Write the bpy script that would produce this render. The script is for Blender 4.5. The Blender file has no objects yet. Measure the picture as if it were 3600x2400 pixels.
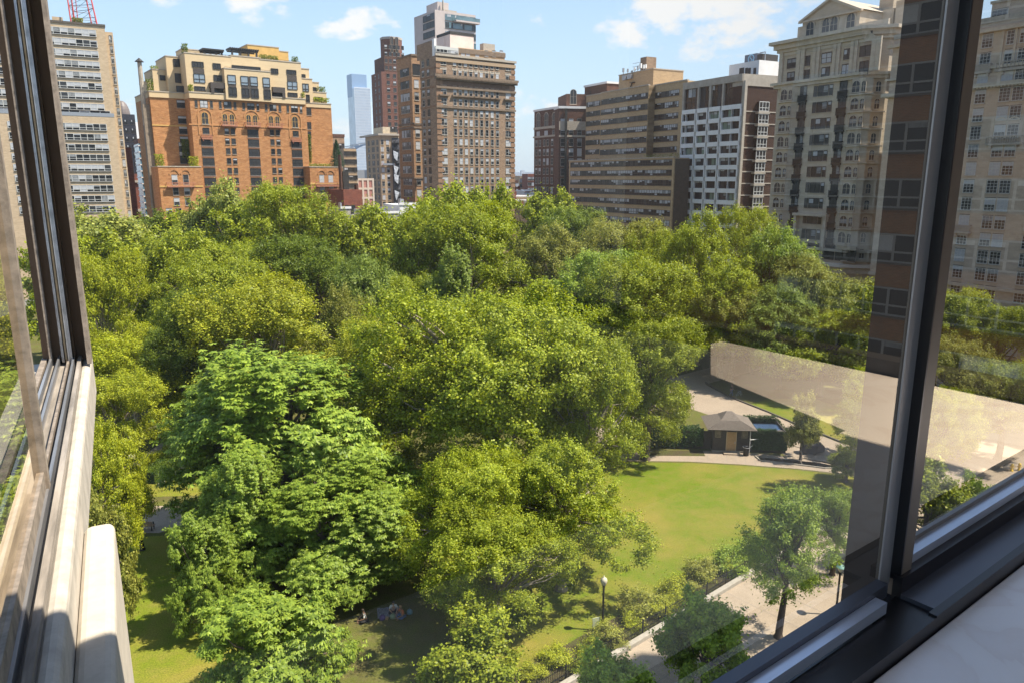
import bpy, bmesh, math, random
import numpy as np
from mathutils import Vector, Matrix
PI = math.pi
sc = bpy.context.scene
R = math.radians
# ---------------------------------------------------------------- camera
F, SP, CP, CAMZ = 2600.0, math.sin(R(12.47)), math.cos(R(12.47)), 30.0
cam_data = bpy.data.cameras.new('camera'); cam = bpy.data.objects.new('camera', cam_data)
sc.collection.objects.link(cam); sc.camera = cam
cam_data.sensor_width = 36; cam_data.lens = 26.0
cam_data.clip_start = 0.02; cam_data.clip_end = 6000
cam.location = (0, 0, CAMZ); cam.rotation_euler = (R(90 - 12.47), 0, 0)
# ---------------------------------------------------------------- sky and sun
SUN_AZ, SUN_EL = 97.0, 58.0          # degrees clockwise from the view direction, height
sd = Vector((math.sin(R(SUN_AZ)) * math.cos(R(SUN_EL)), math.cos(R(SUN_AZ)) * math.cos(R(SUN_EL)), math.sin(R(SUN_EL))))
ld = bpy.data.lights.new('sun', 'SUN'); ld.energy = 5.0; ld.angle = R(0.5); ld.color = (1.0, 0.91, 0.77)
lo = bpy.data.objects.new('sun', ld); sc.collection.objects.link(lo)
lo.rotation_euler = sd.to_track_quat('Z', 'Y').to_euler(); lo.location = (40, 0, 120)
w = bpy.data.worlds.new('World'); sc.world = w; w.use_nodes = True
nt = w.node_tree; N = nt.nodes; L = nt.links; N.clear()
def wn(t, **k):
    n = N.new(t)
    for a, b in k.items(): setattr(n, a, b)
    return n
out = wn('ShaderNodeOutputWorld'); bg = wn('ShaderNodeBackground'); bg.inputs['Strength'].default_value = 0.113
sky = wn('ShaderNodeTexSky'); sky.sky_type = 'NISHITA'; sky.sun_disc = False
sky.sun_elevation = R(SUN_EL); sky.sun_rotation = R(SUN_AZ); sky.altitude = 50; sky.air_density = 1.1; sky.dust_density = .5; sky.ozone_density = 2.0
tc = wn('ShaderNodeTexCoord'); sx = wn('ShaderNodeSeparateXYZ'); L.new(tc.outputs['Generated'], sx.inputs[0])
mr = wn('ShaderNodeMapRange'); mr.inputs[1].default_value = -.02; mr.inputs[2].default_value = .30; mr.inputs[3].default_value = .85; mr.inputs[4].default_value = .12; L.new(sx.outputs[2], mr.inputs[0])
hz = wn('ShaderNodeMix', data_type='RGBA'); hz.inputs[7].default_value = (2.5, 3.2, 4.0, 1); L.new(mr.outputs[0], hz.inputs[0]); L.new(sky.outputs[0], hz.inputs[6])
L.new(hz.outputs[2], bg.inputs['Color']); L.new(bg.outputs[0], out.inputs['Surface'])
sc.view_settings.view_transform = 'Standard'; sc.view_settings.look = 'None'
sc.view_settings.gamma = 1.0; sc.view_settings.exposure = 1.1
sc.cycles.max_bounces = 7; sc.cycles.diffuse_bounces = 3; sc.cycles.glossy_bounces = 3; sc.cycles.transparent_max_bounces = 12
sc.cycles.transmission_bounces = 4; sc.cycles.caustics_reflective = False; sc.cycles.caustics_refractive = False
sc.cycles.sample_clamp_indirect = 8; sc.cycles.use_denoising = True
def ray(px, py):
    X = px - 1800.0; U = 1200.0 - py
    return Vector((X, F * CP + U * SP, -F * SP + U * CP))
def dirv(px, py): return ray(px, py).normalized()
# clouds: noisy patches at real directions of the sky
CLOUDS = [(1240, 70, .048, 1.0), (1195, 92, .04, .8), (860, 8, .06, .9), (1395, 95, .03, .35), (2215, 115, .05, .95), (2140, 128, .03, .4), (2510, 140, .065, .55), (2330, 15, .09, .95), (2560, 45, .13, 1.0), (2720, 30, .1, .9), (2450, 60, .07, .8), (1930, 400, .06, .9), (1850, 385, .06, .9), (2050, 410, .05, .7),
          (440, 385, .05, 1.0), (400, 420, .05, .9), (650, -20, .05, .6), (1720, 110, .03, .35), (3500, 60, .1, .3), (1210, 480, .05, .5), (1900, 75, .03, .2)]
def wmath(op, a, b=None, clamp=False):
    m = wn('ShaderNodeMath', operation=op); m.use_clamp = clamp
    for i, v in enumerate((a, b)):
        if v is None: continue
        if isinstance(v, (int, float)): m.inputs[i].default_value = v
        else: L.new(v, m.inputs[i])
    return m.outputs[0]
nz = wn('ShaderNodeTexNoise'); nz.inputs['Scale'].default_value = 17; nz.inputs['Detail'].default_value = 9; nz.inputs['Roughness'].default_value = .62
mp = wn('ShaderNodeMapping'); mp.inputs['Scale'].default_value = (1, 1, 1.8)
L.new(tc.outputs['Generated'], mp.inputs[0]); L.new(mp.outputs[0], nz.inputs['Vector'])
acc = None
for cx, cy, rr, amt in CLOUDS:
    d = dirv(cx, cy)
    sub = wn('ShaderNodeVectorMath', operation='SUBTRACT'); L.new(tc.outputs['Generated'], sub.inputs[0]); sub.inputs[1].default_value = d
    scl = wn('ShaderNodeVectorMath', operation='MULTIPLY'); L.new(sub.outputs[0], scl.inputs[0]); scl.inputs[1].default_value = (1, 1, 2.1)
    ln = wn('ShaderNodeVectorMath', operation='LENGTH'); L.new(scl.outputs[0], ln.inputs[0])
    v = wmath('MULTIPLY', wmath('SUBTRACT', 1.0, wmath('DIVIDE', ln.outputs['Value'], rr), True), amt)
    acc = v if acc is None else wmath('MAXIMUM', acc, v)
dens = wmath('MULTIPLY', wmath('SUBTRACT', wmath('ADD', wmath('MULTIPLY', acc, .72), wmath('MULTIPLY', nz.outputs['Fac'], 2.6)), 1.52), 2.6, True)
dens = wmath('MULTIPLY', dens, wmath('MULTIPLY', acc, 7.0, True), True)
cbg = wn('ShaderNodeBackground'); cbg.inputs['Color'].default_value = (1, .99, .98, 1); cbg.inputs['Strength'].default_value = .52
mx = wn('ShaderNodeMixShader'); L.new(wmath('MULTIPLY', dens, .95), mx.inputs[0]); L.new(bg.outputs[0], mx.inputs[1]); L.new(cbg.outputs[0], mx.inputs[2])
L.new(mx.outputs[0], out.inputs['Surface'])
# ---------------------------------------------------------------- helpers
C = sc.collection.objects
def G(px, py, z=0.0):
    r = ray(px, py); t = (z - CAMZ) / r.z
    return Vector((r.x * t, r.y * t, z))
def at(px, py, D):
    r = ray(px, py); t = D / r.y
    return Vector((r.x * t, D, CAMZ + r.z * t))
def tag(o, label=None, cat=None, group=None, kind=None):
    if label: o['label'] = label
    if cat: o['category'] = cat
    if group: o['group'] = group
    if kind: o['kind'] = kind
    return o
def empty(name, loc=(0, 0, 0), rz=0.0, label=None, cat=None, group=None, kind=None):
    o = bpy.data.objects.new(name, None); C.link(o); o.location = loc; o.rotation_euler = (0, 0, rz); o.empty_display_size = .5
    return tag(o, label, cat, group, kind)
MATS = {}
def mat(name, col=None, rough=.8, met=0.0, var=0.0, scale=1.0, stretch=(1, 1, 1), spec=.4, detail=4, col2=None, bump=0.0, coat=0.0):
    if name in MATS: return MATS[name]
    m = bpy.data.materials.new(name); MATS[name] = m; m.use_nodes = True
    n = m.node_tree.nodes; l = m.node_tree.links; p = n['Principled BSDF']
    p.inputs['Roughness'].default_value = rough; p.inputs['Metallic'].default_value = met
    p.inputs['Specular IOR Level'].default_value = spec
    c = tuple(col) + (1,); p.inputs['Base Color'].default_value = c
    if var or col2:
        t = n.new('ShaderNodeTexCoord'); mp = n.new('ShaderNodeMapping'); mp.inputs['Scale'].default_value = stretch
        l.new(t.outputs['Object'], mp.inputs[0])
        z = n.new('ShaderNodeTexNoise'); z.inputs['Scale'].default_value = scale; z.inputs['Detail'].default_value = detail; z.inputs['Roughness'].default_value = .65
        l.new(mp.outputs[0], z.inputs['Vector'])
        rp = n.new('ShaderNodeValToRGB'); l.new(z.outputs['Fac'], rp.inputs[0])
        c2 = col2 or tuple(min(1, x * (1 + var)) for x in col); c1 = col if col2 else tuple(x * (1 - var) for x in col)
        rp.color_ramp.elements[0].position = .34; rp.color_ramp.elements[1].position = .66
        rp.color_ramp.elements[0].color = tuple(c1) + (1,); rp.color_ramp.elements[1].color = tuple(c2) + (1,)
        l.new(rp.outputs[0], p.inputs['Base Color'])
        if bump:
            b = n.new('ShaderNodeBump'); b.inputs['Strength'].default_value = bump; l.new(z.outputs['Fac'], b.inputs['Height']); l.new(b.outputs[0], p.inputs['Normal'])
    return m
def brick(name, c1, c2, mortar, bw=.5, bh=.16, rough=.9, var=.25, course=False):
    """masonry laid in courses: brick texture in object space, X+Y along the wall, Z up, with larger weathering noise"""
    if name in MATS: return MATS[name]
    m = bpy.data.materials.new(name); MATS[name] = m; m.use_nodes = True
    n = m.node_tree.nodes; l = m.node_tree.links; p = n['Principled BSDF']; p.inputs['Roughness'].default_value = rough; p.inputs['Specular IOR Level'].default_value = .2
    t = n.new('ShaderNodeTexCoord'); s = n.new('ShaderNodeSeparateXYZ'); l.new(t.outputs['Object'], s.inputs[0])
    a = n.new('ShaderNodeMath'); a.operation = 'ADD'; l.new(s.outputs[0], a.inputs[0]); l.new(s.outputs[1], a.inputs[1])
    cb = n.new('ShaderNodeCombineXYZ'); l.new(a.outputs[0], cb.inputs[0]); l.new(s.outputs[2], cb.inputs[1])
    b = n.new('ShaderNodeTexBrick'); l.new(cb.outputs[0], b.inputs['Vector'])
    b.inputs['Color1'].default_value = tuple(c1) + (1,); b.inputs['Color2'].default_value = tuple(c2) + (1,); b.inputs['Mortar'].default_value = tuple(mortar) + (1,)
    b.inputs['Scale'].default_value = 1; b.inputs['Brick Width'].default_value = bw; b.inputs['Row Height'].default_value = bh; b.inputs['Mortar Size'].default_value = .012; b.inputs['Bias'].default_value = -.1
    z = n.new('ShaderNodeTexNoise'); z.inputs['Scale'].default_value = .9; z.inputs['Detail'].default_value = 8; z.inputs['Roughness'].default_value = .75
    mp = n.new('ShaderNodeMapping'); mp.inputs['Scale'].default_value = (.6, .6, 1.5); l.new(t.outputs['Object'], mp.inputs[0]); l.new(mp.outputs[0], z.inputs['Vector'])
    r = n.new('ShaderNodeMapRange'); l.new(z.outputs['Fac'], r.inputs[0]); r.inputs[1].default_value = .3; r.inputs[2].default_value = .7; r.inputs[3].default_value = 1 - var; r.inputs[4].default_value = 1 + var
    mu = n.new('ShaderNodeVectorMath'); mu.operation = 'MULTIPLY'; l.new(b.outputs['Color'], mu.inputs[0]); l.new(r.outputs[0], mu.inputs[1])
    l.new(mu.outputs[0], p.inputs['Base Color'])
    return m
class MB:
    """collects boxes, quads and tubes; build() links them as one mesh object"""
    def __init__(s): s.v = []; s.f = []; s.m = []; s.mats = []
    def mi(s, m):
        if m not in s.mats: s.mats.append(m)
        return s.mats.index(m)
    def poly(s, pts, m):
        i = len(s.v); s.v += [tuple(p) for p in pts]; s.f.append(tuple(range(i, i + len(pts)))); s.m.append(s.mi(m)); return s
    def box(s, x0, x1, y0, y1, z0, z1, m, bottom=True):
        i = len(s.v); k = s.mi(m)
        s.v += [(x0, y0, z0), (x1, y0, z0), (x1, y1, z0), (x0, y1, z0), (x0, y0, z1), (x1, y0, z1), (x1, y1, z1), (x0, y1, z1)]
        fs = [(0, 1, 5, 4), (1, 2, 6, 5), (2, 3, 7, 6), (3, 0, 4, 7), (4, 5, 6, 7)] + ([(3, 2, 1, 0)] if bottom else [])
        for f in fs: s.f.append(tuple(i + j for j in f)); s.m.append(k)
        return s
    def prism(s, pts, z0, z1, m, top=None):
        """vertical prism over a plan outline (counter-clockwise)"""
        i = len(s.v); n = len(pts); k = s.mi(m)
        s.v += [(p[0], p[1], z0) for p in pts] + [(p[0], p[1], z1) for p in (top or pts)]
        for j in range(n):
            q = (j + 1) % n; s.f.append((i + j, i + q, i + n + q, i + n + j)); s.m.append(k)
        s.f.append(tuple(i + n + j for j in range(n))); s.m.append(k); s.f.append(tuple(i + j for j in reversed(range(n)))); s.m.append(k)
        return s
    def tube(s, a, b, r0, r1, m, n=6):
        a = Vector(a); b = Vector(b); d = b - a
        if d.length < 1e-6: return s
        q = d.to_track_quat('Z', 'Y'); i = len(s.v); k = s.mi(m)
        for c, r in ((a, r0), (b, r1)):
            for j in range(n):
                t = 2 * PI * j / n; s.v.append(tuple(c + q @ Vector((r * math.cos(t), r * math.sin(t), 0))))
        for j in range(n):
            q2 = (j + 1) % n; s.f.append((i + j, i + q2, i + n + q2, i + n + j)); s.m.append(k)
        s.f.append(tuple(i + n + j for j in range(n))); s.m.append(k); s.f.append(tuple(i + j for j in reversed(range(n)))); s.m.append(k)
        return s
    def path(s, pts, rs, m, n=6):
        """smooth connected tube through points with radii"""
        pts = [Vector(p) for p in pts]; i0 = len(s.v); k = s.mi(m)
        for a, p in enumerate(pts):
            d = (pts[min(a + 1, len(pts) - 1)] - pts[max(a - 1, 0)])
            q = d.to_track_quat('Z', 'Y') if d.length > 1e-6 else Matrix.Identity(3).to_quaternion()
            for j in range(n):
                t = 2 * PI * j / n; s.v.append(tuple(p + q @ Vector((rs[a] * math.cos(t), rs[a] * math.sin(t), 0))))
        for a in range(len(pts) - 1):
            for j in range(n):
                q2 = (j + 1) % n; b = i0 + a * n; s.f.append((b + j, b + q2, b + n + q2, b + n + j)); s.m.append(k)
        return s
    def lathe(s, prof, m, n=14, c=(0, 0)):
        i0 = len(s.v); k = s.mi(m)
        for r, z in prof:
            for j in range(n):
                t = 2 * PI * j / n; s.v.append((c[0] + r * math.cos(t), c[1] + r * math.sin(t), z))
        for a in range(len(prof) - 1):
            for j in range(n):
                q2 = (j + 1) % n; b = i0 + a * n; s.f.append((b + j, b + q2, b + n + q2, b + n + j)); s.m.append(k)
        return s
    def mesh(s, name, smooth=False):
        me = bpy.data.meshes.new(name); me.from_pydata(s.v, [], s.f)
        for m in s.mats: me.materials.append(m)
        me.polygons.foreach_set('material_index', s.m)
        if smooth: me.polygons.foreach_set('use_smooth', [True] * len(s.f))
        me.update(); return me
    def build(s, name, parent=None, smooth=False, loc=None, rz=0, label=None, cat=None, group=None, kind=None, bevel=0):
        o = bpy.data.objects.new(name, s.mesh(name, smooth)); C.link(o); o.parent = parent
        if loc is not None: o.location = loc
        o.rotation_euler.z = rz
        if bevel:
            b = o.modifiers.new('bevel', 'BEVEL'); b.width = bevel; b.segments = 3; b.limit_method = 'ANGLE'
        return tag(o, label, cat, group, kind)
def inst(o, parent=None, loc=None, rz=None):
    c = o.copy(); C.link(c)
    if parent: c.parent = parent
    if loc is not None: c.location = loc
    if rz is not None: c.rotation_euler = (0, 0, rz)
    return c
def copy_tree(o, parent=None):
    c = o.copy(); C.link(c)
    if parent: c.parent = parent
    for ch in list(o.children): copy_tree(ch, c)
    return c
# ---------------------------------------------------------------- ground, lawns, paths
def ground_mat(name, c1, c2, c3, s1, s2, rough=.95, bump=.35):
    m = bpy.data.materials.new(name); m.use_nodes = True; MATS[name] = m
    n = m.node_tree.nodes; l = m.node_tree.links; p = n['Principled BSDF']; p.inputs['Roughness'].default_value = rough; p.inputs['Specular IOR Level'].default_value = .15
    t = n.new('ShaderNodeTexCoord')
    def noise(s, d):
        z = n.new('ShaderNodeTexNoise'); z.inputs['Scale'].default_value = s; z.inputs['Detail'].default_value = d; z.inputs['Roughness'].default_value = .68
        l.new(t.outputs['Object'], z.inputs['Vector']); return z
    a = noise(s1, 4); b = noise(s2, 6)
    ra = n.new('ShaderNodeMapRange'); ra.inputs[1].default_value = .42; ra.inputs[2].default_value = .62; l.new(a.outputs['Fac'], ra.inputs[0])
    rb = n.new('ShaderNodeMapRange'); rb.inputs[1].default_value = .4; rb.inputs[2].default_value = .68; l.new(b.outputs['Fac'], rb.inputs[0])
    m1 = n.new('ShaderNodeMix'); m1.data_type = 'RGBA'; m1.inputs[6].default_value = tuple(c1) + (1,); m1.inputs[7].default_value = tuple(c2) + (1,); l.new(ra.outputs[0], m1.inputs[0])
    m2 = n.new('ShaderNodeMix'); m2.data_type = 'RGBA'; m2.inputs[7].default_value = tuple(c3) + (1,); l.new(m1.outputs[2], m2.inputs[6])
    mm = n.new('ShaderNodeMath'); mm.operation = 'MULTIPLY'; mm.inputs[1].default_value = .55; l.new(rb.outputs[0], mm.inputs[0]); l.new(mm.outputs[0], m2.inputs[0])
    g = noise(s2 * 9, 5); rg = n.new('ShaderNodeMapRange'); rg.inputs[1].default_value = .3; rg.inputs[2].default_value = .7; rg.inputs[3].default_value = .55; rg.inputs[4].default_value = 1.45; l.new(g.outputs['Fac'], rg.inputs[0])
    vm = n.new('ShaderNodeVectorMath'); vm.operation = 'MULTIPLY'; l.new(m2.outputs[2], vm.inputs[0]); l.new(rg.outputs[0], vm.inputs[1]); l.new(vm.outputs[0], p.inputs['Base Color'])
    f = noise(s2 * 14, 3); bp = n.new('ShaderNodeBump'); bp.inputs['Strength'].default_value = bump; l.new(f.outputs['Fac'], bp.inputs['Height']); l.new(bp.outputs[0], p.inputs['Normal'])
    return m
M_city = ground_mat('city_ground', (.16, .15, .14), (.22, .21, .2), (.1, .1, .1), .02, .2)
M_soil = ground_mat('park_floor', (.085, .085, .022), (.10, .115, .018), (.13, .095, .05), .2, 1.1)
M_lawn = ground_mat('lawn_grass', (.105, .155, .005), (.205, .18, .03), (.20, .165, .04), .09, 1.1)
M_walk = ground_mat('walk_paving', (.36, .29, .215), (.31, .25, .185), (.41, .335, .255), .3, 3, bump=.05)
M_path = ground_mat('path_paving', (.31, .25, .19), (.26, .21, .16), (.36, .29, .225), .3, 3, bump=.05)
M_asph = ground_mat('asphalt', (.07, .068, .07), (.09, .085, .085), (.055, .055, .055), .3, 3)
M_bed = ground_mat('planting_bed', (.07, .055, .03), (.08, .09, .02), (.05, .04, .02), .5, 3)
M_kerb = mat('kerb_stone', (.34, .31, .26), .85, var=.15, scale=3)
def sheet(name, pts, z, m, kind='structure', thick=0):
    mb = MB(); P = [Vector((p[0], p[1])) for p in pts]
    ar = sum(P[i].x * P[(i + 1) % len(P)].y - P[(i + 1) % len(P)].x * P[i].y for i in range(len(P)))
    if ar < 0: P.reverse()
    if thick: mb.prism(P, z - thick, z, m)
    else: mb.poly([(p.x, p.y, z) for p in P], m)
    return tag(mb.build(name), kind=kind)
def Gs(*pp): return [G(*p) for p in pp]
sheet('city_ground', [(-1800, -300), (1800, -300), (1800, 3500), (-1800, 3500)], -0.02, M_city)
# near edge of the park: the kerb line runs away to the right
KA, KB = G(2000, 2400), G(2690, 1985)
kd = (KB - KA).normalized(); kn = Vector((-kd.y, kd.x, 0))      # kn points into the park
if kn.y < 0: kn = -kn
def K(s, o): return KA + kd * s + kn * o                        # along the kerb, into the park
park_pts = [K(-60, 0), K(170, 0), K(170, 60), Vector((150, 225, 0)), Vector((-120, 215, 0)), K(-60, 90)]
sheet('park_ground', park_pts, 0.0, M_soil)
# central lawn
sheet('lawn', Gs((1560, 1830), (1700, 1720), (1880, 1640), (2150, 1622), (2420, 1625), (2600, 1635), (2800, 1650), (2980, 1672), (3080, 1690), (3060, 1760), (2900, 1850), (2640, 1960), (2430, 2060), (2270, 2160), (2100, 2270), (1880, 2400), (1740, 2440), (1600, 2250), (1520, 2050)), .006, M_lawn)
sheet('lawn', Gs((2640, 1420), (2700, 1400), (2860, 1400), (3060, 1460), (3200, 1500), (3330, 1620), (3120, 1590), (2950, 1545), (2800, 1485)), .006, M_lawn)
sheet('lawn', Gs((2665, 1607), (2740, 1612), (2880, 1625), (2960, 1642), (2900, 1644), (2780, 1632), (2675, 1620)), .012, M_lawn)
sheet('lawn', Gs((395, 1890), (600, 1880), (800, 1950), (980, 2100), (1060, 2300), (1000, 2500), (395, 2500), (330, 2200)), .006, M_lawn)
sheet('lawn', Gs((560, 1640), (700, 1600), (760, 1660), (700, 1740), (540, 1745), (500, 1700)), .006, M_lawn)
# paths
sheet('path', Gs((2080, 1600), (2300, 1583), (2480, 1583), (2650, 1592), (2830, 1610), (3000, 1640), (3300, 1710), (3290, 1740), (3000, 1668), (2800, 1646), (2600, 1631), (2420, 1621), (2150, 1618), (1900, 1632), (1900, 1612)), .012, M_path)
sheet('path', Gs((2480, 1350), (2560, 1395), (2700, 1450), (2800, 1495), (2950, 1555), (3120, 1600), (3300, 1660), (3280, 1690), (3090, 1650), (2960, 1640), (2880, 1622), (2760, 1600), (2700, 1560), (2560, 1480), (2440, 1440), (2350, 1400)), .012, M_path)
sheet('path', Gs((1900, 1612), (2080, 1600), (2350, 1400), (2480, 1350), (2700, 1290), (2950, 1240), (2940, 1215), (2600, 1262), (2350, 1330), (2150, 1480), (1880, 1600)), .016, M_path)
sheet('path', Gs((2950, 1215), (3300, 1330), (3600, 1430), (3600, 1480), (3280, 1380), (2940, 1250)), .012, M_path)
sheet('path', Gs((450, 1640), (560, 1560), (700, 1510), (900, 1470), (900, 1500), (720, 1560), (600, 1605), (480, 1660)), .012, M_path)
sheet('path', Gs((300, 1900), (420, 1740), (460, 1780), (640, 1775), (800, 1790), (800, 1850), (640, 1845), (560, 1872), (440, 1872), (380, 1900)), .012, M_path)
sheet('path', Gs((380, 1660), (450, 1640), (470, 1700), (430, 1760), (330, 1820), (300, 1700)), .016, M_path)
# pavement along the park, cobble strip and street
sheet('sidewalk', [K(-60, -.25), K(170, -.25), K(170, -6.6), K(-60, -6.6)], .004, M_walk)
M_cob = brick('cobble', (.3, .26, .23), (.2, .18, .17), (.1, .09, .08), .35, .2)
mb = MB(); mb.box(-60, 170, -7.4, -6.6, -.05, .01, MATS['cobble'])
# cobbles need a plan mapping of their own
mc = bpy.data.materials.new('cobble_strip'); mc.use_nodes = True; n_ = mc.node_tree.nodes; l_ = mc.node_tree.links
vt = n_.new('ShaderNodeTexVoronoi'); vt.inputs['Scale'].default_value = 3.2; t_ = n_.new('ShaderNodeTexCoord'); l_.new(t_.outputs['Object'], vt.inputs['Vector'])
vt.feature = 'DISTANCE_TO_EDGE'; rp_ = n_.new('ShaderNodeValToRGB'); rp_.color_ramp.elements[0].color = (.05, .045, .04, 1); rp_.color_ramp.elements[1].color = (.33, .29, .25, 1); rp_.color_ramp.elements[1].position = .12
l_.new(vt.outputs['Distance'], rp_.inputs[0]); l_.new(rp_.outputs[0], n_['Principled BSDF'].inputs['Base Color'])
sheet('cobble_strip', [K(-60, -6.6), K(170, -6.6), K(170, -7.9), K(-60, -7.9)], .010, mc)
mb = MB(); P = [K(-60, -7.9), K(170, -7.9), K(170, -8.1), K(-60, -8.1)]
mb.prism([(p.x, p.y) for p in reversed(P)], -.12, .02, M_kerb); tag(mb.build('street_kerb'), kind='structure')
sheet('street', [K(-60, -8.1), K(170, -8.1), K(170, -16), K(-60, -16)], -.012, M_asph)
# expansion joints of the pavement: real dark sheets
mb = MB(); M_joint = mat('joint', (.26, .22, .18), .95)
def strip(a, b, wd, z, m, mb):
    d = (b - a).normalized(); n = Vector((-d.y, d.x, 0)) * wd / 2
    mb.poly([(a - n) + Vector((0, 0, z)), (b - n) + Vector((0, 0, z)), (b + n) + Vector((0, 0, z)), (a + n) + Vector((0, 0, z))], m)
for s in range(-20, 60, 3): strip(K(s, -.3), K(s, -6.6), .05, .009, M_joint, mb)
strip(K(-20, -3.4), K(60, -3.4), .05, .0125, M_joint, mb)
tag(mb.build('pavement_joints'), kind='structure')
mb = MB()
for i in range(16):
    a = G(2330 + i * 32, 1586 + max(0, i - 8) * 2.6); b = G(2330 + i * 34 - 14, 1620 + max(0, i - 6) * 3.4); strip(a, b, .06, .018, M_joint, mb)
tag(mb.build('path_joints'), kind='structure')
# low stone kerb wall carrying the railing
mb = MB(); P = [K(-60, -.25), K(60, -.25), K(60, .15), K(-60, .15)]
mb.prism([(p.x, p.y) for p in (P if False else P)], -.05, .32, M_kerb)
tag(mb.build('stone_kerb_wall', bevel=.06), 'low pale rounded stone kerb wall between park planting and pavement', 'low wall')
sheet('planting_bed', [K(-60, .15), K(52, .15), K(52, 2.6), K(-60, 3.2)], .012, M_bed)
sheet('planting_bed', Gs((2300, 1583), (2470, 1583), (2480, 1602), (2250, 1600)), .02, M_bed)
sheet('planting_bed', Gs((2890, 1795), (2935, 1780), (2960, 1795), (2940, 1822), (2895, 1815)), .012, M_bed)
# path edging kerbs
M_dark = mat('black_iron', (.012, .012, .013), .45, .3)
M_edge = mat('edging_dark', (.09, .075, .06), .9)
def edging(name, pts, wd, h, m, label):
    mb = MB(); P = Gs(*pts)
    for a, b in zip(P, P[1:]):
        d = (b - a).normalized(); n = Vector((-d.y, d.x, 0)) * wd / 2
        q = [a - n, b - n, b + n, a + n]; mb.prism([(p.x, p.y) for p in q], 0, h, m)
    return tag(mb.build(name), label, 'kerb')
edging('path_edging', [(2480, 1345), (2560, 1393), (2700, 1448), (2800, 1491), (2950, 1551), (3120, 1594)], .25, .16, M_edge, 'dark raised edging between the broad path and the shaded grass')
edging('path_edging', [(2655, 1603), (2672, 1619), (2780, 1631), (2900, 1646), (2962, 1644)], .12, .14, M_kerb, 'pale low edging curving round the small grass wedge by the shed')
edging('path_edging', [(620, 1777), (740, 1779), (800, 1780)], .2, .2, M_edge, 'dark timber edging beside the bench under the chestnut')
edging('path_edging', [(555, 1708), (640, 1650), (700, 1612), (740, 1590)], .12, .22, M_kerb, 'pale low edging climbing diagonally below the clipped hedge')
# ---------------------------------------------------------------- foliage
def leaf_mat():
    m = bpy.data.materials.new('foliage'); m.use_nodes = True; n = m.node_tree.nodes; l = m.node_tree.links
    p = n['Principled BSDF']; o = n['Material Output']
    oi = n.new('ShaderNodeObjectInfo'); g = n.new('ShaderNodeNewGeometry')
    # value and hue of each leaf vary, and whole boughs vary with a broad noise
    t = n.new('ShaderNodeTexCoord'); z = n.new('ShaderNodeTexNoise'); z.inputs['Scale'].default_value = .55; z.inputs['Detail'].default_value = 3; l.new(t.outputs['Object'], z.inputs['Vector'])
    r1 = n.new('ShaderNodeMapRange'); l.new(g.outputs['Random Per Island'], r1.inputs[0]); r1.inputs[3].default_value = .62; r1.inputs[4].default_value = 1.42
    r2 = n.new('ShaderNodeMapRange'); l.new(z.outputs['Fac'], r2.inputs[0]); r2.inputs[1].default_value = .3; r2.inputs[2].default_value = .7; r2.inputs[3].default_value = .8; r2.inputs[4].default_value = 1.2
    mu = n.new('ShaderNodeMath'); mu.operation = 'MULTIPLY'; l.new(r1.outputs[0], mu.inputs[0]); l.new(r2.outputs[0], mu.inputs[1])
    vm = n.new('ShaderNodeVectorMath'); vm.operation = 'MULTIPLY'; l.new(oi.outputs['Color'], vm.inputs[0]); l.new(mu.outputs[0], vm.inputs[1])
    h = n.new('ShaderNodeHueSaturation'); r3 = n.new('ShaderNodeMapRange'); l.new(g.outputs['Random Per Island'], r3.inputs[0]); r3.inputs[3].default_value = .515; r3.inputs[4].default_value = .485
    l.new(r3.outputs[0], h.inputs['Hue']); l.new(vm.outputs[0], h.inputs['Color'])
    l.new(h.outputs[0], p.inputs['Base Color']); p.inputs['Roughness'].default_value = .45; p.inputs['Specular IOR Level'].default_value = .2
    tr = n.new('ShaderNodeBsdfTranslucent'); h2 = n.new('ShaderNodeHueSaturation'); h2.inputs['Saturation'].default_value = 1.1; h2.inputs['Value'].default_value = 1.5; h2.inputs['Hue'].default_value = .49
    l.new(h.outputs[0], h2.inputs['Color']); l.new(h2.outputs[0], tr.inputs['Color'])
    mx = n.new('ShaderNodeMixShader'); mx.inputs[0].default_value = .32; l.new(p.outputs[0], mx.inputs[1]); l.new(tr.outputs[0], mx.inputs[2]); l.new(mx.outputs[0], o.inputs['Surface'])
    return m
M_leaf = leaf_mat()
M_bark = mat('bark_brown', (.10, .075, .055), .95, var=.35, scale=3, stretch=(1, 1, .3))
M_plane_bark = mat('bark_plane', (.26, .22, .16), .9, var=.4, scale=4)
def quads_mesh(name, V, m):
    """V: (n,4,3) leaf quads"""
    n = len(V); me = bpy.data.meshes.new(name); me.vertices.add(n * 4); me.vertices.foreach_set('co', V.reshape(-1).astype(np.float32))
    me.loops.add(n * 4); me.loops.foreach_set('vertex_index', np.arange(n * 4, dtype=np.int32))
    me.polygons.add(n); me.polygons.foreach_set('loop_start', np.arange(0, n * 4, 4, dtype=np.int32)); me.polygons.foreach_set('loop_total', np.full(n, 4, dtype=np.int32))
    me.materials.append(m); me.update(calc_edges=True); me.validate(); return me
def leaves(pos, nrm, size, rng, aspect=.62, along=None):
    n = len(pos); nrm = nrm / (np.linalg.norm(nrm, axis=1, keepdims=True) + 1e-9)
    a = rng.normal(size=(n, 3)) if along is None else along
    a = a - (a * nrm).sum(1, keepdims=True) * nrm; a /= (np.linalg.norm(a, axis=1, keepdims=True) + 1e-9)
    b = np.cross(nrm, a); s = size.reshape(-1, 1)
    return np.stack([pos - a * s * .5, pos + b * s * aspect * .5 - nrm * s * .06, pos + a * s * .5, pos - b * s * aspect * .5 - nrm * s * .06], axis=1)
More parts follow.
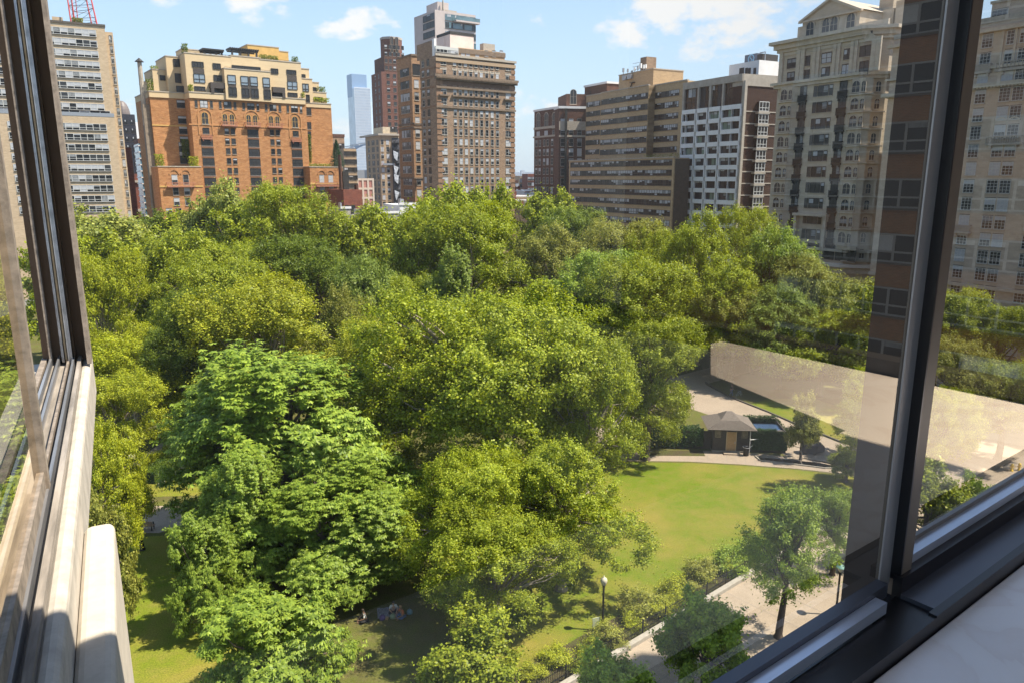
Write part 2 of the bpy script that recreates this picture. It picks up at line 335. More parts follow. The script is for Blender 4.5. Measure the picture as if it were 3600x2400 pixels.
def crown_clumps(rng, n, R_, Hc, shape, rmin=.42):
    """bough centres: several overlapping leafy domes of different size and height make up the crown"""
    lobes = []; nl = {'round': 13, 'wide': 15, 'cone': 9}[shape]
    for k in range(nl):
        if k == 0: lobes.append((0, 0, Hc * .66, R_ * .42)); continue
        th = 2.4 * k + rng.uniform(-.5, .5); t = k / nl
        if shape == 'cone': zc = Hc * (.12 + .72 * k / nl); d = R_ * .5 * (1.05 - zc / Hc) * rng.uniform(.6, 1.1); r = R_ * (.58 - .3 * zc / Hc)
        elif shape == 'wide': zc = Hc * rng.uniform(.16, .8); d = R_ * rng.uniform(.35, .84) * (1.12 - .5 * zc / Hc); r = R_ * rng.uniform(.28, .42)
        else: zc = Hc * (rng.uniform(.10, .42) if k % 2 else rng.uniform(.42, .8)); d = R_ * rng.uniform(.35, .74) * (1.12 - .6 * zc / Hc); r = R_ * rng.uniform(.3, .44)
        lobes.append((d * math.cos(th), d * math.sin(th), zc, r))
    w_ = np.array([l[3] ** 2 for l in lobes]); w_ /= w_.sum(); out = []
    zsc = Hc / (R_ * 2) * .9
    while len(out) < n:
        lx, ly, lz, lr = lobes[rng.choice(nl, p=w_)]; v = rng.normal(size=3); v /= np.linalg.norm(v)
        if v[2] < -.5 and rng.random() < .6: continue
        q = rng.uniform(.55, 1.0) ** .6
        p = (lx + v[0] * lr * q, ly + v[1] * lr * q, lz + v[2] * lr * q * max(.95, zsc))
        if p[2] < 0 or p[2] > Hc * 1.02: continue
        out.append(p)
    out = np.array(out); out[:, 2] *= Hc * .965 / out[:, 2].max(); rr = np.hypot(out[:, 0], out[:, 1]); out[:, :2] *= R_ * .93 / np.percentile(rr, 96)
    return out
def make_crown(name, seed, R_, Hc, nc, per, lsize, kind='plane', shape='round', cr=(.12, .24)):
    rng = np.random.default_rng(seed); cc = crown_clumps(rng, nc, R_, Hc, shape)
    P = []; Nn = []; S = []; A = []
    mid = np.array([0, 0, Hc * .42])
    for c in cc:
        r = rng.uniform(*cr) * R_; n = int(per * (r / (sum(cr) / 2 * R_)) ** 2 * rng.uniform(.7, 1.3)) + 3
        outw = c - mid; outw = outw / (np.linalg.norm(outw) + 1e-6)
        d = rng.normal(size=(n, 3)); d /= np.linalg.norm(d, axis=1, keepdims=True)
        rad = np.clip(np.abs(rng.normal(0, .42, size=(n, 1))) + .3, 0, 1.7)
        ex = outw * .8 + np.array([0, 0, .35]) + rng.normal(size=3) * .45; ex /= np.linalg.norm(ex); d = d + ex * (d @ ex)[:, None] * .8
        fl = .9 if kind != 'willow' else 1.1
        p = d * rad * r; p[:, 2] *= fl
        if kind == 'chestnut':
            # palmate sprays: leaflets fan out and droop from each spray centre
            k = 6; n2 = max(2, n // k); pc = p[:n2] + c; up = np.array([0, 0, 1.0]) * .9 + outw * .6
            for j in range(k):
                th = 2 * PI * (j + .5 * rng.random(n2)) / k
                al = np.stack([np.cos(th), np.sin(th), np.full(n2, -.45)], 1); al /= np.linalg.norm(al, axis=1, keepdims=True)
                sz = lsize * rng.uniform(.8, 1.25, n2)
                P.append(pc + al * sz.reshape(-1, 1) * .5); A.append(al); S.append(sz)
                nn = up + al * .45 + rng.normal(size=(n2, 3)) * .22; Nn.append(nn)
            continue
        nn = d * .6 + outw * .45 + np.array([0, 0, .45]) + rng.normal(size=(n, 3)) * .75
        if kind == 'willow':
            al = np.stack([rng.normal(size=n) * .35 + outw[0] * .6, rng.normal(size=n) * .35 + outw[1] * .6, -np.ones(n) * rng.uniform(.3, 1.1, n)], 1)
        else: al = rng.normal(size=(n, 3))
        P.append(p + c); Nn.append(nn); A.append(al); S.append(lsize * rng.uniform(.65, 1.3, n))
    # stray sprigs break up the outline
    n = int(nc * per * .05); d = rng.normal(size=(n, 3)); d /= np.linalg.norm(d, axis=1, keepdims=True); base = cc[rng.integers(0, nc, n)]
    P.append(base + d * R_ * rng.uniform(.04, .13, size=(n, 1))); Nn.append(rng.normal(size=(n, 3)) + [0, 0, 1]); A.append(rng.normal(size=(n, 3))); S.append(lsize * rng.uniform(.6, 1.1, n))
    P = np.concatenate(P); Nn = np.concatenate(Nn); A = np.concatenate(A); S = np.concatenate(S)
    asp = {'plane': .8, 'chestnut': .38, 'willow': .3, 'oak': .55}.get(kind, .62)
    V = leaves(P, Nn, S, rng, asp, A)
    return quads_mesh(name, V, M_leaf), cc
def make_trunk(name, seed, Hb, cc, R_, Hc, m, nl=16, r0=None):
    """tapered trunk from z=0 to the crown base Hb, limbs out to bough centres"""
    rnd = random.Random(seed); mb = MB(); r0 = r0 or R_ * .055 + .06
    top = Vector((rnd.uniform(-.3, .3), rnd.uniform(-.3, .3), Hb + Hc * .55))
    z = lambda t: top * t + Vector((math.sin(t * 5 + seed) * R_ * .03, math.cos(t * 4 + seed) * R_ * .03, 0))
    ts = [0, .04, .2, .4, .6, .8, 1]; mb.path([z(t) for t in ts], [r0 * 1.5, r0 * 1.08, r0, r0 * .85, r0 * .65, r0 * .42, r0 * .15], m, 9)
    idx = list(range(len(cc))); rnd.shuffle(idx)
    for k, i in enumerate(idx[:nl * 3]):
        e = Vector(cc[i]) + Vector((0, 0, Hb)); t0 = rnd.uniform(.45, .85); s = z(t0)
        if k >= nl: s = s.lerp(e, rnd.uniform(.2, .5)) + Vector((rnd.uniform(-1, 1), rnd.uniform(-1, 1), rnd.uniform(-.5, .5))) * R_ * .06
        ra = r0 * (.42 if k < nl else .2) * rnd.uniform(.7, 1.2)
        md = s.lerp(e, .5) + Vector((rnd.uniform(-1, 1), rnd.uniform(-1, 1), rnd.uniform(-.2, 1))) * R_ * .08
        mb.path([s, s.lerp(md, .5) + Vector((0, 0, R_ * .02)), md, md.lerp(e, .55), e], [ra, ra * .85, ra * .6, ra * .4, ra * .12], m, 5)
    return mb.mesh(name, True)
PROTO = {}
def proto(key, seed, R_, Hc, Hb, nc, per, ls, kind, shape, m, cr=(.12, .24), nl=16):
    cm, cc = make_crown('crown', seed, R_, Hc, nc, per, ls, kind, shape, cr)
    PROTO[key] = (cm, make_trunk('trunk', seed, Hb, cc, R_, Hc, m, nl), R_, Hc, Hb)
# key                 seed R   Hc  Hb  clumps per  leaf
proto('plane_big', 13, 13.0, 17.5, 3.2, 1350, 125, .22, 'plane', 'round', M_plane_bark, (.03, .085), 34)
proto('plane_a', 11, 8.0, 16, 3.0, 600, 160, .20, 'plane', 'round', M_plane_bark, (.045, .12), 22)
proto('plane_b', 12, 8.0, 15, 4.0, 560, 160, .20, 'plane', 'wide', M_plane_bark, (.05, .13), 22)
proto('chest_a', 21, 8.0, 14.5, 1.2, 700, 150, .34, 'chestnut', 'round', M_bark, (.045, .11), 20)
proto('chest_b', 22, 5.0, 8, .8, 260, 200, .30, 'chestnut', 'round', M_bark, (.06, .15))
proto('oak_a', 31, 7.0, 15, 2.5, 600, 130, .22, 'oak', 'round', M_bark, (.05, .12), 22)
proto('oak_b', 32, 7.0, 14, 3.5, 520, 140, .23, 'oak', 'wide', M_bark, (.05, .13), 22)
proto('far_a', 41, 8.0, 16, 4.0, 330, 80, .42, 'plane', 'round', M_plane_bark, (.06, .16))
proto('far_b', 42, 8.0, 16, 5.0, 300, 80, .42, 'plane', 'wide', M_plane_bark, (.06, .17))
proto('willow', 51, 7.0, 15, 3.0, 520, 110, .40, 'willow', 'round', M_bark, (.05, .13), 20)
proto('small_a', 61, 3.0, 8, 2.6, 240, 110, .15, 'oak', 'cone', M_bark, (.08, .2), 14)
proto('small_b', 62, 3.0, 6.2, 1.6, 230, 130, .18, 'plane', 'round', M_bark, (.07, .19), 12)
proto('bush', 71, 1.3, 1.5, .1, 42, 120, .11, 'plane', 'round', M_bark, (.24, .4), 5)
def tree(key, loc, R_, H, color, label, group, rz, name='park_tree', cat='tree', parts=('trunk', 'crown')):
    cm, tm, R0, Hc, Hb = PROTO[key]; s = R_ / R0; sz = H / (Hc + Hb)
    root = empty(name, loc, rz, label, cat, group)
    t = bpy.data.objects.new(parts[0], tm); C.link(t); t.parent = root; t.scale = (s, s, sz)
    c = bpy.data.objects.new(parts[1], cm); C.link(c); c.parent = root; c.scale = (s, s, sz); c.location = (0, 0, Hb * sz); c.color = tuple(color) + (1,)
    return root
YG = (.205, .245, .020); YG2 = (.24, .262, .024); MG = (.19, .225, .020); DG = (.115, .155, .018); BG = (.14, .185, .035); PG = (.21, .235, .05); OL = (.205, .215, .042); CH = (.17, .235, .032); BR = (.25, .28, .02)
# px, py of crown top, distance, width px, crown type, colour, label
TREES = [
 (300, 705, 150, 400, 'far_b', PG, 'pale plane tree against the foot of the ribbon windowed tower'),
 (210, 800, 120, 300, 'far_a', YG, 'plane tree behind the brown window jamb'),
 (420, 760, 165, 240, 'far_a', PG, 'pale tree with bare limbs right below the tower corner'),
 (535, 742, 180, 230, 'far_a', DG, 'small dark green tree in front of the blue glass building'),
 (660, 745, 172, 330, 'far_b', MG, 'green tree below the left wing of the orange brick building'),
 (775, 628, 165, 270, 'far_b', PG, 'tall pale tree rising alone before the orange facade'),
 (870, 700, 152, 330, 'far_a', MG, 'round tree between the two tallest trees before the orange facade'),
 (1035, 632, 138, 420, 'oak_a', MG, 'tallest leafy tree covering the right half of the orange facade'),
 (1215, 735, 140, 300, 'far_a', MG, 'tree below the right wing of the orange brick building'),
 (1375, 712, 152, 300, 'far_b', YG, 'yellow green tree before the beige corner building'),
 (1440, 800, 125, 260, 'far_a', MG, 'shaded tree below the scaffolded corner'),
 (1545, 640, 160, 290, 'far_b', YG, 'high yellow green tree left of the brown hotel facade'),
 (1705, 645, 172, 250, 'far_a', YG, 'rounded tree before the middle of the brown hotel facade'),
 (1640, 712, 124, 480, 'plane_b', YG, 'broad bright plane tree in front of the brown hotel'),
 (1905, 668, 172, 270, 'far_a', YG, 'bright tree filling the gap beside the brown hotel'),
 (2030, 722, 160, 300, 'oak_b', DG, 'bluish dark tree at the foot of the banded building'),
 (1960, 790, 124, 420, 'plane_a', OL, 'straw coloured plane tree below the gap in the skyline'),
 (2170, 770, 130, 330, 'plane_b', OL, 'olive plane tree before the lower banded facade'),
 (2330, 800, 128, 280, 'plane_b', YG, 'plane tree at the right end of the banded facade'),
 (2480, 745, 118, 360, 'plane_a', YG, 'yellow green plane tree before the white framed building'),
 (2660, 716, 126, 300, 'oak_a', MG, 'fresh green tree under the brick side of the white framed building'),
 (2740, 790, 118, 330, 'willow', CH, 'feathery tree before the ornate limestone tower'),
 (2850, 885, 112, 300, 'willow', PG, 'feathery pale tree below the limestone bay windows'),
 (2990, 985, 106, 320, 'willow', PG, 'dusty feathery tree beside the dark window stile'),
 (470, 815, 122, 380, 'far_a', MG, 'green tree behind the jamb below the pale trees'),
 (640, 800, 112, 460, 'willow', MG, 'wide feathery tree with dark limbs left of centre'),
 (830, 850, 118, 380, 'oak_b', MG, 'bushy tree in the second row before the orange facade'),
 (1090, 815, 112, 420, 'oak_a', DG, 'dark green tree behind the yellow plane crown'),
 (1310, 890, 98, 330, 'willow', BG, 'blue green tree left of the dark round chestnut'),
 (1585, 855, 92, 290, 'chest_a', DG, 'dark round chestnut at the middle of the park'),
 (1460, 960, 92, 240, 'oak_b', MG, 'shaded tree tucked left of the dark round chestnut'),
 (335, 880, 84, 300, 'plane_b', BR, 'bright yellow green tree next to the left window jamb'),
 (740, 900, 94, 420, 'oak_b', MG, 'spreading green tree above the dark oak on the left'),
 (640, 1000, 82, 330, 'oak_a', DG, 'dark oak with bare twigs on the left'),
 (920, 985, 80, 560, 'plane_b', YG2, 'broad yellow plane crown above the big chestnut'),
 (1240, 1010, 82, 350, 'plane_a', OL, 'thin plane tree with pale bare branches'),
 (440, 1165, 82, 420, 'plane_b', BR, 'bright plane tree leaning over the left path'),
 (400, 1300, 70, 330, 'plane_b', BR, 'low bright plane crown above the left path'),
 (325, 1430, 52, 290, 'plane_a', BR, 'bright plane tree just right of the stone sill'),
 (335, 1690, 43, 190, 'small_b', OL, 'small olive tree screening the left bench'),
 (985, 1195, 58, 830, 'chest_a', CH, 'largest horse chestnut in the left foreground'),
 (700, 1780, 45, 270, 'chest_b', CH, 'low chestnut bough crown left of the largest chestnut'),
 (1150, 1620, 50, 600, 'chest_a', CH, 'shaded lower chestnut crown right of the largest chestnut'),
 (870, 1560, 50, 360, 'chest_a', CH, 'chestnut bough crown at the left foot of the largest chestnut'),
 (950, 2045, 37.5, 560, 'chest_b', CH, 'small bright chestnut at the bottom edge'),
 (1730, 985, 67, 960, 'plane_big', YG, 'huge central plane tree with its trunk showing'),
 (1420, 1120, 70, 460, 'plane_b', YG2, 'plane tree joined to the left of the huge central plane'),
 (2070, 1180, 62, 440, 'plane_b', YG, 'plane crown to the right of the huge central plane'),
 (1990, 1530, 50, 520, 'plane_a', YG, 'near plane tree hanging over the sunny lawn'),
 (1750, 1790, 43.5, 520, 'plane_b', YG, 'low plane tree in front with its stem on the lawn'),
 (1640, 1600, 49, 430, 'plane_b', YG, 'plane crown added between the huge plane and the near plane to shade the ground'),  # added tree, put here to throw shade on the ground to its left
 (1300, 2000, 40, 260, 'small_b', CH, 'dim sapling at the edge of the deep shade') if False else
 (1660, 2180, 36.5, 380, 'small_b', MG, 'shaded small tree at the bottom centre'),
 (2090, 865, 104, 420, 'oak_a', CH, 'clear green tree behind the central plane on its right'),
 (2250, 900, 92, 440, 'oak_b', MG, 'dark green maple right of the central plane'),
 (2290, 1110, 76, 400, 'oak_a', MG, 'shady maple whose boughs hang over the shed path'),
 (2185, 1290, 78, 240, 'oak_b', MG, 'lower maple beside the shingled shed'),
 (2560, 900, 110, 360, 'plane_a', YG, 'open plane tree showing dark limbs on the right'),
 (2590, 1010, 108, 300, 'plane_b', OL, 'half shaded plane tree above the reflected sill'),
 (2760, 1000, 104, 330, 'willow', BG, 'grey green feathery tree above the right path'),
 (2910, 1090, 100, 330, 'willow', YG, 'yellow green tree left of the dark window stile'),
 (2650, 1200, 112, 200, 'oak_b', DG, 'low dark tree in deep shade above the reflected sill'),
 (3120, 1000, 96, 320, 'far_a', MG, 'tree behind the dark window stile'),
 (3130, 1290, 66, 300, 'oak_b', MG, 'lower tree behind the dark window stile'),
 (3330, 1000, 98, 300, 'oak_b', MG, 'dusty tree at the left of the right hand pane'),
 (3530, 1060, 92, 340, 'oak_a', MG, 'darker tree before the pale tower in the right hand pane'),
 (3720, 1080, 84, 340, 'oak_a', MG, 'tree cut by the right edge of the view'),
 (3380, 1190, 78, 300, 'oak_a', OL, 'lower olive tree in the right hand pane'),
 (3560, 1260, 76, 320, 'oak_b', MG, 'tree over the far kerb in the right hand pane'),
 (3330, 1360, 64, 240, 'oak_b', MG, 'shaded tree just right of the black mullion'),
 (3010, 1405, 77, 150, 'oak_b', DG, 'dark stemmed tree standing right of the tarp covered cart'),
 (2835, 1385, 76, 110, 'small_b', OL, 'little thin crowned tree by the path lamp'),
 (2790, 1690, 44, 310, 'small_a', CH, 'tall slender street tree on the pavement nearest the glass corner'),
 (2490, 2065, 37.2, 320, 'small_b', (.2, .27, .03), 'dense street tree overlapping the pavement at the bottom'),
 (2160, 2280, 33.5, 330, 'small_b', (.2, .27, .03), 'street tree cut by the bottom edge'),
 (2960, 1705, 52, 200, 'small_a', CH, 'street tree behind the green capped lamp'),
 (2985, 1570, 70, 130, 'small_b', MG, 'round shrubby tree at the right end of the curved path'),
 (3300, 1620, 53, 300, 'small_b', MG, 'street tree beyond the black mullion'),
 (3440, 1660, 54, 150, 'small_b', CH, 'thin street tree above the walker'),
]
rnd = random.Random(5)
for i, (px, py, D, wpx, key, col, lab) in enumerate(TREES):
    p = at(px, py, D); H = p.z; R_ = wpx / F * (D / math.cos(math.atan2(abs(px - 1800), F))) * .5
    R_ = wpx * math.hypot(D * CP + (CAMZ - H) * SP, 0) / F * .5
    v = rnd.uniform(.9, 1.1); R_ *= 1.08
    small = key.startswith('small'); fam = {'far': 'distant trees of the park', 'plane': 'plane trees of the park', 'chest': 'horse chestnuts of the park', 'oak': 'dark leaved trees of the park', 'willow': 'feathery trees of the park', 'small': 'small trees near the pavement'}[key.split('_')[0]]
    nm = {'far': 'plane_tree', 'plane': 'plane_tree', 'chest': 'chestnut_tree', 'oak': 'maple_tree', 'willow': 'locust_tree', 'small': 'young_tree'}[key.split('_')[0]]
    # the crown top is what was measured: a crown this wide stands a little in front
    tree(key, (p.x, p.y, 0), R_, H, [c * v * 1.22 for c in col], lab, fam, rnd.uniform(0, 2 * PI), nm)
# clipped shrubs in the bed behind the railing
SHR = [(2130, 2220, 150, OL, 'pale variegated shrub below the lamp post'), (2250, 2110, 190, OL, 'large rounded shrub nearest the lamp post'), (2370, 2060, 150, YG2, 'yellow leaved shrub in the railing bed'), (2345, 2110, 90, YG2, 'small yellow shrub against the railing'), (2470, 1990, 150, OL, 'pale shrub between the yellow and the long green shrubs'), (2555, 1955, 170, CH, 'green shrub in the middle of the railing bed'),
       (2650, 1905, 150, CH, 'green shrub left of the tall street tree'), (2730, 1860, 120, CH, 'green shrub half behind the tall street tree'), (2050, 2330, 120, MG, 'dark shrub at the lower end of the railing bed'), (2180, 2260, 80, OL, 'small pale shrub beside the sign panel'), (530, 1620, 120, BR, 'light green shrub above the left hedge'), (590, 1590, 100, BR, 'light green shrub at the head of the left hedge'), (2960, 1790, 70, MG, 'small shrub in the round flower bed'),
       (2985, 1620, 110, MG, 'rounded bright shrub where the paths meet')]
for px, py, wpx, col, lab in SHR:
    p = G(px, py + wpx * .25); R_ = wpx * (p.y * CP + CAMZ * SP) / F * .5
    tree('bush', (p.x, p.y, 0), R_ * .82, R_ * .85, [c_ * 1.4 for c_ in col], lab, 'shrubs of the park beds', rnd.uniform(0, 6), 'shrub', 'shrub', ('stem', 'foliage'))
for k in range(13):
    q = K(-1.5 + k * 2.25 + rnd.uniform(-.3, .3), rnd.uniform(1.1, 1.9)); R_ = rnd.uniform(.75, 1.1)
    tree('bush', (q.x, q.y, 0), R_, R_ * .9, [c_ * 1.4 for c_ in rnd.choice([OL, YG2, CH, MG, BR])], 'low shrub filling the railing bed between the larger shrubs', 'low shrubs of the railing bed', rnd.uniform(0, 6), 'shrub', 'shrub', ('stem', 'foliage'))
# clipped hedge left of the chestnut: leaves over a box form
def hedge(name, A, B, wd, h, col, label, seed=3):
    rng = np.random.default_rng(seed); A = Vector(A); B = Vector(B); Ln = (B - A).length; n = int(Ln * (wd + 2 * h) * 260)
    u = rng.uniform(0, 1, n) * Ln; side = rng.integers(0, 4, n); y = np.where(side < 2, rng.uniform(-wd / 2, wd / 2, n), np.where(side == 2, -wd / 2, wd / 2)); z = np.where(side < 2, h, rng.uniform(0, h, n))
    P = np.stack([u, y, z], 1) + rng.normal(size=(n, 3)) * .05
    nn = np.stack([np.zeros(n), np.where(side == 2, -1, np.where(side == 3, 1, 0)), np.where(side < 2, 1, .3)], 1) + rng.normal(size=(n, 3)) * .5
    root = empty(name, A, math.atan2(B.y - A.y, B.x - A.x), label, 'hedge')
    o = bpy.data.objects.new('foliage', quads_mesh('foliage', leaves(P, nn, np.full(n, .13), rng), M_leaf)); C.link(o); o.parent = root; o.color = tuple(col) + (1,)
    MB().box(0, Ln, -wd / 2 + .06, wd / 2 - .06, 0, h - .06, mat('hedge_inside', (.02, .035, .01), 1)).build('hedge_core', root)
hedge('clipped_hedge', G(520, 1700), G(650, 1610), 1.6, 1.3, (.10, .15, .02), 'clipped green hedge running up to the left of the big chestnut')
# ---------------------------------------------------------------- buildings: tools
M_glass = mat('window_glass', (.012, .013, .015), .3, spec=.3)
M_glass2 = mat('window_glass_dim', (.035, .037, .04), .3, spec=.35)
M_blind = mat('blind', (.40, .41, .43), .7, var=.1, scale=2)
M_blind2 = mat('curtain', (.20, .21, .22), .7, var=.3, scale=2)
M_white = mat('frame_white', (.50, .50, .48), .6)
M_frame_dk = mat('frame_dark', (.03, .028, .026), .6)
M_frame_br = mat('frame_brown', (.09, .075, .06), .7)
M_stone = mat('sill_stone', (.38, .33, .27), .85, var=.15, scale=2)
M_roof = mat('roof_gravel', (.3, .28, .26), .95, var=.2, scale=.6)
M_green = mat('roof_planting', (.05, .09, .02), 1, var=.6, scale=1.2)
WINC = {}
def win_mesh(w, h, style, v, rv):
    """window facing -y, origin at the bottom middle. style: 's' sash, 'd' double sash, 'c' casement with dark frame, 't' three lights, 'm' muntins"""
    k = (round(w, 1), round(h, 1), style, v)
    if k in WINC: return WINC[k]
    mb = MB(); fr = {'s': M_white, 'd': M_white, 'c': M_frame_dk, 't': M_frame_dk, 'm': M_white, 'b': M_frame_br, 'n': M_frame_br}[style]
    t = .055 if style in 'sd' else (.08 if style == 'm' else .1)
    gl = M_glass if v % 3 else M_glass2
    mb.box(-w / 2, w / 2, -.03, .02, 0, h, gl)
    if style == 'n': mb = MB(); mb.box(-w / 2, w / 2, -.03, .02, 0, h, gl); return WINC.setdefault(k, mb.mesh('window'))
    nc = {'s': 1, 'd': 2, 'c': 2, 't': 3, 'm': 1, 'b': 1}[style]
    bl = [0, .3, .4, .5, .65, .97][v % 6]; cw = w / nc
    for i in range(nc):
        b2 = bl if (v + i) % 4 else 0
        if b2: mb.box(-w / 2 + i * cw + .03, -w / 2 + (i + 1) * cw - .03, -.045, -.031, h * (1 - b2), h - .03, M_blind if v % 2 else M_blind2)
    for i in range(nc + 1):
        x = -w / 2 + i * cw; mb.box(x - t / 2, x + t / 2, -.08, -.046, 0, h, fr)
    for z in (0, h * .5, h): mb.box(-w / 2, w / 2, -.083, -.048, z - t / 2 * (1 if z != h * .5 else .7), z + t / 2 * (1 if z != h * .5 else .7), fr)
    if style == 'm':
        for z in (.25, .75): mb.box(-w / 2, w / 2, -.078, -.047, h * z - .025, h * z + .025, fr)
        for x in (-.17, .17): mb.box(w * x - .025, w * x + .025, -.076, -.0465, 0, h, fr)
    mb.box(-w / 2 - .1, w / 2 + .1, -.16, 0, -.16, -.055, M_stone)
    mb.box(-w / 2, w / 2, -.13, 0, h + .05, h + .13, M_frame_br)
    WINC[k] = mb.mesh('window'); return WINC[k]
def arch_mesh(w, h, v, fr, hood=None):
    k = ('arch', round(w, 1), round(h, 1), v, fr.name, hood)
    if k in WINC: return WINC[k]
    mb = MB(); n = 8; r = w / 2
    arc = [(r * math.cos(PI * j / n), h - r + r * math.sin(PI * j / n)) for j in range(n + 1)]
    mb.poly([(-r, -.03, 0), (r, -.03, 0)] + [(x, -.03, z) for x, z in arc], M_glass if v % 3 else M_glass2)
    bl = [0, .4, .6, 0, .9, .3][v % 6]
    if bl: mb.box(-r + .08, r - .08, -.05, -.032, (h - r) * (1 - bl) + .1, h - r * .8, M_blind2)
    rr = r + .12; arc2 = [(rr * math.cos(PI * j / n), h - r + rr * math.sin(PI * j / n)) for j in range(n + 1)]
    for j in range(n):
        a, b, c, d = arc[j], arc[j + 1], arc2[j + 1], arc2[j]
        mb.poly([(a[0], -.1, a[1]), (d[0], -.1, d[1]), (c[0], -.1, c[1]), (b[0], -.1, b[1])], fr)
        mb.poly([(d[0], -.1, d[1]), (d[0], 0, d[1]), (c[0], 0, c[1]), (c[0], -.1, c[1])], fr)
    for s in (-1, 1): mb.box(s * (r + .06) - .06, s * (r + .06) + .06, -.1, 0, 0, h - r, fr)
    mb.box(-.04, .04, -.06, -.034, 0, h - r * .1, fr); mb.box(-r, r, -.062, -.035, h * .5, h * .5 + .07, fr)
    mb.box(-r - .2, r + .2, -.22, 0, -.2, 0, M_stone)
    if hood:
        r3 = r + .35
        for j in range(n):
            a0 = PI * j / n; a1 = PI * (j + 1) / n
            q = [((rr + .02) * math.cos(a0), h - r + (rr + .02) * math.sin(a0)), (r3 * math.cos(a0), h - r + r3 * math.sin(a0)), (r3 * math.cos(a1), h - r + r3 * math.sin(a1)), ((rr + .02) * math.cos(a1), h - r + (rr + .02) * math.sin(a1))]
            mb.poly([(q[i][0], -.16, q[i][1]) for i in range(4)], M_stone)
            mb.poly([(q[1][0], -.16, q[1][1]), (q[1][0], 0, q[1][1]), (q[2][0], 0, q[2][1]), (q[2][0], -.16, q[2][1])], M_stone)
    WINC[k] = mb.mesh('window'); return WINC[k]
def ribbon_mesh(w, h, n, rnd, pale=.5, fr=None, low=True, tint=None, mid=True):
    """a run of lights in one frame, facing -y, origin bottom left"""
    mb = MB(); fr = fr or M_white; gl = tint or M_glass; cw = w / n; t = min(.14, cw * .1)
    mb.box(0, w, -.03, .02, 0, h, gl)
    run = 0; on = False
    for i in range(n):
        if run <= 0: on = rnd.random() < pale; run = rnd.randint(1, 5)
        run -= 1; b = (rnd.choice([.55, .62, .97, .6]) if on else (0 if rnd.random() < .7 else rnd.choice([.2, .4])))
        if b: mb.box(i * cw + t / 2, (i + 1) * cw - t / 2, -.045, -.031, h * (1 - b), h - .02, M_blind if rnd.random() < .75 else M_blind2)
        elif rnd.random() < .3: mb.box(i * cw + t / 2, (i + 1) * cw - t / 2, -.044, -.031, 0.02, h - .02, M_glass2)
    for i in range(n + 1): mb.box(i * cw - t / 2, i * cw + t / 2, -.085, -.046, 0, h, fr)
    for z in ((0, h * .36, h) if mid else (0, h)): mb.box(0, w, -.088, -.048, z - .05, z + .05, fr)
    mb.box(-.05, w + .05, -.2, 0, -.16, -.052, M_frame_br)
    return mb.mesh('window')
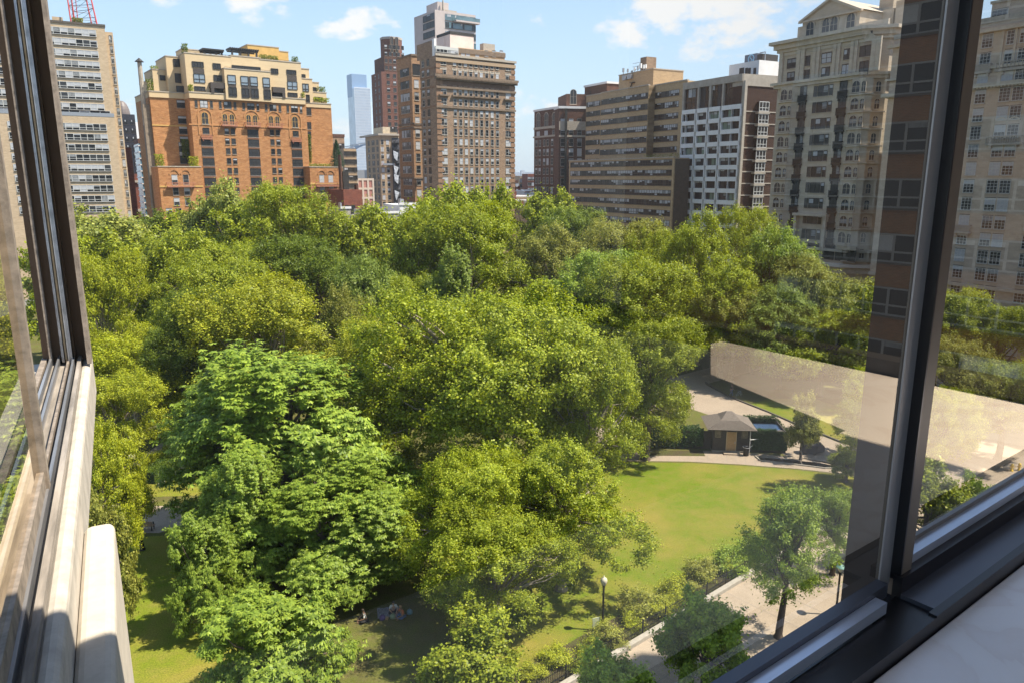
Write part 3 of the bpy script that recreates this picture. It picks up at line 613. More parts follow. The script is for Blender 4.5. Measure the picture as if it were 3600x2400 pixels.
class Bld:
    """a building standing on an Empty; local x runs to the right along the face, y goes into the building"""
    def __init__(s, name, px, py, D, az, label, cat='building', group=None):
        p = at(px, py, D); s.az = az; s.rot = PI / 2 - R(az)
        s.o = Vector((p.x, p.y, 0)); s.zt = p.z
        s.dx = Vector((math.sin(R(az)), math.cos(R(az)), 0)); s.dy = Vector((-s.dx.y, s.dx.x, 0))
        s.root = empty(name, s.o, s.rot, label, cat, group); s.mb = {}; s.nwin = 0; s.rest = []; s.rnd = random.Random(name + str(px))
    def hit(s, px, py, y0=0.0):
        """pixel ray with the plane y=y0 -> local x, z"""
        r = ray(px, py); c = Vector((0, 0, CAMZ)); t = (y0 - (c - s.o).dot(s.dy)) / r.dot(s.dy); q = c + r * t - s.o
        return q.dot(s.dx), q.z
    def hits(s, px, py, x0=0.0):
        r = ray(px, py); c = Vector((0, 0, CAMZ)); t = (x0 - (c - s.o).dot(s.dx)) / r.dot(s.dx); q = c + r * t - s.o
        return q.dot(s.dy), q.z
    def P(s, name, bottom=True):
        if name not in s.mb: s.mb[name] = MB()
        return s.mb[name]
    def blk(s, part, xl, yl, xr, yr, yb, y0, dep, m, bottom=None, cap=None):
        x0, z1 = s.hit(xl, yl, y0); x1, _ = s.hit(xr, yr, y0); z0 = 0 if yb is None else s.hit(xl, yb, y0)[1]
        s.P(part).box(x0, x1, y0, y0 + dep, z0, z1, m)
        if cap: s.P('coping').box(x0 - .15, x1 + .15, y0 - .15, y0 + dep + .15, z1 + .003, z1 + cap[0], cap[1])
        return x0, x1, z0, z1
    def win(s, x, z, w, h, style='s', y0=0.0, v=None, side=0, mesh=None, name='window'):
        """side 0: facing -y, 1: on the left wall x=x facing -x (then x is the plane, y0 the position)"""
        v = (s.rnd.choice([0, 0, 3, 0, 1, 0, 0, 4]) if style == 'b' else s.rnd.randrange(6)) if v is None else v
        me = mesh or win_mesh(w, h, style, v, None)
        loc = (x, y0, z); rz = 0 if side == 0 else (-PI / 2 if side == 1 else PI / 2)
        s.nwin += 1; s.rest.append((me, loc, rz, w * h, name))
    def grid(s, cols, rowpy, rows, colpx, w, h, style, y0=0.0, skip=None):
        xs = [s.hit(c, rowpy, y0)[0] for c in cols]; zs = [s.hit(colpx, r, y0)[1] for r in rows]
        for j, z in enumerate(zs):
            for i, x in enumerate(xs):
                if skip and (i, j) in skip: continue
                s.win(x, z - h / 2, w, h, style, y0)
    def done(s, limit=96):
        for k, m in s.mb.items(): m.build(k, s.root)
        big = sorted(s.rest, key=lambda q: -q[3])[:limit]; ids = set(map(id, big)); left = [q for q in s.rest if id(q) not in ids]
        for me, loc, rz, a, nm in big:
            o = bpy.data.objects.new(nm, me); C.link(o); o.parent = s.root; o.location = loc; o.rotation_euler = (0, 0, rz)
        if left:
            V = []; Fc = []; Mi = []; mats = []
            for me, loc, rz, a, nm in left:
                mt = Matrix.Translation(loc) @ Matrix.Rotation(rz, 4, 'Z'); b = len(V)
                V += [tuple(mt @ v.co) for v in me.vertices]
                for p in me.polygons:
                    m = me.materials[p.material_index]
                    if m not in mats: mats.append(m)
                    Fc.append(tuple(b + i for i in p.vertices)); Mi.append(mats.index(m))
            me = bpy.data.meshes.new('windows'); me.from_pydata(V, [], Fc)
            for m in mats: me.materials.append(m)
            me.polygons.foreach_set('material_index', Mi); o = bpy.data.objects.new('windows', me); C.link(o); o.parent = s.root; o['kind'] = 'stuff'
        return s.root
def lin(a, b, n): return [a + (b - a) * i / (n - 1) for i in range(n)]
def leafpile(root, name, x0, x1, y0, y1, z0, z1, n, size, col, seed=1):
    rng = np.random.default_rng(seed); P = rng.uniform((x0, y0, z0), (x1, y1, z1), size=(n, 3)); nn = rng.normal(size=(n, 3)) + [0, -.4, 1]
    o = bpy.data.objects.new(name, quads_mesh(name, leaves(P, nn, np.full(n, size), rng), M_leaf)); C.link(o); o.parent = root; o.color = tuple(col) + (1,); return o
B_tan = brick('brick_tan', (.50, .38, .25), (.42, .31, .20), (.45, .38, .3), .6, .25, var=.12)
B_org = brick('brick_orange', (.42, .215, .095), (.32, .145, .06), (.38, .2, .1), .7, .25, var=.3)
B_cream = brick('render_cream', (.58, .45, .28), (.55, .42, .26), (.46, .35, .22), 6, 1.1, var=.06)
B_brown = brick('brick_brown', (.29, .20, .135), (.215, .145, .10), (.3, .23, .17), .6, .25, var=.25)
B_dark = brick('brick_dark', (.13, .065, .045), (.085, .045, .035), (.14, .1, .08), .6, .25, var=.25)
B_red = brick('brick_red', (.22, .07, .045), (.15, .05, .035), (.2, .13, .1), .6, .25, var=.25)
B_buff = brick('brick_buff', (.40, .29, .185), (.32, .23, .15), (.36, .28, .2), .6, .25, var=.2)
B_lime = brick('limestone', (.47, .40, .31), (.42, .355, .275), (.36, .31, .25), 2.2, .75, var=.14)
B_lime2 = brick('limestone_far', (.50, .41, .32), (.42, .34, .265), (.46, .38, .3), .9, .4, var=.14)
M_conc = mat('concrete', (.36, .32, .27), .9, var=.15, scale=.6)
M_pink = mat('panel_pinkgrey', (.46, .40, .375), .8, var=.06, scale=.6)
M_wht = mat('white_panel', (.70, .69, .68), .7, var=.06, scale=.5)
M_bglass = mat('blue_glass', (.07, .17, .26), .12, spec=.9)
M_sglass = mat('sky_glass', (.48, .57, .66), .12, spec=.9, var=.12, scale=.12)
M_tglass = mat('teal_glass', (.10, .16, .18), .1, spec=.9, var=.3, scale=.3)
M_bronze = mat('bronze_glass', (.03, .022, .018), .15, spec=.8, var=.5, scale=.3)
M_metal = mat('metal_grey', (.35, .36, .38), .45, .6)
M_redpaint = mat('mast_red', (.55, .08, .07), .5)
# ================= pale ribbon windowed tower, left
T = Bld('apartment_tower', 300, 82, 196, 60, 'pale brick apartment tower with long ribbon windows behind the left window jamb')
T.zt = T.hit(367, 95)[1]; xr, zt = T.hit(367, 95); xl = -32
T.P('wall').box(xl, xr, 0, 22, 0, zt, B_tan); T.P('coping').box(xl - .2, xr + .2, -.2, 22, zt + .002, zt + .5, M_frame_br)
xr2, _ = T.hit(402, 413, -1.6); zl = T.hit(402, 413, -1.6)[1]
T.P('lower_wall').box(xl, xr2, -1.6, -.003, 0, zl, B_tan); T.P('terrace_rail').box(xl, xr2, -1.65, -1.6, zl + .01, zl + .9, M_metal)
xs0, zs = T.hit(372, 113, 3); xs1, _ = T.hit(396, 117, 3)
T.P('side_wall').box(xr + .002, xs1, 3, 18, 0, zs, B_tan)
wy = [125, 160, 193, 228, 263, 299, 334, 370]
x1 = T.hit(341, 125)[0]
for k, y in enumerate([111, 148, 185, 223, 261, 298, 334, 371]):
    xx, z = T.hit(335 + k * 4.2, y + 7); T.win(-24, z - .85, 24 + x1, 1.9, mesh=ribbon_mesh(24 + x1 - .2, 1.55, 17, T.rnd, .62), name='ribbon_window')
xx, z = T.hit(365, 404, -.0); T.win(-24, z - 1, 26, 2, mesh=ribbon_mesh(24 + x1 + 1, 1.9, 12, T.rnd, .4), name='ribbon_window')
x1b = T.hit(374, 445, -1.6)[0]
for k, y in enumerate(lin(448, 733, 9)):
    xx, z = T.hit(374 + k * 4, y, -1.6); T.win(-19, z - .85, 19 + x1b, 1.9, mesh=ribbon_mesh(19 + x1b, 1.55, 14, T.rnd, .4), y0=-1.6, name='ribbon_window')
for k, y in enumerate(lin(140, 755, 18)):
    xx, z = T.hit(384, y, 3); xw = (xr + xs1) / 2; T.win(xw + .3, z - .8, xs1 - xr - 1.2, 1.7, 'd', 3)
zt2 = zt
T.P('penthouse').box(T.hit(182, 62, 6)[0], T.hit(220, 62, 6)[0], 6, 12, zt, T.hit(200, 60, 6)[1], B_tan)
T.done(); leafpile(T.root, 'roof_planting', T.hit(255, 80, 2)[0], T.hit(292, 80, 2)[0], 1, 3, zt + .4, zt + 1.8, 700, .3, OL)
mb = MB(); a = (T.hit(250, 82, 4)[0], 4); b = (T.hit(347, 90, 4)[0] - .3, 4); zz = 28
legs = [(a[0], 4), (b[0], 4), (a[0] + .8, 12), (b[0] - .8, 12)]; tops = [(a[0] - .6, 6), (b[0] - 3.0, 6), (a[0] + 1, 10), (b[0] - 3.6, 10)]
for (x, y), (x2, y2) in zip(legs, tops):
    mb.tube((x, y, zt + .5), (x2, y2, zt + zz), .17, .14, M_redpaint)
    mb.tube((x + .9 if x < 0 else x, y, zt + .5), (x2 + .9 if x < 0 else x2, y2, zt + zz), .1, .1, M_redpaint)
def lp(i, t): return Vector((legs[i][0], legs[i][1], zt + .5)).lerp(Vector((tops[i][0], tops[i][1], zt + zz)), t)
for j in range(9):
    t = j / 9 + .05; t2 = t + 1 / 9
    for p_, q_ in ((0, 1), (2, 3), (0, 2), (1, 3)):
        mb.tube(lp(p_, t), lp(q_, t), .07, .07, M_metal, 4); mb.tube(lp(p_, t), lp(q_, t + .03), .06, .06, M_dark, 4)
        mb.tube(lp(p_, t), lp(q_, min(1, t2)), .04, .04, M_dark, 4)
m_ = mb.build('lattice_mast', None, loc=T.o, rz=T.rot, label='red and grey lattice mast on the roof of the pale ribbon windowed tower', cat='mast')
# the cable leaving the mast to the left
mb = MB(); mb.path([(a[0], 4, zt + 8.6), (a[0] - 8, 4, zt + 8.4), (a[0] - 20, 4, zt + 10.5)], [.12] * 3, M_dark, 5); mb.build('cable', None, loc=T.o, rz=T.rot, label='dark cable running left from the red lattice mast', cat='cable')

# ================= towers in the gap behind
def simple(name, px, py, D, az, xr, yr, dep, m, label, rows=0, h=1.6, y0=20, style=None, base=None, lx=None, **k):
    b = Bld(name, px, py, D, az, label); dep = abs(b.hits(lx, py + 6)[0]) if lx else dep; b.dep = dep; x1, _ = b.hit(xr, yr); b.P('wall').box(0, x1, 0, dep, 0, b.zt, m); b.w = x1; return b
b = simple('dark_glass_tower', 428, 402, 330, 58, 474, 412, 30, mat('black_cladding', (.035, .035, .045), .35), 'black clad tower with a domed top in the gap left of the orange building')
for k in range(20):
    for s_ in (0, 1): b.win(b.w * (.06 + .5 * s_), b.zt - 4.2 - k * 3.5, b.w * .4, 1.9, mesh=WINC.setdefault('dgt', ribbon_mesh(b.w * .4, 1.9, 4, b.rnd, .1, M_frame_dk)), name='ribbon_window')
b.P('dome').lathe([(b.w * .62 * math.cos(t), b.zt + .01 + 6.5 * math.sin(t)) for t in lin(0, PI / 2 - .02, 8)], mat('dome_copper', (.16, .13, .12), .5), 16, (b.w * .3, 12)); b.done()
b = simple('white_framed_tower', 472, 430, 420, 58, 508, 440, 25, M_wht, 'white tower with blue glass windows behind the narrow blue building')
for k in range(9):
    b.win(b.w * .12, b.zt - 14 - k * 7, 1, 5, mesh=WINC.setdefault('wft', ribbon_mesh(b.w * .36, 5.4, 3, b.rnd, 0, M_wht, tint=M_bglass)), name='ribbon_window'); b.win(b.w * .6, b.zt - 20 - k * 7, 1, 5, mesh=WINC.setdefault('wft2', ribbon_mesh(b.w * .22, 5.4, 2, b.rnd, 0, M_wht, tint=M_bglass)), name='ribbon_window')
b.done()
b = simple('blue_glass_building', 487, 505, 262, 58, 520, 512, 14, M_bglass, 'narrow blue glass building with white floor bands beside the orange building')
for k, y in enumerate(lin(515, 760, 12)):
    z = b.hit(500, y)[1]; b.P('floor_band').box(-.25, b.w + .05, -.3, 14, z, z + .35, M_wht)
b.P('parapet').box(-.1, b.w, -.1, 14, b.zt + .01, b.zt + 1.6, B_dark); b.done()
b = simple('red_brick_slab', 441, 520, 245, 58, 462, 525, 20, B_red, 'thin dark red brick wall right of the ribbon windowed tower'); b.done()
b = simple('rowhouse', 465, 612, 285, 58, 505, 618, 14, B_red, 'low brick house with a pale cornice in the gap below the black tower')
b.P('cornice').box(-.4, b.w, -.7, 0, b.zt - 3.2, b.zt - 2.4, M_stone); b.P('upper_cornice').box(-.2, b.w, -.4, 0, b.zt - 14, b.zt - 13, M_stone)
for k in range(6): b.win(2.5 + (k % 3) * 3, b.zt - 9 - 5 * (k // 3) * 1.8, 1.2, 2.2, 's')
b.done()

# ================= orange brick building
def Z2(x, y): return 450 + x / 2.24, 100 + y / 2.24
O = Bld('orange_brick_building', *Z2(483, 545), 226, 54, 'orange brick apartment block with a cream stepped penthouse top behind the tall trees')
def oh(x, y, y0=0): return O.hit(*Z2(x, y), y0)
def ob(part, xl, yl, xr, yr, yb, y0, dep, m, cap=True):
    a = O.blk(part, *Z2(xl, yl), *Z2(xr, yr), None if yb is None else 100 + yb / 2.24, y0, dep, m)
    if cap: O.P('coping').box(a[0] - .12, a[1] + .12, y0 - .12, y0 + dep, a[3] + .003, a[3] + .28, M_stone)
    return a
M_spand = mat('spandrel_dark', (.06, .05, .045), .6)
ob('wall', 483, 545, 1402, 612, None, 0, 26, B_org, False)
a = ob('recessed_wall', 170, 540, 483, 547, None, 6, 22, B_org, False)
ob('recessed_wall', 1402, 612, 1600, 622, None, 5, 22, B_org, False)
wl = ob('left_wing', 235, 1092, 575, 1100, None, -4, 9.9, B_org)
wr = ob('right_wing', 1430, 1095, 1688, 1097, None, -5, 9.9, B_org)
# cream top
ob('cream_wall', 480, 505, 1398, 580, 548, -.35, 26.3, B_cream)                 # parapet band in front
ob('cream_wall', 165, 498, 480, 505, 541, 5.7, 22, B_cream)
ob('cream_wall', 1402, 590, 1598, 585, 620, 4.8, 22, B_cream)
ob('cream_block', 443, 195, 808, 222, 545, 1.6, 20, B_cream)
ob('cream_block', 808, 217, 1037, 235, 545, 1.597, 20.2, B_cream)
ob('cream_block', 1037, 248, 1360, 282, 545, 1.6, 20, B_cream)
ob('cream_bay', 755, 318, 1120, 350, 560, -.9, 5, B_cream)
ob('cream_block', 295, 222, 443, 225, 545, 8, 14, B_cream)
ob('cream_block', 190, 325, 300, 332, 545, 10, 12, B_cream)
ob('cream_block', 152, 415, 330, 418, 545, 10.5, 12, B_cream)
ob('cream_block', 1360, 320, 1425, 325, 600, 6, 14, B_cream)
ob('cream_block', 1365, 398, 1450, 402, 600, 5.4, 14.2, B_cream)
ob('cream_block', 1450, 428, 1502, 432, 600, 7, 12, B_cream)
ob('cream_block', 1455, 505, 1562, 510, 600, 6.4, 12.2, B_cream)
M_ochre = mat('render_ochre', (.52, .33, .11), .85, var=.1, scale=.5)
ob('penthouse', 940, 132, 1187, 155, 300, 12, 10, M_ochre); ob('penthouse', 1187, 183, 1262, 190, 300, 12.5, 9, M_ochre)
ob('penthouse', 425, 165, 590, 172, 300, 8, 8, B_cream)
# string courses
for (xl, yl, xr_, y0) in ((500, 752, 1402, 0), ):
    z = oh(xl, yl, y0)[1]; O.P('string_course').box(oh(483, 752)[0] - .1, oh(1402, 800)[0], -.14, 0, z - .35, z, mat('moulded_brick', (.44, .22, .09), .9))
z = oh(200, 758, 6)[1]; O.P('string_course').box(a[0] - .1, -.002, 5.86, 6, z - .35, z, M_ochre)
for wv, ys in ((wl, 1243), (wr, 1222)):
    y0 = -4 if wv is wl else -5; z = oh(260 if wv is wl else 1450, ys, y0)[1]; O.P('string_course').box(wv[0] - .1, wv[1] + .1, y0 - .14, y0, z - .35, z + .1, M_ochre)
# triple windows under the cream top
for cx, cy in ((597, 598), (785, 607), (967, 619), (1142, 629), (1311, 638)):
    x, z = oh(cx, cy)
    O.win(x, z - .95, 2.1, 1.9, 'c'); O.win(x - 2.15, z - .95, .7, 1.9, 'b'); O.win(x + 2.15, z - .95, .7, 1.9, 'b')
M_moul = mat('moulded_brick', (.44, .22, .09), .9); M_terr = mat('terracotta', (.36, .16, .10), .85, var=.15, scale=1)
# arches, balconies
def arch_ring(x, z, r, y0, m, part='arch_moulding', leg=0):
    mb = O.P(part)
    for j in range(12):
        a0 = PI * j / 12; a1 = PI * (j + 1) / 12
        for q in (1,):
            p = [(x + rr * math.cos(t), z + rr * math.sin(t)) for rr, t in ((r, a0), (r + .3, a0), (r + .3, a1), (r, a1))]
            mb.poly([(u, y0 - .16, v) for u, v in p], m); mb.poly([(p[1][0], y0 - .16, p[1][1]), (p[1][0], y0, p[1][1]), (p[2][0], y0, p[2][1]), (p[2][0], y0 - .16, p[2][1])], m)
    if leg:
        for s_ in (-1, 1): mb.box(x + s_ * (r + .15) - .15, x + s_ * (r + .15) + .15, y0 - .16, y0, z - leg, z, m)
def balcony(bl, x, z, w, y0, m, dep=1.1, name='balcony', n=None):
    mb = MB(); mb.box(-w / 2, w / 2, -dep, 0, -.35, 0, m); mb.box(-w / 2, w / 2, -dep, -dep + .12, .85, 1.0, m)
    n = n or int(w / .35)
    for i in range(n + 1):
        u = -w / 2 + .06 + (w - .12) * i / n; mb.box(u - .06, u + .06, -dep + .02, -dep + .1, 0, .85, m)
    for s_ in (-1, 1): mb.box(s_ * (w / 2 - .06) - .06, s_ * (w / 2 - .06) + .06, -dep + .1, 0, .85, .98, m); mb.box(s_ * w * .36 - .12, s_ * w * .36 + .12, -dep * .8, 0, -.8, -.35, m)
    o = mb.build(name, bl.root, loc=(x, y0, z)); return o
for cx, cy, zb in ((795, 765, 0), (979, 770, 0), (1154, 777, 0)):
    x, z = oh(cx, cy); arch_ring(x, z + 2.3, 2.1, 0, M_moul)
    for s_ in (-1, 1): O.win(x + s_ * 1.0, z + .2, 1.3, 3.0, mesh=arch_mesh(1.3, 3.0, 0, M_ochre))
    balcony(O, x, z, 4.6, 0, M_terr)
for cx, cy in ((610, 760), (1318, 787)):
    x, z = oh(cx, cy); arch_ring(x, z + 2.6, 1.8, 0, M_moul, leg=5.5); O.win(x, z + .2, 1.9, 3.6, mesh=arch_mesh(1.8, 3.3, 0, M_ochre)); O.win(x, z - 2.6, 1.8, 1.6, 'c', v=0); balcony(O, x, z - 3.9, 3.0, 0, M_terr, .7)
# window columns
for col, n0, xs, w_, st in (((628, 892), 8, (590, 655), 0, 0),):
    pass
for cxs, ys in (((622, 895), (638, 1208)), ((984, 828), (1005, 1205)), ((1327, 914), (1347, 1205))):
    n_ = round((ys[1] - cxs[1]) / 76) + 1; x, z0 = oh(*cxs); z1 = oh(*ys)[1]
    for z in lin(z0, z1, n_) + [z1 - (z0 - z1) / max(1, n_ - 1), z1 - 2 * (z0 - z1) / max(1, n_ - 1)]:
        O.win(x, z - 1.15, 3.3, 2.1, mesh=win_mesh(3.3, 2.1, 't', 0, None)); O.P('spandrel').box(x - 1.8, x + 1.8, -.08, 0, z + 1.3, z + 1.55, M_terr)
for xa, xb, y_, yb_ in ((777, 826, 812, 1200), (1133, 1180, 822, 1195)):
    z0 = oh(xa, y_)[1]; z1 = oh(xa + 22, yb_)[1]
    for z in lin(z0, z1, 6) + [z1 - (z0 - z1) / 5, z1 - 2 * (z0 - z1) / 5]:
        for xx_ in (xa, xb): O.win(oh(xx_, y_)[0], z - .85, 1.2, 1.6, 'b')
for y_ in (600, 724, 805, 885, 965, 1040): O.win(oh(418 + (y_ - 600) * .09, y_, 6)[0], oh(420, y_, 6)[1] - 1, 2.4 if y_ < 950 else 3.4, 2.1 if y_ < 950 else 3.4, 'b', 6, v=1)
for y_ in (660, 770, 842, 912): O.win(oh(1424, y_, 5)[0], oh(1424, y_, 5)[1] - 1, 1.6, 2.1, 'b', 5)
for cx1, cx2, y_, y0, bx in ((368, 457, 1195, -4, 415), (1526, 1597, 1192, -5, 1565)):
    for cx in (cx1, cx2):
        x, z = oh(cx, y_, y0); O.win(x, z - 1.4, 1.5, 2.8, 's', y0); arch_ring(x, z + 1.6, 1.1, y0, B_org)
        for dy in (88, 170): O.win(x, oh(cx + 6, y_ + dy * (1 if y0 == -4 else .9), y0)[1] - 1.1, 1.5, 2.1, 's', y0)
    x, z = oh(bx, y_ + 42, y0); balcony(O, x, z - .2, 7.6, y0, M_terr)
for cx in (325, 400): O.win(oh(cx, 1450, -4)[0], oh(cx, 1450, -4)[1] - 1, 1.6, 2.1, 's', -4)
for cx in (1537, 1608, 1655): O.win(oh(cx, 1418, -5)[0], oh(cx, 1418, -5)[1] - 1, 1.6, 2.1, 's', -5)
# cream storey windows
M_sky1 = mat('studio_glass', (.20, .25, .30), .1, spec=.9)
def cw(x1, y1, x2, y2, y0, n=3, rows=(.5,), tint=None, part='window'):
    xa, za = oh(x1, y1, y0); xb, zb = oh(x2, y2, y0); xc, _ = oh(x2, y1 + (y2 - y1) * .1, y0); w_ = abs(xc - xa); h_ = za - zb
    mb = MB(); mb.box(0, w_, -.05, .02, 0, h_, tint or M_glass2)
    for i in range(n + 1): mb.box(w_ * i / n - .08, w_ * i / n + .08, -.16, -.051, 0, h_, M_frame_dk)
    for q in (0, 1) + tuple(rows): mb.box(0, w_, -.165, -.055, h_ * q - .08, h_ * q + .08, M_frame_dk)
    o = mb.build(part, O.root, loc=(xa, y0, zb)); return xa, w_, zb, h_
cw(503, 262, 592, 312, 1.6, 4, ()); z_ = None
xa, w_, zb, h_ = cw(515, 358, 602, 432, 1.6, 2, (.4,), M_sky1); O.P('spandrel').box(xa, xa + w_, 1.5, 1.6, zb + h_ + .2, oh(503, 312, 1.6)[1], M_spand)
cw(667, 277, 727, 326, 1.6, 3, ()); cw(818, 292, 1040, 338, 1.6, 9, ()); cw(1125, 318, 1180, 362, 1.6, 3, ())
cw(1248, 328, 1322, 368, 1.6, 4, ()); xa, w_, zb, h_ = cw(1254, 418, 1330, 486, 1.6, 2, (.4,), M_sky1); O.P('spandrel').box(xa, xa + w_, 1.5, 1.6, zb + h_ + .2, oh(1248, 368, 1.6)[1], M_spand)
for x1_, x2_, yt in ((783, 845, 368), (886, 943, 377), (960, 1017, 381), (1060, 1113, 389)):
    xa, w_, zb, h_ = cw(x1_, yt, x2_, yt + 76, -.9, 1, (.3,), M_sky1); xa2, w2, zb2, h2 = cw(x1_ + 8, yt + 97, x2_ + 8, yt + 172, -.9, 2, (.3,), M_glass2); O.P('spandrel').box(xa, xa + w_, -.98, -.9, zb2 + h2 + .1, zb - .1, M_spand)
xa = oh(943, 379, -.9)[0]; xb = oh(960, 379, -.9)[0]; O.P('spandrel').box(xa + .1, xb - .1, -.97, -.9, oh(950, 545, -.9)[1], oh(950, 380, -.9)[1], M_spand)
cw(674, 370, 735, 420, 1.6, 2, ()); cw(522, 458, 606, 498, 1.6, 3, ()); cw(1258, 508, 1332, 546, 1.6, 3, ()); cw(355, 242, 424, 308, 8, 3, (.7,)); cw(368, 357, 430, 432, 8, 2, (.4,)); cw(380, 455, 440, 522, 6, 2, (.4,)); cw(210, 458, 300, 496, 10.5, 3, ())
cw(1372, 437, 1420, 500, 5.4, 2, (.3,), M_sky1); cw(1400, 525, 1428, 585, 4.8, 1, (.4,)); cw(1366, 364, 1395, 390, 6, 2, ()); cw(1465, 542, 1530, 572, 6.4, 4, ()); cw(1455, 466, 1480, 496, 7, 1, ()); cw(250, 372, 290, 412, 10, 2, ())
# loggias
for x1_, y1_, x2_, y2_ in ((650, 425, 768, 455), (1140, 462, 1238, 490)):
    xa, za = oh(x1_, y1_, -.6); xb, zb = oh(x2_, y2_, -.6); zz_ = oh(x1_, y1_ + 83, -.6)[1]
    O.P('loggia').box(xa, xb, -.6, 1.6, za - 1.6, za, M_spand); O.P('loggia').box(xa + .1, xb - .1, 1.3, 1.55, zz_, za - 1.6, M_glass)
    xe = xa if x1_ < 900 else xb - .9; O.P('loggia').box(xe, xe + .9, -.6, -.1, zz_, za - 1.6, M_spand)
# pergolas on the roof
mb = O.P('pergola'); z0 = oh(600, 205, 3)[1]
for (xl_, yl_, xr_, yr_) in ((585, 165, 745, 185), (800, 158, 1018, 180)):
    xa, za = oh(xl_, yl_ + 8, 3); xb, _ = oh(xr_, yr_, 3); n_ = 17 if xl_ < 700 else 14
    for i in range(n_): u = xa + (xb - xa) * i / (n_ - 1); mb.box(u - .13, u + .13, 1.8, 6.5, za, za + .5, M_frame_dk)
    for y_ in (2.4, 6): mb.box(xa, xb, y_ - .12, y_ + .12, za - .4, za, M_frame_dk)
    for u in lin(xa + .5, xb - .5, 4): mb.box(u - .25, u + .25, 2.2, 2.7, z0 - 2, za - .4, M_frame_dk)
for (xl_, yl_, xr_, yr_, y0) in ((445, 182, 808, 215, 1.6), (1037, 235, 1352, 268, 1.6), (760, 305, 1118, 338, -.9)):
    xa, za = oh(xl_, yl_, y0); xb, _ = oh(xr_, yr_, y0); m2_ = O.P('roof_rail'); m2_.box(xa, xb, y0 + .1, y0 + .16, za, za + .08, M_frame_dk)
    for u in lin(xa, xb, int((xb - xa) / 1.3)): m2_.box(u - .04, u + .04, y0 + .1, y0 + .16, za - 1.1, za, M_frame_dk)
# left side wall seen edge-on, drain chimney
O.P('side_wall').box(a[0] - 1.9, a[0] - .01, 7, 9.5, 0, a[3] - 2, mat('flue_brick', (.22, .18, .14), .9, var=.2))
O.P('flue').tube((a[0] - 1.4, 8, a[3] - 8), (a[0] - 1.4, 8, a[3] + 9.5), .75, .6, M_conc, 8).lathe([(1.3, a[3] + 9.7), (.05, a[3] + 10.8)], M_frame_dk, 8, (a[0] - 1.4, 8))
O.done()
for nm, x1_, x2_, y_, y0, hh, col in (('roof_shrub', 430, 475, 192, 2.5, 2.6, DG), ('roof_shrub', 1040, 1185, 248, 2.5, 1.6, DG), ('roof_shrub', 1300, 1340, 268, 2.5, 1.8, DG), ('roof_shrub', 480, 515, 493, .4, 1.8, MG), ('roof_shrub', 155, 205, 492, 6.3, 3.4, DG), ('roof_shrub', 190, 250, 405, 11, 4, MG), ('roof_shrub', 1465, 1585, 576, 5.2, 1.3, YG), ('roof_shrub', 1480, 1555, 502, 7, 1.8, DG), ('roof_shrub', 1375, 1392, 546, .5, 1.6, MG), ('terrace_shrub', 222, 290, 1088, -3, 3.4, YG), ('terrace_shrub', 488, 560, 1092, -3, 3, BR), ('hanging_ivy', 432, 488, 1020, 5.2, 5.5, DG), ('hanging_ivy', 1424, 1450, 1060, 4.3, 9, DG), ('terrace_plants', 1440, 1600, 1092, -4, 1, OL)):
    xa, za = oh(x1_, y_, y0); xb, _ = oh(x2_, y_, y0); leafpile(O.root, nm, xa, xb, y0 - .4, y0 + .6 if 'ivy' in nm else y0 + 1.8, za, za + hh, int(260 * (xb - xa) * hh / 4) + 60, .42, col, int(x1_))
# conifer on the right wing terrace
xa, za = oh(1648, 1092, -3); mb = MB(); rng = np.random.default_rng(4); n_ = 2600; t_ = rng.uniform(0, 1, n_); th = rng.uniform(0, 2 * PI, n_); rr = (1 - t_) * 2.9 * rng.uniform(.3, 1, n_) + .1
Pp = np.stack([rr * np.cos(th), rr * np.sin(th), t_ * 8.6], 1); con = empty('conifer', O.o + O.dx * xa + O.dy * -3 + Vector((0, 0, za)), 0, 'dark conifer on the terrace of the right orange wing', 'tree')
c_ = bpy.data.objects.new('crown', quads_mesh('crown', leaves(Pp, rng.normal(size=(n_, 3)) + [0, 0, .8], np.full(n_, .5), rng, .3), M_leaf)); C.link(c_); c_.parent = con; c_.color = (.035, .08, .035, 1)
mb.tube((0, 0, 0), (0, 0, 7), .16, .04, M_bark); mb.build('trunk', con)

# ================= far things between orange and brown buildings
b = simple('brick_apartment_block', 1168, 482, 330, 58, 1210, 483, 20, B_brown, 'brown brick block with stepped top right of the orange building')
for r_ in range(14):
    for c__ in range(4): b.win(b.w * (.2 + c__ * .22), b.zt - 5 - r_ * 4.4, 1.3, 2.2, 'b')
b.P('parapet').box(-.2, b.w + .2, -.2, 20, b.zt + .01, b.zt + 1.2, B_dark); b.done()
b = simple('buff_apartment_block', 1208, 523, 320, 58, 1252, 524, 20, B_buff, 'buff brick block left of the glass skyscraper')
for r_ in range(13):
    for c__ in range(5): b.win(b.w * (.12 + c__ * .19), b.zt - 3 - r_ * 3.3, 1.5, 1.8, 'b')
b.done()
S = Bld('glass_skyscraper', 1236, 262, 800, 58, 'pale blue glass skyscraper far behind the orange building')
xr_, _ = S.hit(1287, 262); S.P('tower').box(0, xr_, 0, 14, 0, S.zt, M_sglass); xa, za = S.hit(1245, 310, -6); xb, _ = S.hit(1300, 314, -6); S.P('front_tower').box(xa, xb, -6, -.01, 0, za, M_sglass); xb2, zb2 = S.hit(1308, 358, 2); S.P('low_tower').box(xr_ + .01, xb2, 2, 12, 0, zb2, M_sglass)
M_mul = mat('mullion_pale', (.5, .55, .62), .5)
for z in lin(0, za, 44): S.P('floor_lines').box(xa - .1, xb + .1, -6.2, -6, z, z + .9, M_mul)
for u in lin(xa, xb, 18): S.P('mullions').box(u - .2, u + .2, -6.35, -6.2, 0, za, M_mul)
for z in lin(za + 2, S.zt - .8, 12): S.P('floor_lines').box(-.1, xr_ + .1, -.2, -.01, z, z + .6, M_mul)
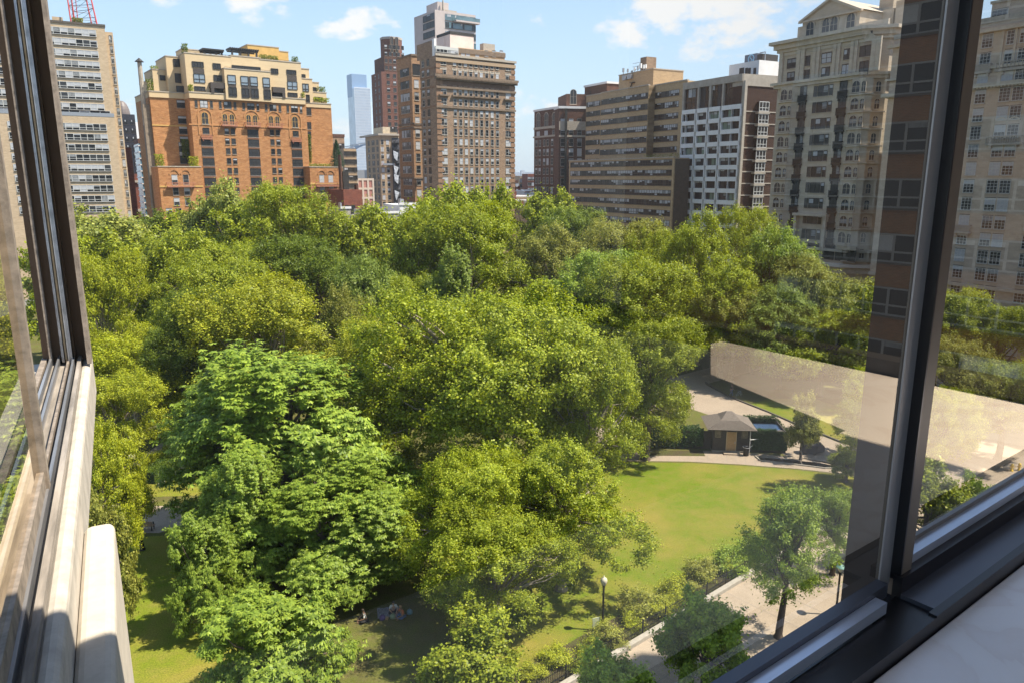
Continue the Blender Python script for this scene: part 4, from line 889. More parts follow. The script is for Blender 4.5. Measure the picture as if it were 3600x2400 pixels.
S.P('crown_band').box(-.2, xr_ + .2, -.3, 14.2, S.zt - 22, S.zt + .4, mat('crown_glass', (.2, .29, .43), .2, spec=.8)); S.done()
b = simple('parking_garage', 1203, 628, 330, 62, 1310, 616, 25, B_red, 'pink brick garage with a cream grid under the glass skyscraper')
M_crm = mat('cream_grid', (.55, .47, .4), .8); M_rpan = mat('pink_panel', (.42, .2, .17), .85, var=.1)
b.P('panel').box(-.02, b.w, -.1, 0, 0, b.zt - 1, M_rpan)
for z in lin(b.zt - 28, b.zt, 8): b.P('grid').box(-.1, b.w, -.3, -.1, z - .9, z, M_crm)
for u in lin(2, b.w, 6): b.P('grid').box(u - .4, u + .4, -.33, -.31, 0, b.zt, M_crm)
b.done()
b = Bld('arched_roof_hall', 1262, 590, 420, 62, 'grey ribbed barrel roof peeking over the garage'); prof = [(14 + 14 * math.cos(t) * 1.6, 34 + 15 * math.sin(t)) for t in lin(0, PI, 18)]
for (x1_, z1_), (x2_, z2_) in zip(prof, prof[1:]): b.P('roof').poly([(x1_, 0, z1_), (x1_, 30, z1_), (x2_, 30, z2_), (x2_, 0, z2_)], M_metal); b.P('rib').box(min(x1_, x2_), min(x1_, x2_) + .5, -.2, 30, z1_ - .1, z1_ + .35, M_wht)
b.P('wall').box(-9, 37, 0, 30, 0, 34, M_metal); b.done()
b = simple('dark_brick_building', 1207, 668, 215, 60, 1272, 672, 16, B_red, 'low dark red brick building with a black water tank beside the orange wing')
b.zt = b.hit(1250, 671)[1]
for r_ in range(3):
    for c__ in range(2): b.win(b.w * (.18 + .3 * c__), b.zt - 6.6 - r_ * 5, 1.3, 2.4, 'b', v=0)
b.P('tank').box(b.w * .2, b.w * .5, 3, 7, b.zt, b.zt + 5.4, M_frame_dk); b.P('chimney').box(b.w * .02, b.w * .09, 2, 4, b.zt, b.zt + 10, B_dark).box(b.w * .84, b.w * .95, 2, 4, b.zt, b.zt + 1.6, B_dark); b.done()
mb = MB(); p = at(1240, 745, 200)
for i in range(5): q = at(1250 + i * 13, 745, 196); mb.box(q.x - .42, q.x + .42, q.y, q.y + 1, q.z - .7, q.z + .7, M_conc)
bb = at(1230, 757, 195); bc = at(1330, 757, 195); mb.box(bb.x, bc.x, bb.y, bb.y + 14, 0, bb.z, M_roof); mb.build('low_roof_building', None, label='low roof with a row of cream cooling units below the dark brick building', cat='building')

# ================= dark red stepped tower
b = simple('red_brick_tower', 1340, 252, 420, 62, 1424, 256, 28, brick('brick_maroon', (.17, .075, .055), (.12, .055, .04), (.18, .12, .1), .6, .25, var=.25), 'dark red brick stepped tower with an octagonal crown', lx=1305)
xa, za = b.hit(1350, 198, 3); xb, _ = b.hit(1428, 200, 3); b.P('upper_wall').box(xa, xb, 3, 20, b.zt, za, B_dark)
xa, za2 = b.hit(1352, 135, 5); xb, _ = b.hit(1421, 140, 5); cx = (xa + xb) / 2; rr = (xb - xa) / 2; oc = [(cx + rr * 1.05 * math.cos(PI / 8 + k * PI / 4), 5 + rr + rr * 1.05 * math.sin(PI / 8 + k * PI / 4)) for k in range(8)]
b.P('crown').prism(oc, za, za2, MATS['brick_maroon']); oc2 = [(cx + (q[0] - cx) * 1.04, 5 + rr + (q[1] - 5 - rr) * 1.04) for q in oc]; b.P('crown').prism(oc2, za2 + .01, za2 + 1.2, M_conc)
for s_ in (-1, 1): b.win(cx + s_ * 1.4 - .3, za + 2.5, 1.6, 9, mesh=arch_mesh(1.7, 8, 0, B_buff), y0=4.7)
for k in range(22):
    for c__ in (.28, .55, .8): b.win(b.w * c__, b.zt - 3 - k * 3.6, 1.7, 1.9, 'b')
for k in range(4):
    for c__ in lin(.3, 1.0, 5): b.win(b.w * c__, b.zt + 1.5 + k * 3.6, 1.5, 1.9, 'b', 3)
for k in range(20):
    for c__ in (b.dep * .25, b.dep * .6): b.win(0, b.zt - 3 - k * 3.6, 1.7, 1.9, 'b', c__, side=1)
b.done()

# ================= beige corner building with scaffold and fire escape
b = simple('beige_corner_building', 1334, 470, 372, 62, 1402, 474, 22, B_buff, 'weathered beige building with fire escapes left of the brown hotel', lx=1284)
b.P('cornice').box(-1, b.w, -1, 0, b.zt - .9, b.zt, M_stone).box(-1, 0, 0, 30, b.zt - .9, b.zt, M_stone)
xa, za = b.hit(1345, 447, 3); b.P('attic').box(xa, b.w, 3, 18, b.zt, za, mat('render_pale', (.5, .42, .3), .9, var=.15))
for k in range(15):
    z = b.zt - 5.2 - k * 3.3
    for c__ in (.12, .4): b.win(b.w * c__, z, 1.4, 2.2, 's')
    for c__ in [q for q in (3, 4.6, 9, 10.6, 12.2, 17, 18.6, 23, 25) if q < b.dep - 1]: b.win(0, z, 1.0, 2.2, 'b', c__, side=1)
for c__ in lin(.72, .97, 4): b.win(b.w * c__, b.zt + 1, 1, 2.4, 'b', 3)
fe = b.P('fire_escape'); x0_ = b.w * .62
for k in range(14):
    z = b.zt - 4.5 - k * 3.2; fe.box(x0_, b.w, -1.8, 0, z, z + .18, M_frame_dk); fe.box(x0_, b.w, -1.85, -1.75, z + .9, z + 1.0, M_frame_dk)
    for u in lin(x0_, b.w, 8): fe.box(u - .04, u + .04, -1.85, -1.78, z, z + 1, M_frame_dk)
    fe.tube((x0_ + .6, -1.2, z), (b.w - .8, -1.2, z + 3.2), .16, .16, M_frame_dk, 4)
b.P('recess').box(b.w * .62, b.w, -.3, 0, 0, b.zt - 2, mat('netting_dark', (.08, .08, .09), .9, var=.5, scale=.6)); ns = b.P('torn_netting')
M_net = mat('netting_grey', (.4, .43, .47), .8, var=.4, scale=1)
for k, zz_ in enumerate((8, 15, 19, 27, 33, 40)): ns.poly([(x0_ - .1, -1.95, b.zt - zz_), (x0_ + 2.4, -2.0, b.zt - zz_ - 1), (x0_ + 1.8 - (k % 2), -2.1, b.zt - zz_ - 5), (x0_ + .2, -1.97, b.zt - zz_ - 3.4)], M_net)
b.done()
mb = MB(); p = b.hit(1340, 583); mb.box(0, 6.5, -1.4, -.3, 0, .25, M_frame_dk).box(0, 6.5, -1.42, -1.36, .25, 1.1, M_metal)
for u in lin(0, 6.5, 9): mb.box(u, u + .08, -1.44, -1.3, 0, 1.2, M_redpaint if u in (0, 6.5) else M_metal)
for u in (.4, 6.1): mb.tube((u, -.8, 1), (u, -.8, b.zt - p[1]), .05, .05, M_frame_dk, 4)
mb.build('swing_stage', None, loc=b.o + b.dx * (b.w * .05) + Vector((0, 0, p[1])), rz=b.rot, label="suspended work platform hanging on the beige building's front", cat='platform')
# ================= brown brick hotel
def Z3(x, y): return 1150 + x / 2.0907, y / 2.0907
Hh = Bld('brown_brick_hotel', *Z3(800, 408), 218, 56, 'large brown brick hotel with pale sash windows and a dark cornice')
def hh(x, y, y0=0): return Hh.hit(*Z3(x, y), y0)
xr_, _ = hh(1378, 450); zt = Hh.zt; yl, _ = Hh.hits(*Z3(680, 390))
Hh.P('wall').box(0, xr_, 0, abs(yl), 0, zt, B_brown)
# quoins, bands, cornices
M_quo = mat('quoin_brick', (.24, .145, .09), .9, var=.2)
for k in range(int(zt / 1.5)):
    Hh.P('quoins').box(-.14, 1.9 if k % 2 else 1.4, -.14, -.001, k * 1.5, k * 1.5 + 1.1, M_quo).box(xr_ - (1.9 if k % 2 else 1.4), xr_ + .14, -.14, -.001, k * 1.5, k * 1.5 + 1.1, M_quo)
zc = hh(805, 555)[1]; zc2 = hh(805, 632)[1]; zc3 = hh(805, 778)[1]
M_corn = mat('cornice_brown', (.19, .14, .10), .9, var=.2)
Hh.P('cornice').box(-.9, xr_ + .9, -.9, -.15, zc - .3, zc + .3, M_corn).box(-.7, xr_ + .7, -.7, -.15, zc - 1.1, zc - .3, M_corn)
for u in lin(-.3, xr_ + .3, 60): Hh.P('cornice').box(u - .15, u + .15, -1.1, -.7, zc - .75, zc - .3, M_corn)
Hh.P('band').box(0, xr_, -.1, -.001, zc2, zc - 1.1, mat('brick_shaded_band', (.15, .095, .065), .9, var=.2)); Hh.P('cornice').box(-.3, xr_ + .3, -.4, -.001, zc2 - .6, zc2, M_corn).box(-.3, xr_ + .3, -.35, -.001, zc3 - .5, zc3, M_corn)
Hh.P('cornice').box(-.4, xr_ + .4, -.5, 0, zt - .1, zt + .5, M_stone).box(-.2, xr_ + .2, -.3, 0, zt - 1.5, zt - .6, mat('gold_stone', (.36, .26, .17), .9))
for z in (zt - 3, zc, zc2, zc3): Hh.P('side_band').box(-.15, 0, .4, abs(yl), z - .25, z + .25, M_quo)
cols1 = [852, 936, 976, 1016, 1055, 1094, 1132, 1172, 1211, 1250, 1331]
xs = [hh(c, 460 + (c - 852) * .06)[0] for c in cols1]
rowsz = [hh(852, y)[1] for y in (452, 525, 602, 675, 748, 826, 898, 969, 1041, 1114, 1184, 1255, 1325, 1395, 1465)]
step = (rowsz[-6] - rowsz[-1]) / 5; rowsz += [rowsz[-1] - step * (k + 1) for k in range(5)]
for j, z in enumerate(rowsz):
    for i, x in enumerate(xs):
        big = i in (0, 10); Hh.win(x, z - .85, 1.8 if big else .95, 1.7, 'd' if big else 's')
        if j == 4: Hh.P('window_hood').box(x - (1.6 if big else 1.1), x + (1.6 if big else 1.1), -.6, -.01, z + 1.5, z + 1.9, M_corn)
        if j == 0: Hh.P('stone_panel').box(x - (1.1 if big else .8), x + (1.1 if big else .8), -.08, -.001, z - 2.2, z - 1.55, mat('panel_stone', (.45, .38, .3), .9, var=.25, scale=3))
yy = [Hh.hits(*Z3(c, 600))[0] for c in (745, 708)]
for j, z in enumerate(rowsz):
    for k, y_ in enumerate(yy): Hh.win(0, z - .9, 1.4, 1.7, 's' if k else 'b', abs(y_), side=1)
# roof
xa, za = hh(967, 352, 2); Hh.P('attic').box(xa, hh(1305, 392, 2)[0], 2, 12, zt + .5, za, mat('attic_brick', (.42, .28, .16), .9, var=.1)); Hh.P('attic').box(xa - .2, hh(1305, 392, 2)[0] + .2, 1.8, 12, za - 1.4, za - .2, M_corn)
for c in (998, 1035, 1102, 1170, 1226, 1280): x, z = hh(c, 398, 2); Hh.win(x, z - .8, 1.2, 1.6, 's', 2, v=5)
xa, za = hh(797, 328, .6); xb, zb = hh(965, 345, .6); zf = hh(797, 382, .6)[1]
Hh.P('sunroom').box(xa, xb, .6, 6, zf - .5, za - .3, M_white); Hh.win(xa + .2, zf, xb - xa, 3, mesh=ribbon_mesh(xb - xa - .4, za - zf - 1.1, 6, Hh.rnd, .7, M_white, mid=False), y0=.6, name='ribbon_window')
xa, za = hh(725, 330, 2.2); Hh.P('turret').box(hh(728, 320, 8)[0] - 1, hh(800, 300, 2)[0] - .5, 2, 12, zt, hh(795, 300, 2)[1], B_brown); Hh.P('chimney').box(hh(786, 300, 1)[0], hh(801, 300, 1)[0], 1, 2.2, zt, hh(793, 285, 1)[1], M_wht)
M_pinkw = mat('whitewashed_render', (.68, .56, .50), .9, var=.08, scale=.4)
xa, za = hh(903, 252, 9); xb, _ = hh(1077, 282, 9); Hh.P('bulkhead').box(xa, xb, 9, 17, zt, za, M_pinkw); Hh.P('bulkhead_rim').box(xa - .1, xb + .1, 8.9, 17.1, za + .01, za + .8, M_frame_dk)
xa2, za2 = hh(863, 275, 12); Hh.P('bulkhead').box(xa2, xa, 12, 17, zt, za2, M_pinkw)
Hh.P('roof_deck').box(xr_ - 9, xr_ - 5, 3, 5, zt + .5, zt + 5.2, M_stone)
Hh.done()
# wing to the left of the hotel
Wg = Bld('brown_brick_wing', *Z3(618, 403), 244, 56, 'orange brown brick wing set back left of the hotel')
xr_, _ = Wg.hit(*Z3(690, 405)); yl = abs(Wg.hits(*Z3(512, 460))[0]); Wg.P('wall').box(0, xr_ + 3, 0, yl, 0, Wg.zt, brick('brick_amber', (.34, .205, .115), (.27, .16, .09), (.3, .2, .14), .6, .25, var=.25)); 
for z_ in (.0, 20.6, 21.8, 37.5): Wg.P('band').box(-.25, xr_, -.25, 0, Wg.zt - z_ - .3, Wg.zt - z_ + .2, M_corn).box(-.25, 0, 0, yl, Wg.zt - z_ - .3, Wg.zt - z_ + .2, M_corn)
for k in range(18):
    z = Wg.zt - 6 - k * 3.75
    if k == 0: Wg.win(xr_ * .6, z, 3.4, 3.2, 'c', v=0)
    else: Wg.win(xr_ * .45, z, 1.5, 2.3, 's')
    for y_ in lin(2.5, yl - 3, 6): Wg.win(0, z, 1.3, 2.2, 's' if k > 1 else 'b', y_, side=1)
Wg.done()
# ================= modern tower behind the hotel
def Z4(x, y): return 1450 + x / 7.126, y / 7.126
b = Bld('modern_concrete_tower', *Z4(625, 45), 300, 56, 'pink grey modern tower with teal glass bands behind the hotel')
def mh(x, y, y0=0): return b.hit(*Z4(x, y), y0)
yl = abs(b.hits(*Z4(350, 200))[0]); xr_, _ = mh(905, 80); b.P('wall').box(0, xr_, 0, yl, 0, b.zt, M_pink)
y2, z2 = b.hits(*Z4(272, 520)); b.P('side_wall').box(.5, xr_, yl, y2, 0, z2, M_pink)
xa, za = mh(797, 235, -5); xb, _ = mh(1580, 385, -5); b.P('slab_block').box(xa - 4, xb, -5, 12, 0, mh(797, 280, -5)[1], M_pink); b.P('roof_screen').box(xa, xb - 8, -4.5, 8, mh(797, 280, -5)[1], za, M_conc)
for yt_, yb_ in ((350, 505), (548, 695), (778, 930), (1020, 1160), (1250, 1400)):
    zt_ = mh(800, yt_, -5)[1]; zb_ = mh(800, yb_, -5)[1]; b.win(xa + .3, zb_, 1, 1, mesh=ribbon_mesh(xb - xa - .3, zt_ - zb_, 16, b.rnd, 0, M_tglass, tint=M_tglass, mid=False), y0=-5, name='ribbon_window')
    b.win(xa - 4, zb_, 1, 1, mesh=ribbon_mesh(9, zt_ - zb_, 3, b.rnd, 0, M_frame_dk, mid=False), y0=4.5, side=1, name='ribbon_window')
zb_ = mh(1030, 520, -5)[1]; xc = mh(1030, 500, -5)[0]; b.P('balcony').box(xc, xb + .8, -7, -5, zb_ - .6, zb_, M_pink).box(xc, xb + .8, -7, -6.9, zb_, zb_ + 1.3, M_tglass)
for y_ in (505, 700, 905): yy_, zz_ = b.hits(*Z4(562, y_)); b.P('slot_window').box(-.06, 0, yy_ - .7, yy_ + .7, zz_ - 3, zz_ + 3, M_glass)
b.P('mast').tube((xr_ - 3, -1, b.zt - 10), (xr_ - 3, -1, b.zt + .5), .8, .3, M_conc)
for k in range(5): yy_, zz_ = b.hits(*Z4(318, 630 + 195 * k)); b.win(.5, zz_ - 2.5, 1, 1, mesh=WINC.setdefault('mct', ribbon_mesh(5, 4.5, 3, b.rnd, 0, M_pink, tint=mat('violet_glass', (.2, .22, .33), .15, spec=.8), mid=False)), y0=y2 - .8, side=1, name='ribbon_window')
b.done()
# ================= skyline far away in the gap
def farb(px, py, xr, D, m, label, rows=0, cols=0, h=2, w=2):
    b = simple('distant_building', px, py, D, 80, xr, py, 20, m, label)
    for r_ in range(rows):
        for c__ in range(cols): b.win(b.w * (c__ + .7) / (cols + .4), b.zt - 4 - r_ * 3.4, w, h, 's' if w < 2.2 else 'd')
    b.done()
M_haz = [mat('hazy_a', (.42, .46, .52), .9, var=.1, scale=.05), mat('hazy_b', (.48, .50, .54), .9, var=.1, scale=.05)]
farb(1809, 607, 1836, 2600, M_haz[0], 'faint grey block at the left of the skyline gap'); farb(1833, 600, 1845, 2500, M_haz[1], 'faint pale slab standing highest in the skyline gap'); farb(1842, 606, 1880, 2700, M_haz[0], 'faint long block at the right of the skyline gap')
farb(1819, 619, 1828, 520, B_brown, 'narrow brown block in the skyline gap', 7, 1); farb(1828, 620, 1855, 500, B_buff, 'buff apartment block in the skyline gap', 10, 4); farb(1856, 612, 1880, 480, B_red, 'red apartment block in the skyline gap', 8, 3); farb(1809, 634, 1822, 470, B_dark, 'dark low block in the skyline gap', 6, 2)
rr_ = random.Random(8)
for k in range(14):
    q = at(1812 + rr_.random() * 60, 672 + rr_.random() * 60, 300 - k * 3); mb = MB(); w_ = rr_.uniform(2, 5); mb.box(-w_, w_, 0, 9, 0, q.z, rr_.choice([M_wht, B_buff, M_roof, B_red])); mb.box(-w_ - .2, w_ + .2, -.2, 9.2, q.z + .01, q.z + .5, M_wht); mb.box(-w_ * .5, -w_ * .5 + 1, 2, 3, q.z + .5, q.z + 2, B_red); mb.build('rowhouse', None, loc=(q.x, q.y, 0), label='small pale roofed house in the skyline gap right of the hotel', cat='house', group='small houses in the skyline gap')
for k, (px, py, D, xr, m) in enumerate(((1405, 722, 205, 1470, M_wht), (1340, 752, 200, 1400, M_roof), (1290, 740, 212, 1330, B_dark), (1450, 745, 206, 1510, M_roof), (1200, 735, 208, 1232, M_conc))):
    b = simple('low_building', px, py, D, 62, xr, py, 14, m, ['white flat roofed low building at the foot of the hotel wing', 'grey low roof left of the hotel foot', 'dark low building below the scaffolded corner', 'grey low roof at the foot of the hotel', 'slate roofed low house beside the orange wing'][k]); b.P('parapet').box(-.2, b.w + .2, -.2, .3, b.zt + .01, b.zt + .6, M_wht); b.P('roof_unit').box(b.w * .3, b.w * .5, 4, 6, b.zt, b.zt + 1.5, M_metal); b.done()
# street at the far side of the park
# ================= dark brown building
def Z5(x, y): return 1800 + x / 2.24, 150 + y / 2.24
D1 = Bld('dark_brown_building', *Z5(176, 548), 292, 152, 'dark brown brick building with pale arched top windows left of the banded building')
def dh(x, y, y0=0): return D1.hit(*Z5(x, y), y0)
xr_, zt = dh(372, 518); zt = D1.zt; D1.P('wall').box(0, xr_, 0, 30, 0, zt, B_dark)
# return face to the right at the corner
D2 = Bld('dark_building_return', *Z5(372, 518), D1.o.y, 60, 'x') if False else None
A0 = D1.o + D1.dx * xr_
D1.P('coping').box(-.3, xr_ + .3, -.3, 30, zt + .01, zt + .7, M_wht)
bz = lambda x, y: dh(x, y)[1]
D1.P('stone_band').box(-.2, xr_ + .2, -.2, -.002, bz(176, 690), bz(176, 672), M_stone).box(-.35, xr_ + .35, -.35, -.003, bz(176, 755), bz(176, 742), M_stone)
D1.P('stone_band').box(xr_ + .003, xr_ + .2, 0, 30, bz(176, 700), bz(176, 672), M_stone).box(xr_ + .003, xr_ + .3, 0, 30, bz(176, 755), bz(176, 742), M_stone)
for c in (208, 270, 333):
    x, z = dh(c, 650); D1.win(x, z - 1, 3, 5, mesh=arch_mesh(2.6, 5.2, 0, M_stone, True)); D1.win(x, bz(208, 725) - 1, 2.4, 2.0, 'd')
    for k in range(9): [D1.win(x + q, bz(208, 797 + 73 * k) - 1.1, 1.5, 2.3, 's') for q in (-1.25, 1.25)]
for yy_ in (4, 12, 20):
    for k, y_ in enumerate((640, 712, 790, 865, 940, 1012, 1085, 1158)): D1.win(xr_, bz(176, y_ + 25) - 1, 1.5, 2.6, 's', yy_, side=2)
xa, za = dh(430, 405, 12); D1.P('upper_block').box(xr_ - 2, xr_ + 12, 12, 28, zt, za + 1, B_dark); D1.P('coping').box(xr_ - 2.3, xr_ + 12.3, 11.7, 28.3, za + 1.01, za + 1.7, M_wht)
D1.done()
D3 = Bld('brown_annex', *Z5(372, 520), 272, 80, 'brown brick annex with white sash windows behind the banded building')
xr3, _ = D3.hit(*Z5(590, 535)); D3.P('wall').box(0, xr3 + 3, 0, 20, 0, D3.zt, B_dark)
z_ = D3.hit(*Z5(380, 690))[1]; D3.P('stone_band').box(0, xr3, -.2, -.002, z_, z_ + 3, M_stone).box(0, xr3, -.25, -.002, D3.hit(*Z5(380, 745))[1], D3.hit(*Z5(380, 730))[1], M_stone); D3.P('coping').box(-.2, xr3 + 3, -.2, 20, D3.zt + .01, D3.zt + .8, M_wht)
for k in range(10):
    for c in (400, 465, 530): x, z = D3.hit(*Z5(c, 632 + 78 * k)); D3.win(x, z - 1.3, 1.6, 2.6, 's')
D3.P('pipe').box(D3.hit(*Z5(422, 700))[0] - .4, D3.hit(*Z5(422, 700))[0] + .4, -.7, -.26, 0, D3.zt, M_frame_dk)
xa, za = D3.hit(*Z5(430, 405), 5); xb, _ = D3.hit(*Z5(640, 400), 5); D3.P('upper_block').box(xa, xb, 5, 18, D3.zt, za, B_dark); D3.P('vent').box(xa + 9, xa + 11.5, 6, 8, za, za + 1.3, M_frame_dk)
D3.win(xa + 2.5, D3.zt + 2, 2, 4, mesh=arch_mesh(2.2, 5, 0, M_stone), y0=5); D3.done()

# ================= banded building
SB = Bld('banded_apartment_building', *Z5(1278, 908), 212, 152, 'tan building with continuous dark window bands across the right of the square')
def sh(x, y, y0=0): return SB.hit(*Z5(x, y), y0)
xl_, _ = sh(450, 932); zt = SB.zt; B_band = brick('brick_sand', (.44, .32, .19), (.37, .265, .16), (.4, .3, .2), .6, .25, var=.15)
SB.P('lower_wall').box(xl_, 0, 0, 5.5, 0, zt, B_band); SB.P('end_shade_slab').box(.003, .2, .4, 5.5, 0, zt - .3, mat('end_wall_shade', (.085, .07, .055), .9, var=.15, scale=.8)); SB.P('coping').box(xl_ - .1, .1, -.25, .3, zt + .005, zt + .35, M_stone)  # thin dark slab paints the neighbour's shade onto the end of the block
M_shadebrick = B_band
zrow = [sh(1235, y)[1] for y in (960, 1040, 1122, 1203, 1284, 1363, 1440)]; st = (zrow[0] - zrow[-1]) / 6; zrow = [zrow[0] - st * k for k in range(13)]
xa = sh(462, 960)[0]; xb = sh(1262, 945)[0]
for z in zrow:
    if z < 1: continue
    SB.win(xa, z - .2, 60, 1.9, mesh=ribbon_mesh(xb - xa, 1.5, 44, SB.rnd, .4, M_frame_br), name='ribbon_window')
# upper storeys: left part, main part with a kink, right part
for part, xL, yL, xR, yR, y0, xwl, xwr, nn in (('upper_wall', 585, 428, 702, 405, 9, 590, 700, 10), ('upper_wall', 702, 400, 1078, 340, 5, 705, 1075, 22), ('upper_wall', 1115, 342, 1325, 312, 7.5, 1085, 1322, 13)):
    x0_, z0_ = sh(xL, yL, y0); x1_, z1_ = sh(xR, yR, y0); SB.P(part).box(x0_, x1_ + (3.2 if xR == 1325 else 0), y0, y0 + 28, zt, (z0_ + z1_) / 2, B_band); SB.P('coping').box(x0_, x1_ + 3.2 * (xR == 1325), y0 - .2, y0 + .5, (z0_ + z1_) / 2 + .005, (z0_ + z1_) / 2 + .35, M_stone)
    ztp = (z0_ + z1_) / 2
    for k in range(7):
        z = ztp - 3.55 - k * 3.17; SB.win(x0_ + .3, z, 40, 1.9, mesh=ribbon_mesh(x1_ - x0_ - .5, 1.5, nn, SB.rnd, .35, M_frame_br), y0=y0, name='ribbon_window')
x0_, z0_ = sh(1078, 340, 5); x1_ = sh(1115, 340, 7.5)[0]; SB.P('upper_wall').prism([(x0_, 5.01), (x1_, 7.49), (x1_, 20), (x0_, 20)], zt, z0_ - .1, B_band)
x2_ = sh(1325, 312, 7.5)[0] + 3.2
for k in range(7): SB.P('corner_window').box(x2_ - .01, x2_ + .05, 8, 11, z0_ - 3.55 - k * 3.17, z0_ - 1.65 - k * 3.17, M_glass2)
xa, za = sh(843, 262, 14); xb, zb = sh(1115, 212, 14); zz_ = (za + zb) / 2; SB.P('penthouse').box(xa, xb, 14, 26, z0_, zz_, B_band); SB.P('coping').box(xa - .15, xb + .15, 13.85, 26.1, zz_ + .004, zz_ + .3, M_stone)
xc, zc_ = sh(1012, 122, 18); xd, _ = sh(1045, 122, 18); SB.P('chimney').box(xc, xd + 1, 18, 22, zz_ + .3, zc_, B_brown)
for q, (x_, y_) in enumerate(((900, 280), (940, 270))): u, v = sh(x_, y_, 14); SB.P('air_unit').box(u - 1, u + 1, 13, 13.98, v - .7, v + .7, M_metal)
st_ = SB.P('roof_stair'); u, v = sh(955, 320, 14); st_.box(u - 1, u + 1, 13.2, 13.98, v, v + .2, M_frame_dk).tube((u - 2.5, 13.5, v - 4), (u, 13.5, v), .2, .2, M_frame_dk)
SB.P('canopy').box(sh(765, 370, 12)[0], xa, 12, 16, zz_ - 9.5, zz_ - 9.2, M_frame_br)
SB.done()
for k, (x_, yb_, yt_, w_) in enumerate(((876, 255, 198, .5), (911, 245, 200, .35), (1012, 222, 155, .8), (1036, 222, 170, .5), (1052, 222, 170, .5), (990, 225, 172, .3), (966, 230, 185, .4), (944, 235, 210, .5))):
    u, v = sh(x_, yb_, 16); _, v2 = sh(x_, yt_, 16); mb = MB(); mb.tube((0, 0, 0), (0, 0, (v2 - v) * .9), .12, .1, M_metal); mb.box(-w_ / 2, w_ / 2, -.25, .25, (v2 - v) * .45, v2 - v, M_wht if k in (2, 3, 4, 6) else M_metal)
    if k in (5, 6): [mb.box(-1.2, 1.2, -.06, .06, z, z + .1, M_metal) for z in (1, 2, 3)]
    mb.build('rooftop_antenna', None, loc=SB.o + SB.dx * u + SB.dy * 16 + Vector((0, 0, zz_ + .3)), rz=SB.rot, label=['squat dark antenna at the left end of the penthouse roof', 'thin antenna second from the left on the penthouse roof', 'tallest white panel antenna before the roof chimney', 'short white panel antenna on the roof chimney', 'slim white panel antenna at the right of the chimney', 'grey aerial with cross bars beside the chimney', 'small pale aerial left of the cross bar aerial', 'low dark dish mount on the penthouse roof'][k], cat='antenna', group='antennas on the banded building')
# roof terrace things
leafpile(SB.root, 'terrace_plants', sh(1045, 905, 2)[0], -1, 1, 4, zt + .3, zt + 1.3, 260, .35, OL)
mb = MB(); xw = sh(1178, 825, 7)[0]

# ================= white framed building with the brick side
def Z6(x, y): return 2350 + x / 2.24, 100 + y / 2.24
WB = Bld('white_framed_building', *Z6(590, 356), 200, 152, 'white framed modern building with a bronze glass top and a brick side coloured dark for shade')
def wh(x, y, y0=0): return WB.hit(*Z6(x, y), y0)
xl_, zl_ = wh(122, 435); zt = (WB.zt + zl_) / 2; yr_ = 0
for (c1, c2, dep) in ((122, 590, 22),): WB.P('wall').box(xl_, 0, .4, 30, 0, zt - 4, mat('core_dark', (.05, .045, .04), .9))
zp = wh(590, 415)[1]; WB.P('parapet').box(xl_, 0, -.3, 30, zp, zt, M_conc)
cx = [wh(c, 600)[0] for c in (120, 237, 330, 430, 595)]
zg = wh(595, 595)[1]
for a_, b_ in zip(cx, cx[1:]): WB.win(a_, zg, b_ - a_, zp - zg, mesh=ribbon_mesh(b_ - a_, zp - zg - .05, 4, WB.rnd, 0, M_frame_dk, tint=M_bronze), y0=.3, name='glass_wall')
for c_ in cx: WB.P('pier').box(c_ - .35, c_ + .35, -.32, .3, 0, zp, M_conc)
nf = 14; zs = [wh(600, y)[1] for y in (590, 685)]; fh = zs[0] - wh(570, 1270)[1]; fh = fh / 7.1
for k in range(nf):
    z = zg - k * fh
    if z < 0: break
    for i, (a_, b_) in enumerate(zip(cx, cx[1:])):
        a2, b2 = a_ + .36, b_ - .36; WB.P('white_frame').box(a2, b2, -.8, .29, z - 1.15, z, M_wht)
        segs = [(a2, b2)] if 0 < i < 3 else ([(a2, a2 + (b2 - a2) * .3), (a2 + (b2 - a2) * .3, b2)] if i == 0 else [(a2, a2 + (b2 - a2) * .55), (a2 + (b2 - a2) * .55, b2)])
        for j, (s0, s1) in enumerate(segs):
            WB.win(s0 + .15, z - fh + .05, s1 - s0, 2, mesh=ribbon_mesh(s1 - s0 - .3, fh - 1.25, 2 if s1 - s0 < 4 else 3, WB.rnd, 0, M_frame_dk, tint=WB.rnd.choice([M_glass, M_glass2, M_glass, mat('green_blind', (.16, .22, .17), .3)]), mid=False), y0=-.1)
            for e in (s0, s1): WB.P('white_frame').box(e - .16, e + .16, -.79, .29, z - fh, z - 1.15, M_wht)
# brick side: a wall turning the corner to the right
A0 = WB.o; S2 = Bld('brick_side', 0, 0, 100, 66, None, None); bpy.data.objects.remove(S2.root); S2.o = A0.copy(); S2.rot = PI / 2 - R(66)
S2.root = empty('brick_side', A0, S2.rot); S2.root.parent = None
S2.root.parent = WB.root; S2.root.matrix_parent_inverse = Matrix.Identity(4); S2.root.location = (0, 0, 0); S2.root.rotation_euler = (0, 0, S2.rot - WB.rot)
S2.dx = Vector((math.sin(R(66)), math.cos(R(66)), 0)); S2.dy = Vector((-S2.dx.y, S2.dx.x, 0))
def s2(x, y, y0=0): return S2.hit(*Z6(x, y), y0)
xw, _ = s2(868, 372); mbw = MB(); B_sideshade = brick('brick_side_shade', (.045, .026, .02), (.034, .02, .016), (.16, .1, .08), .6, .25, var=.2)  # brick colour darkened to stand for the shade on this side
mbw.box(.01, xw, .1, 14, 0, zt - 3, B_sideshade).box(0, xw, -.1, 14, zt - 2.9, zt, M_conc)
mbw.box(0, 1.6, -.12, .1, 0, zt - 2.9, M_conc)
xb0, _ = s2(705, 450); xb1, _ = s2(780, 450)
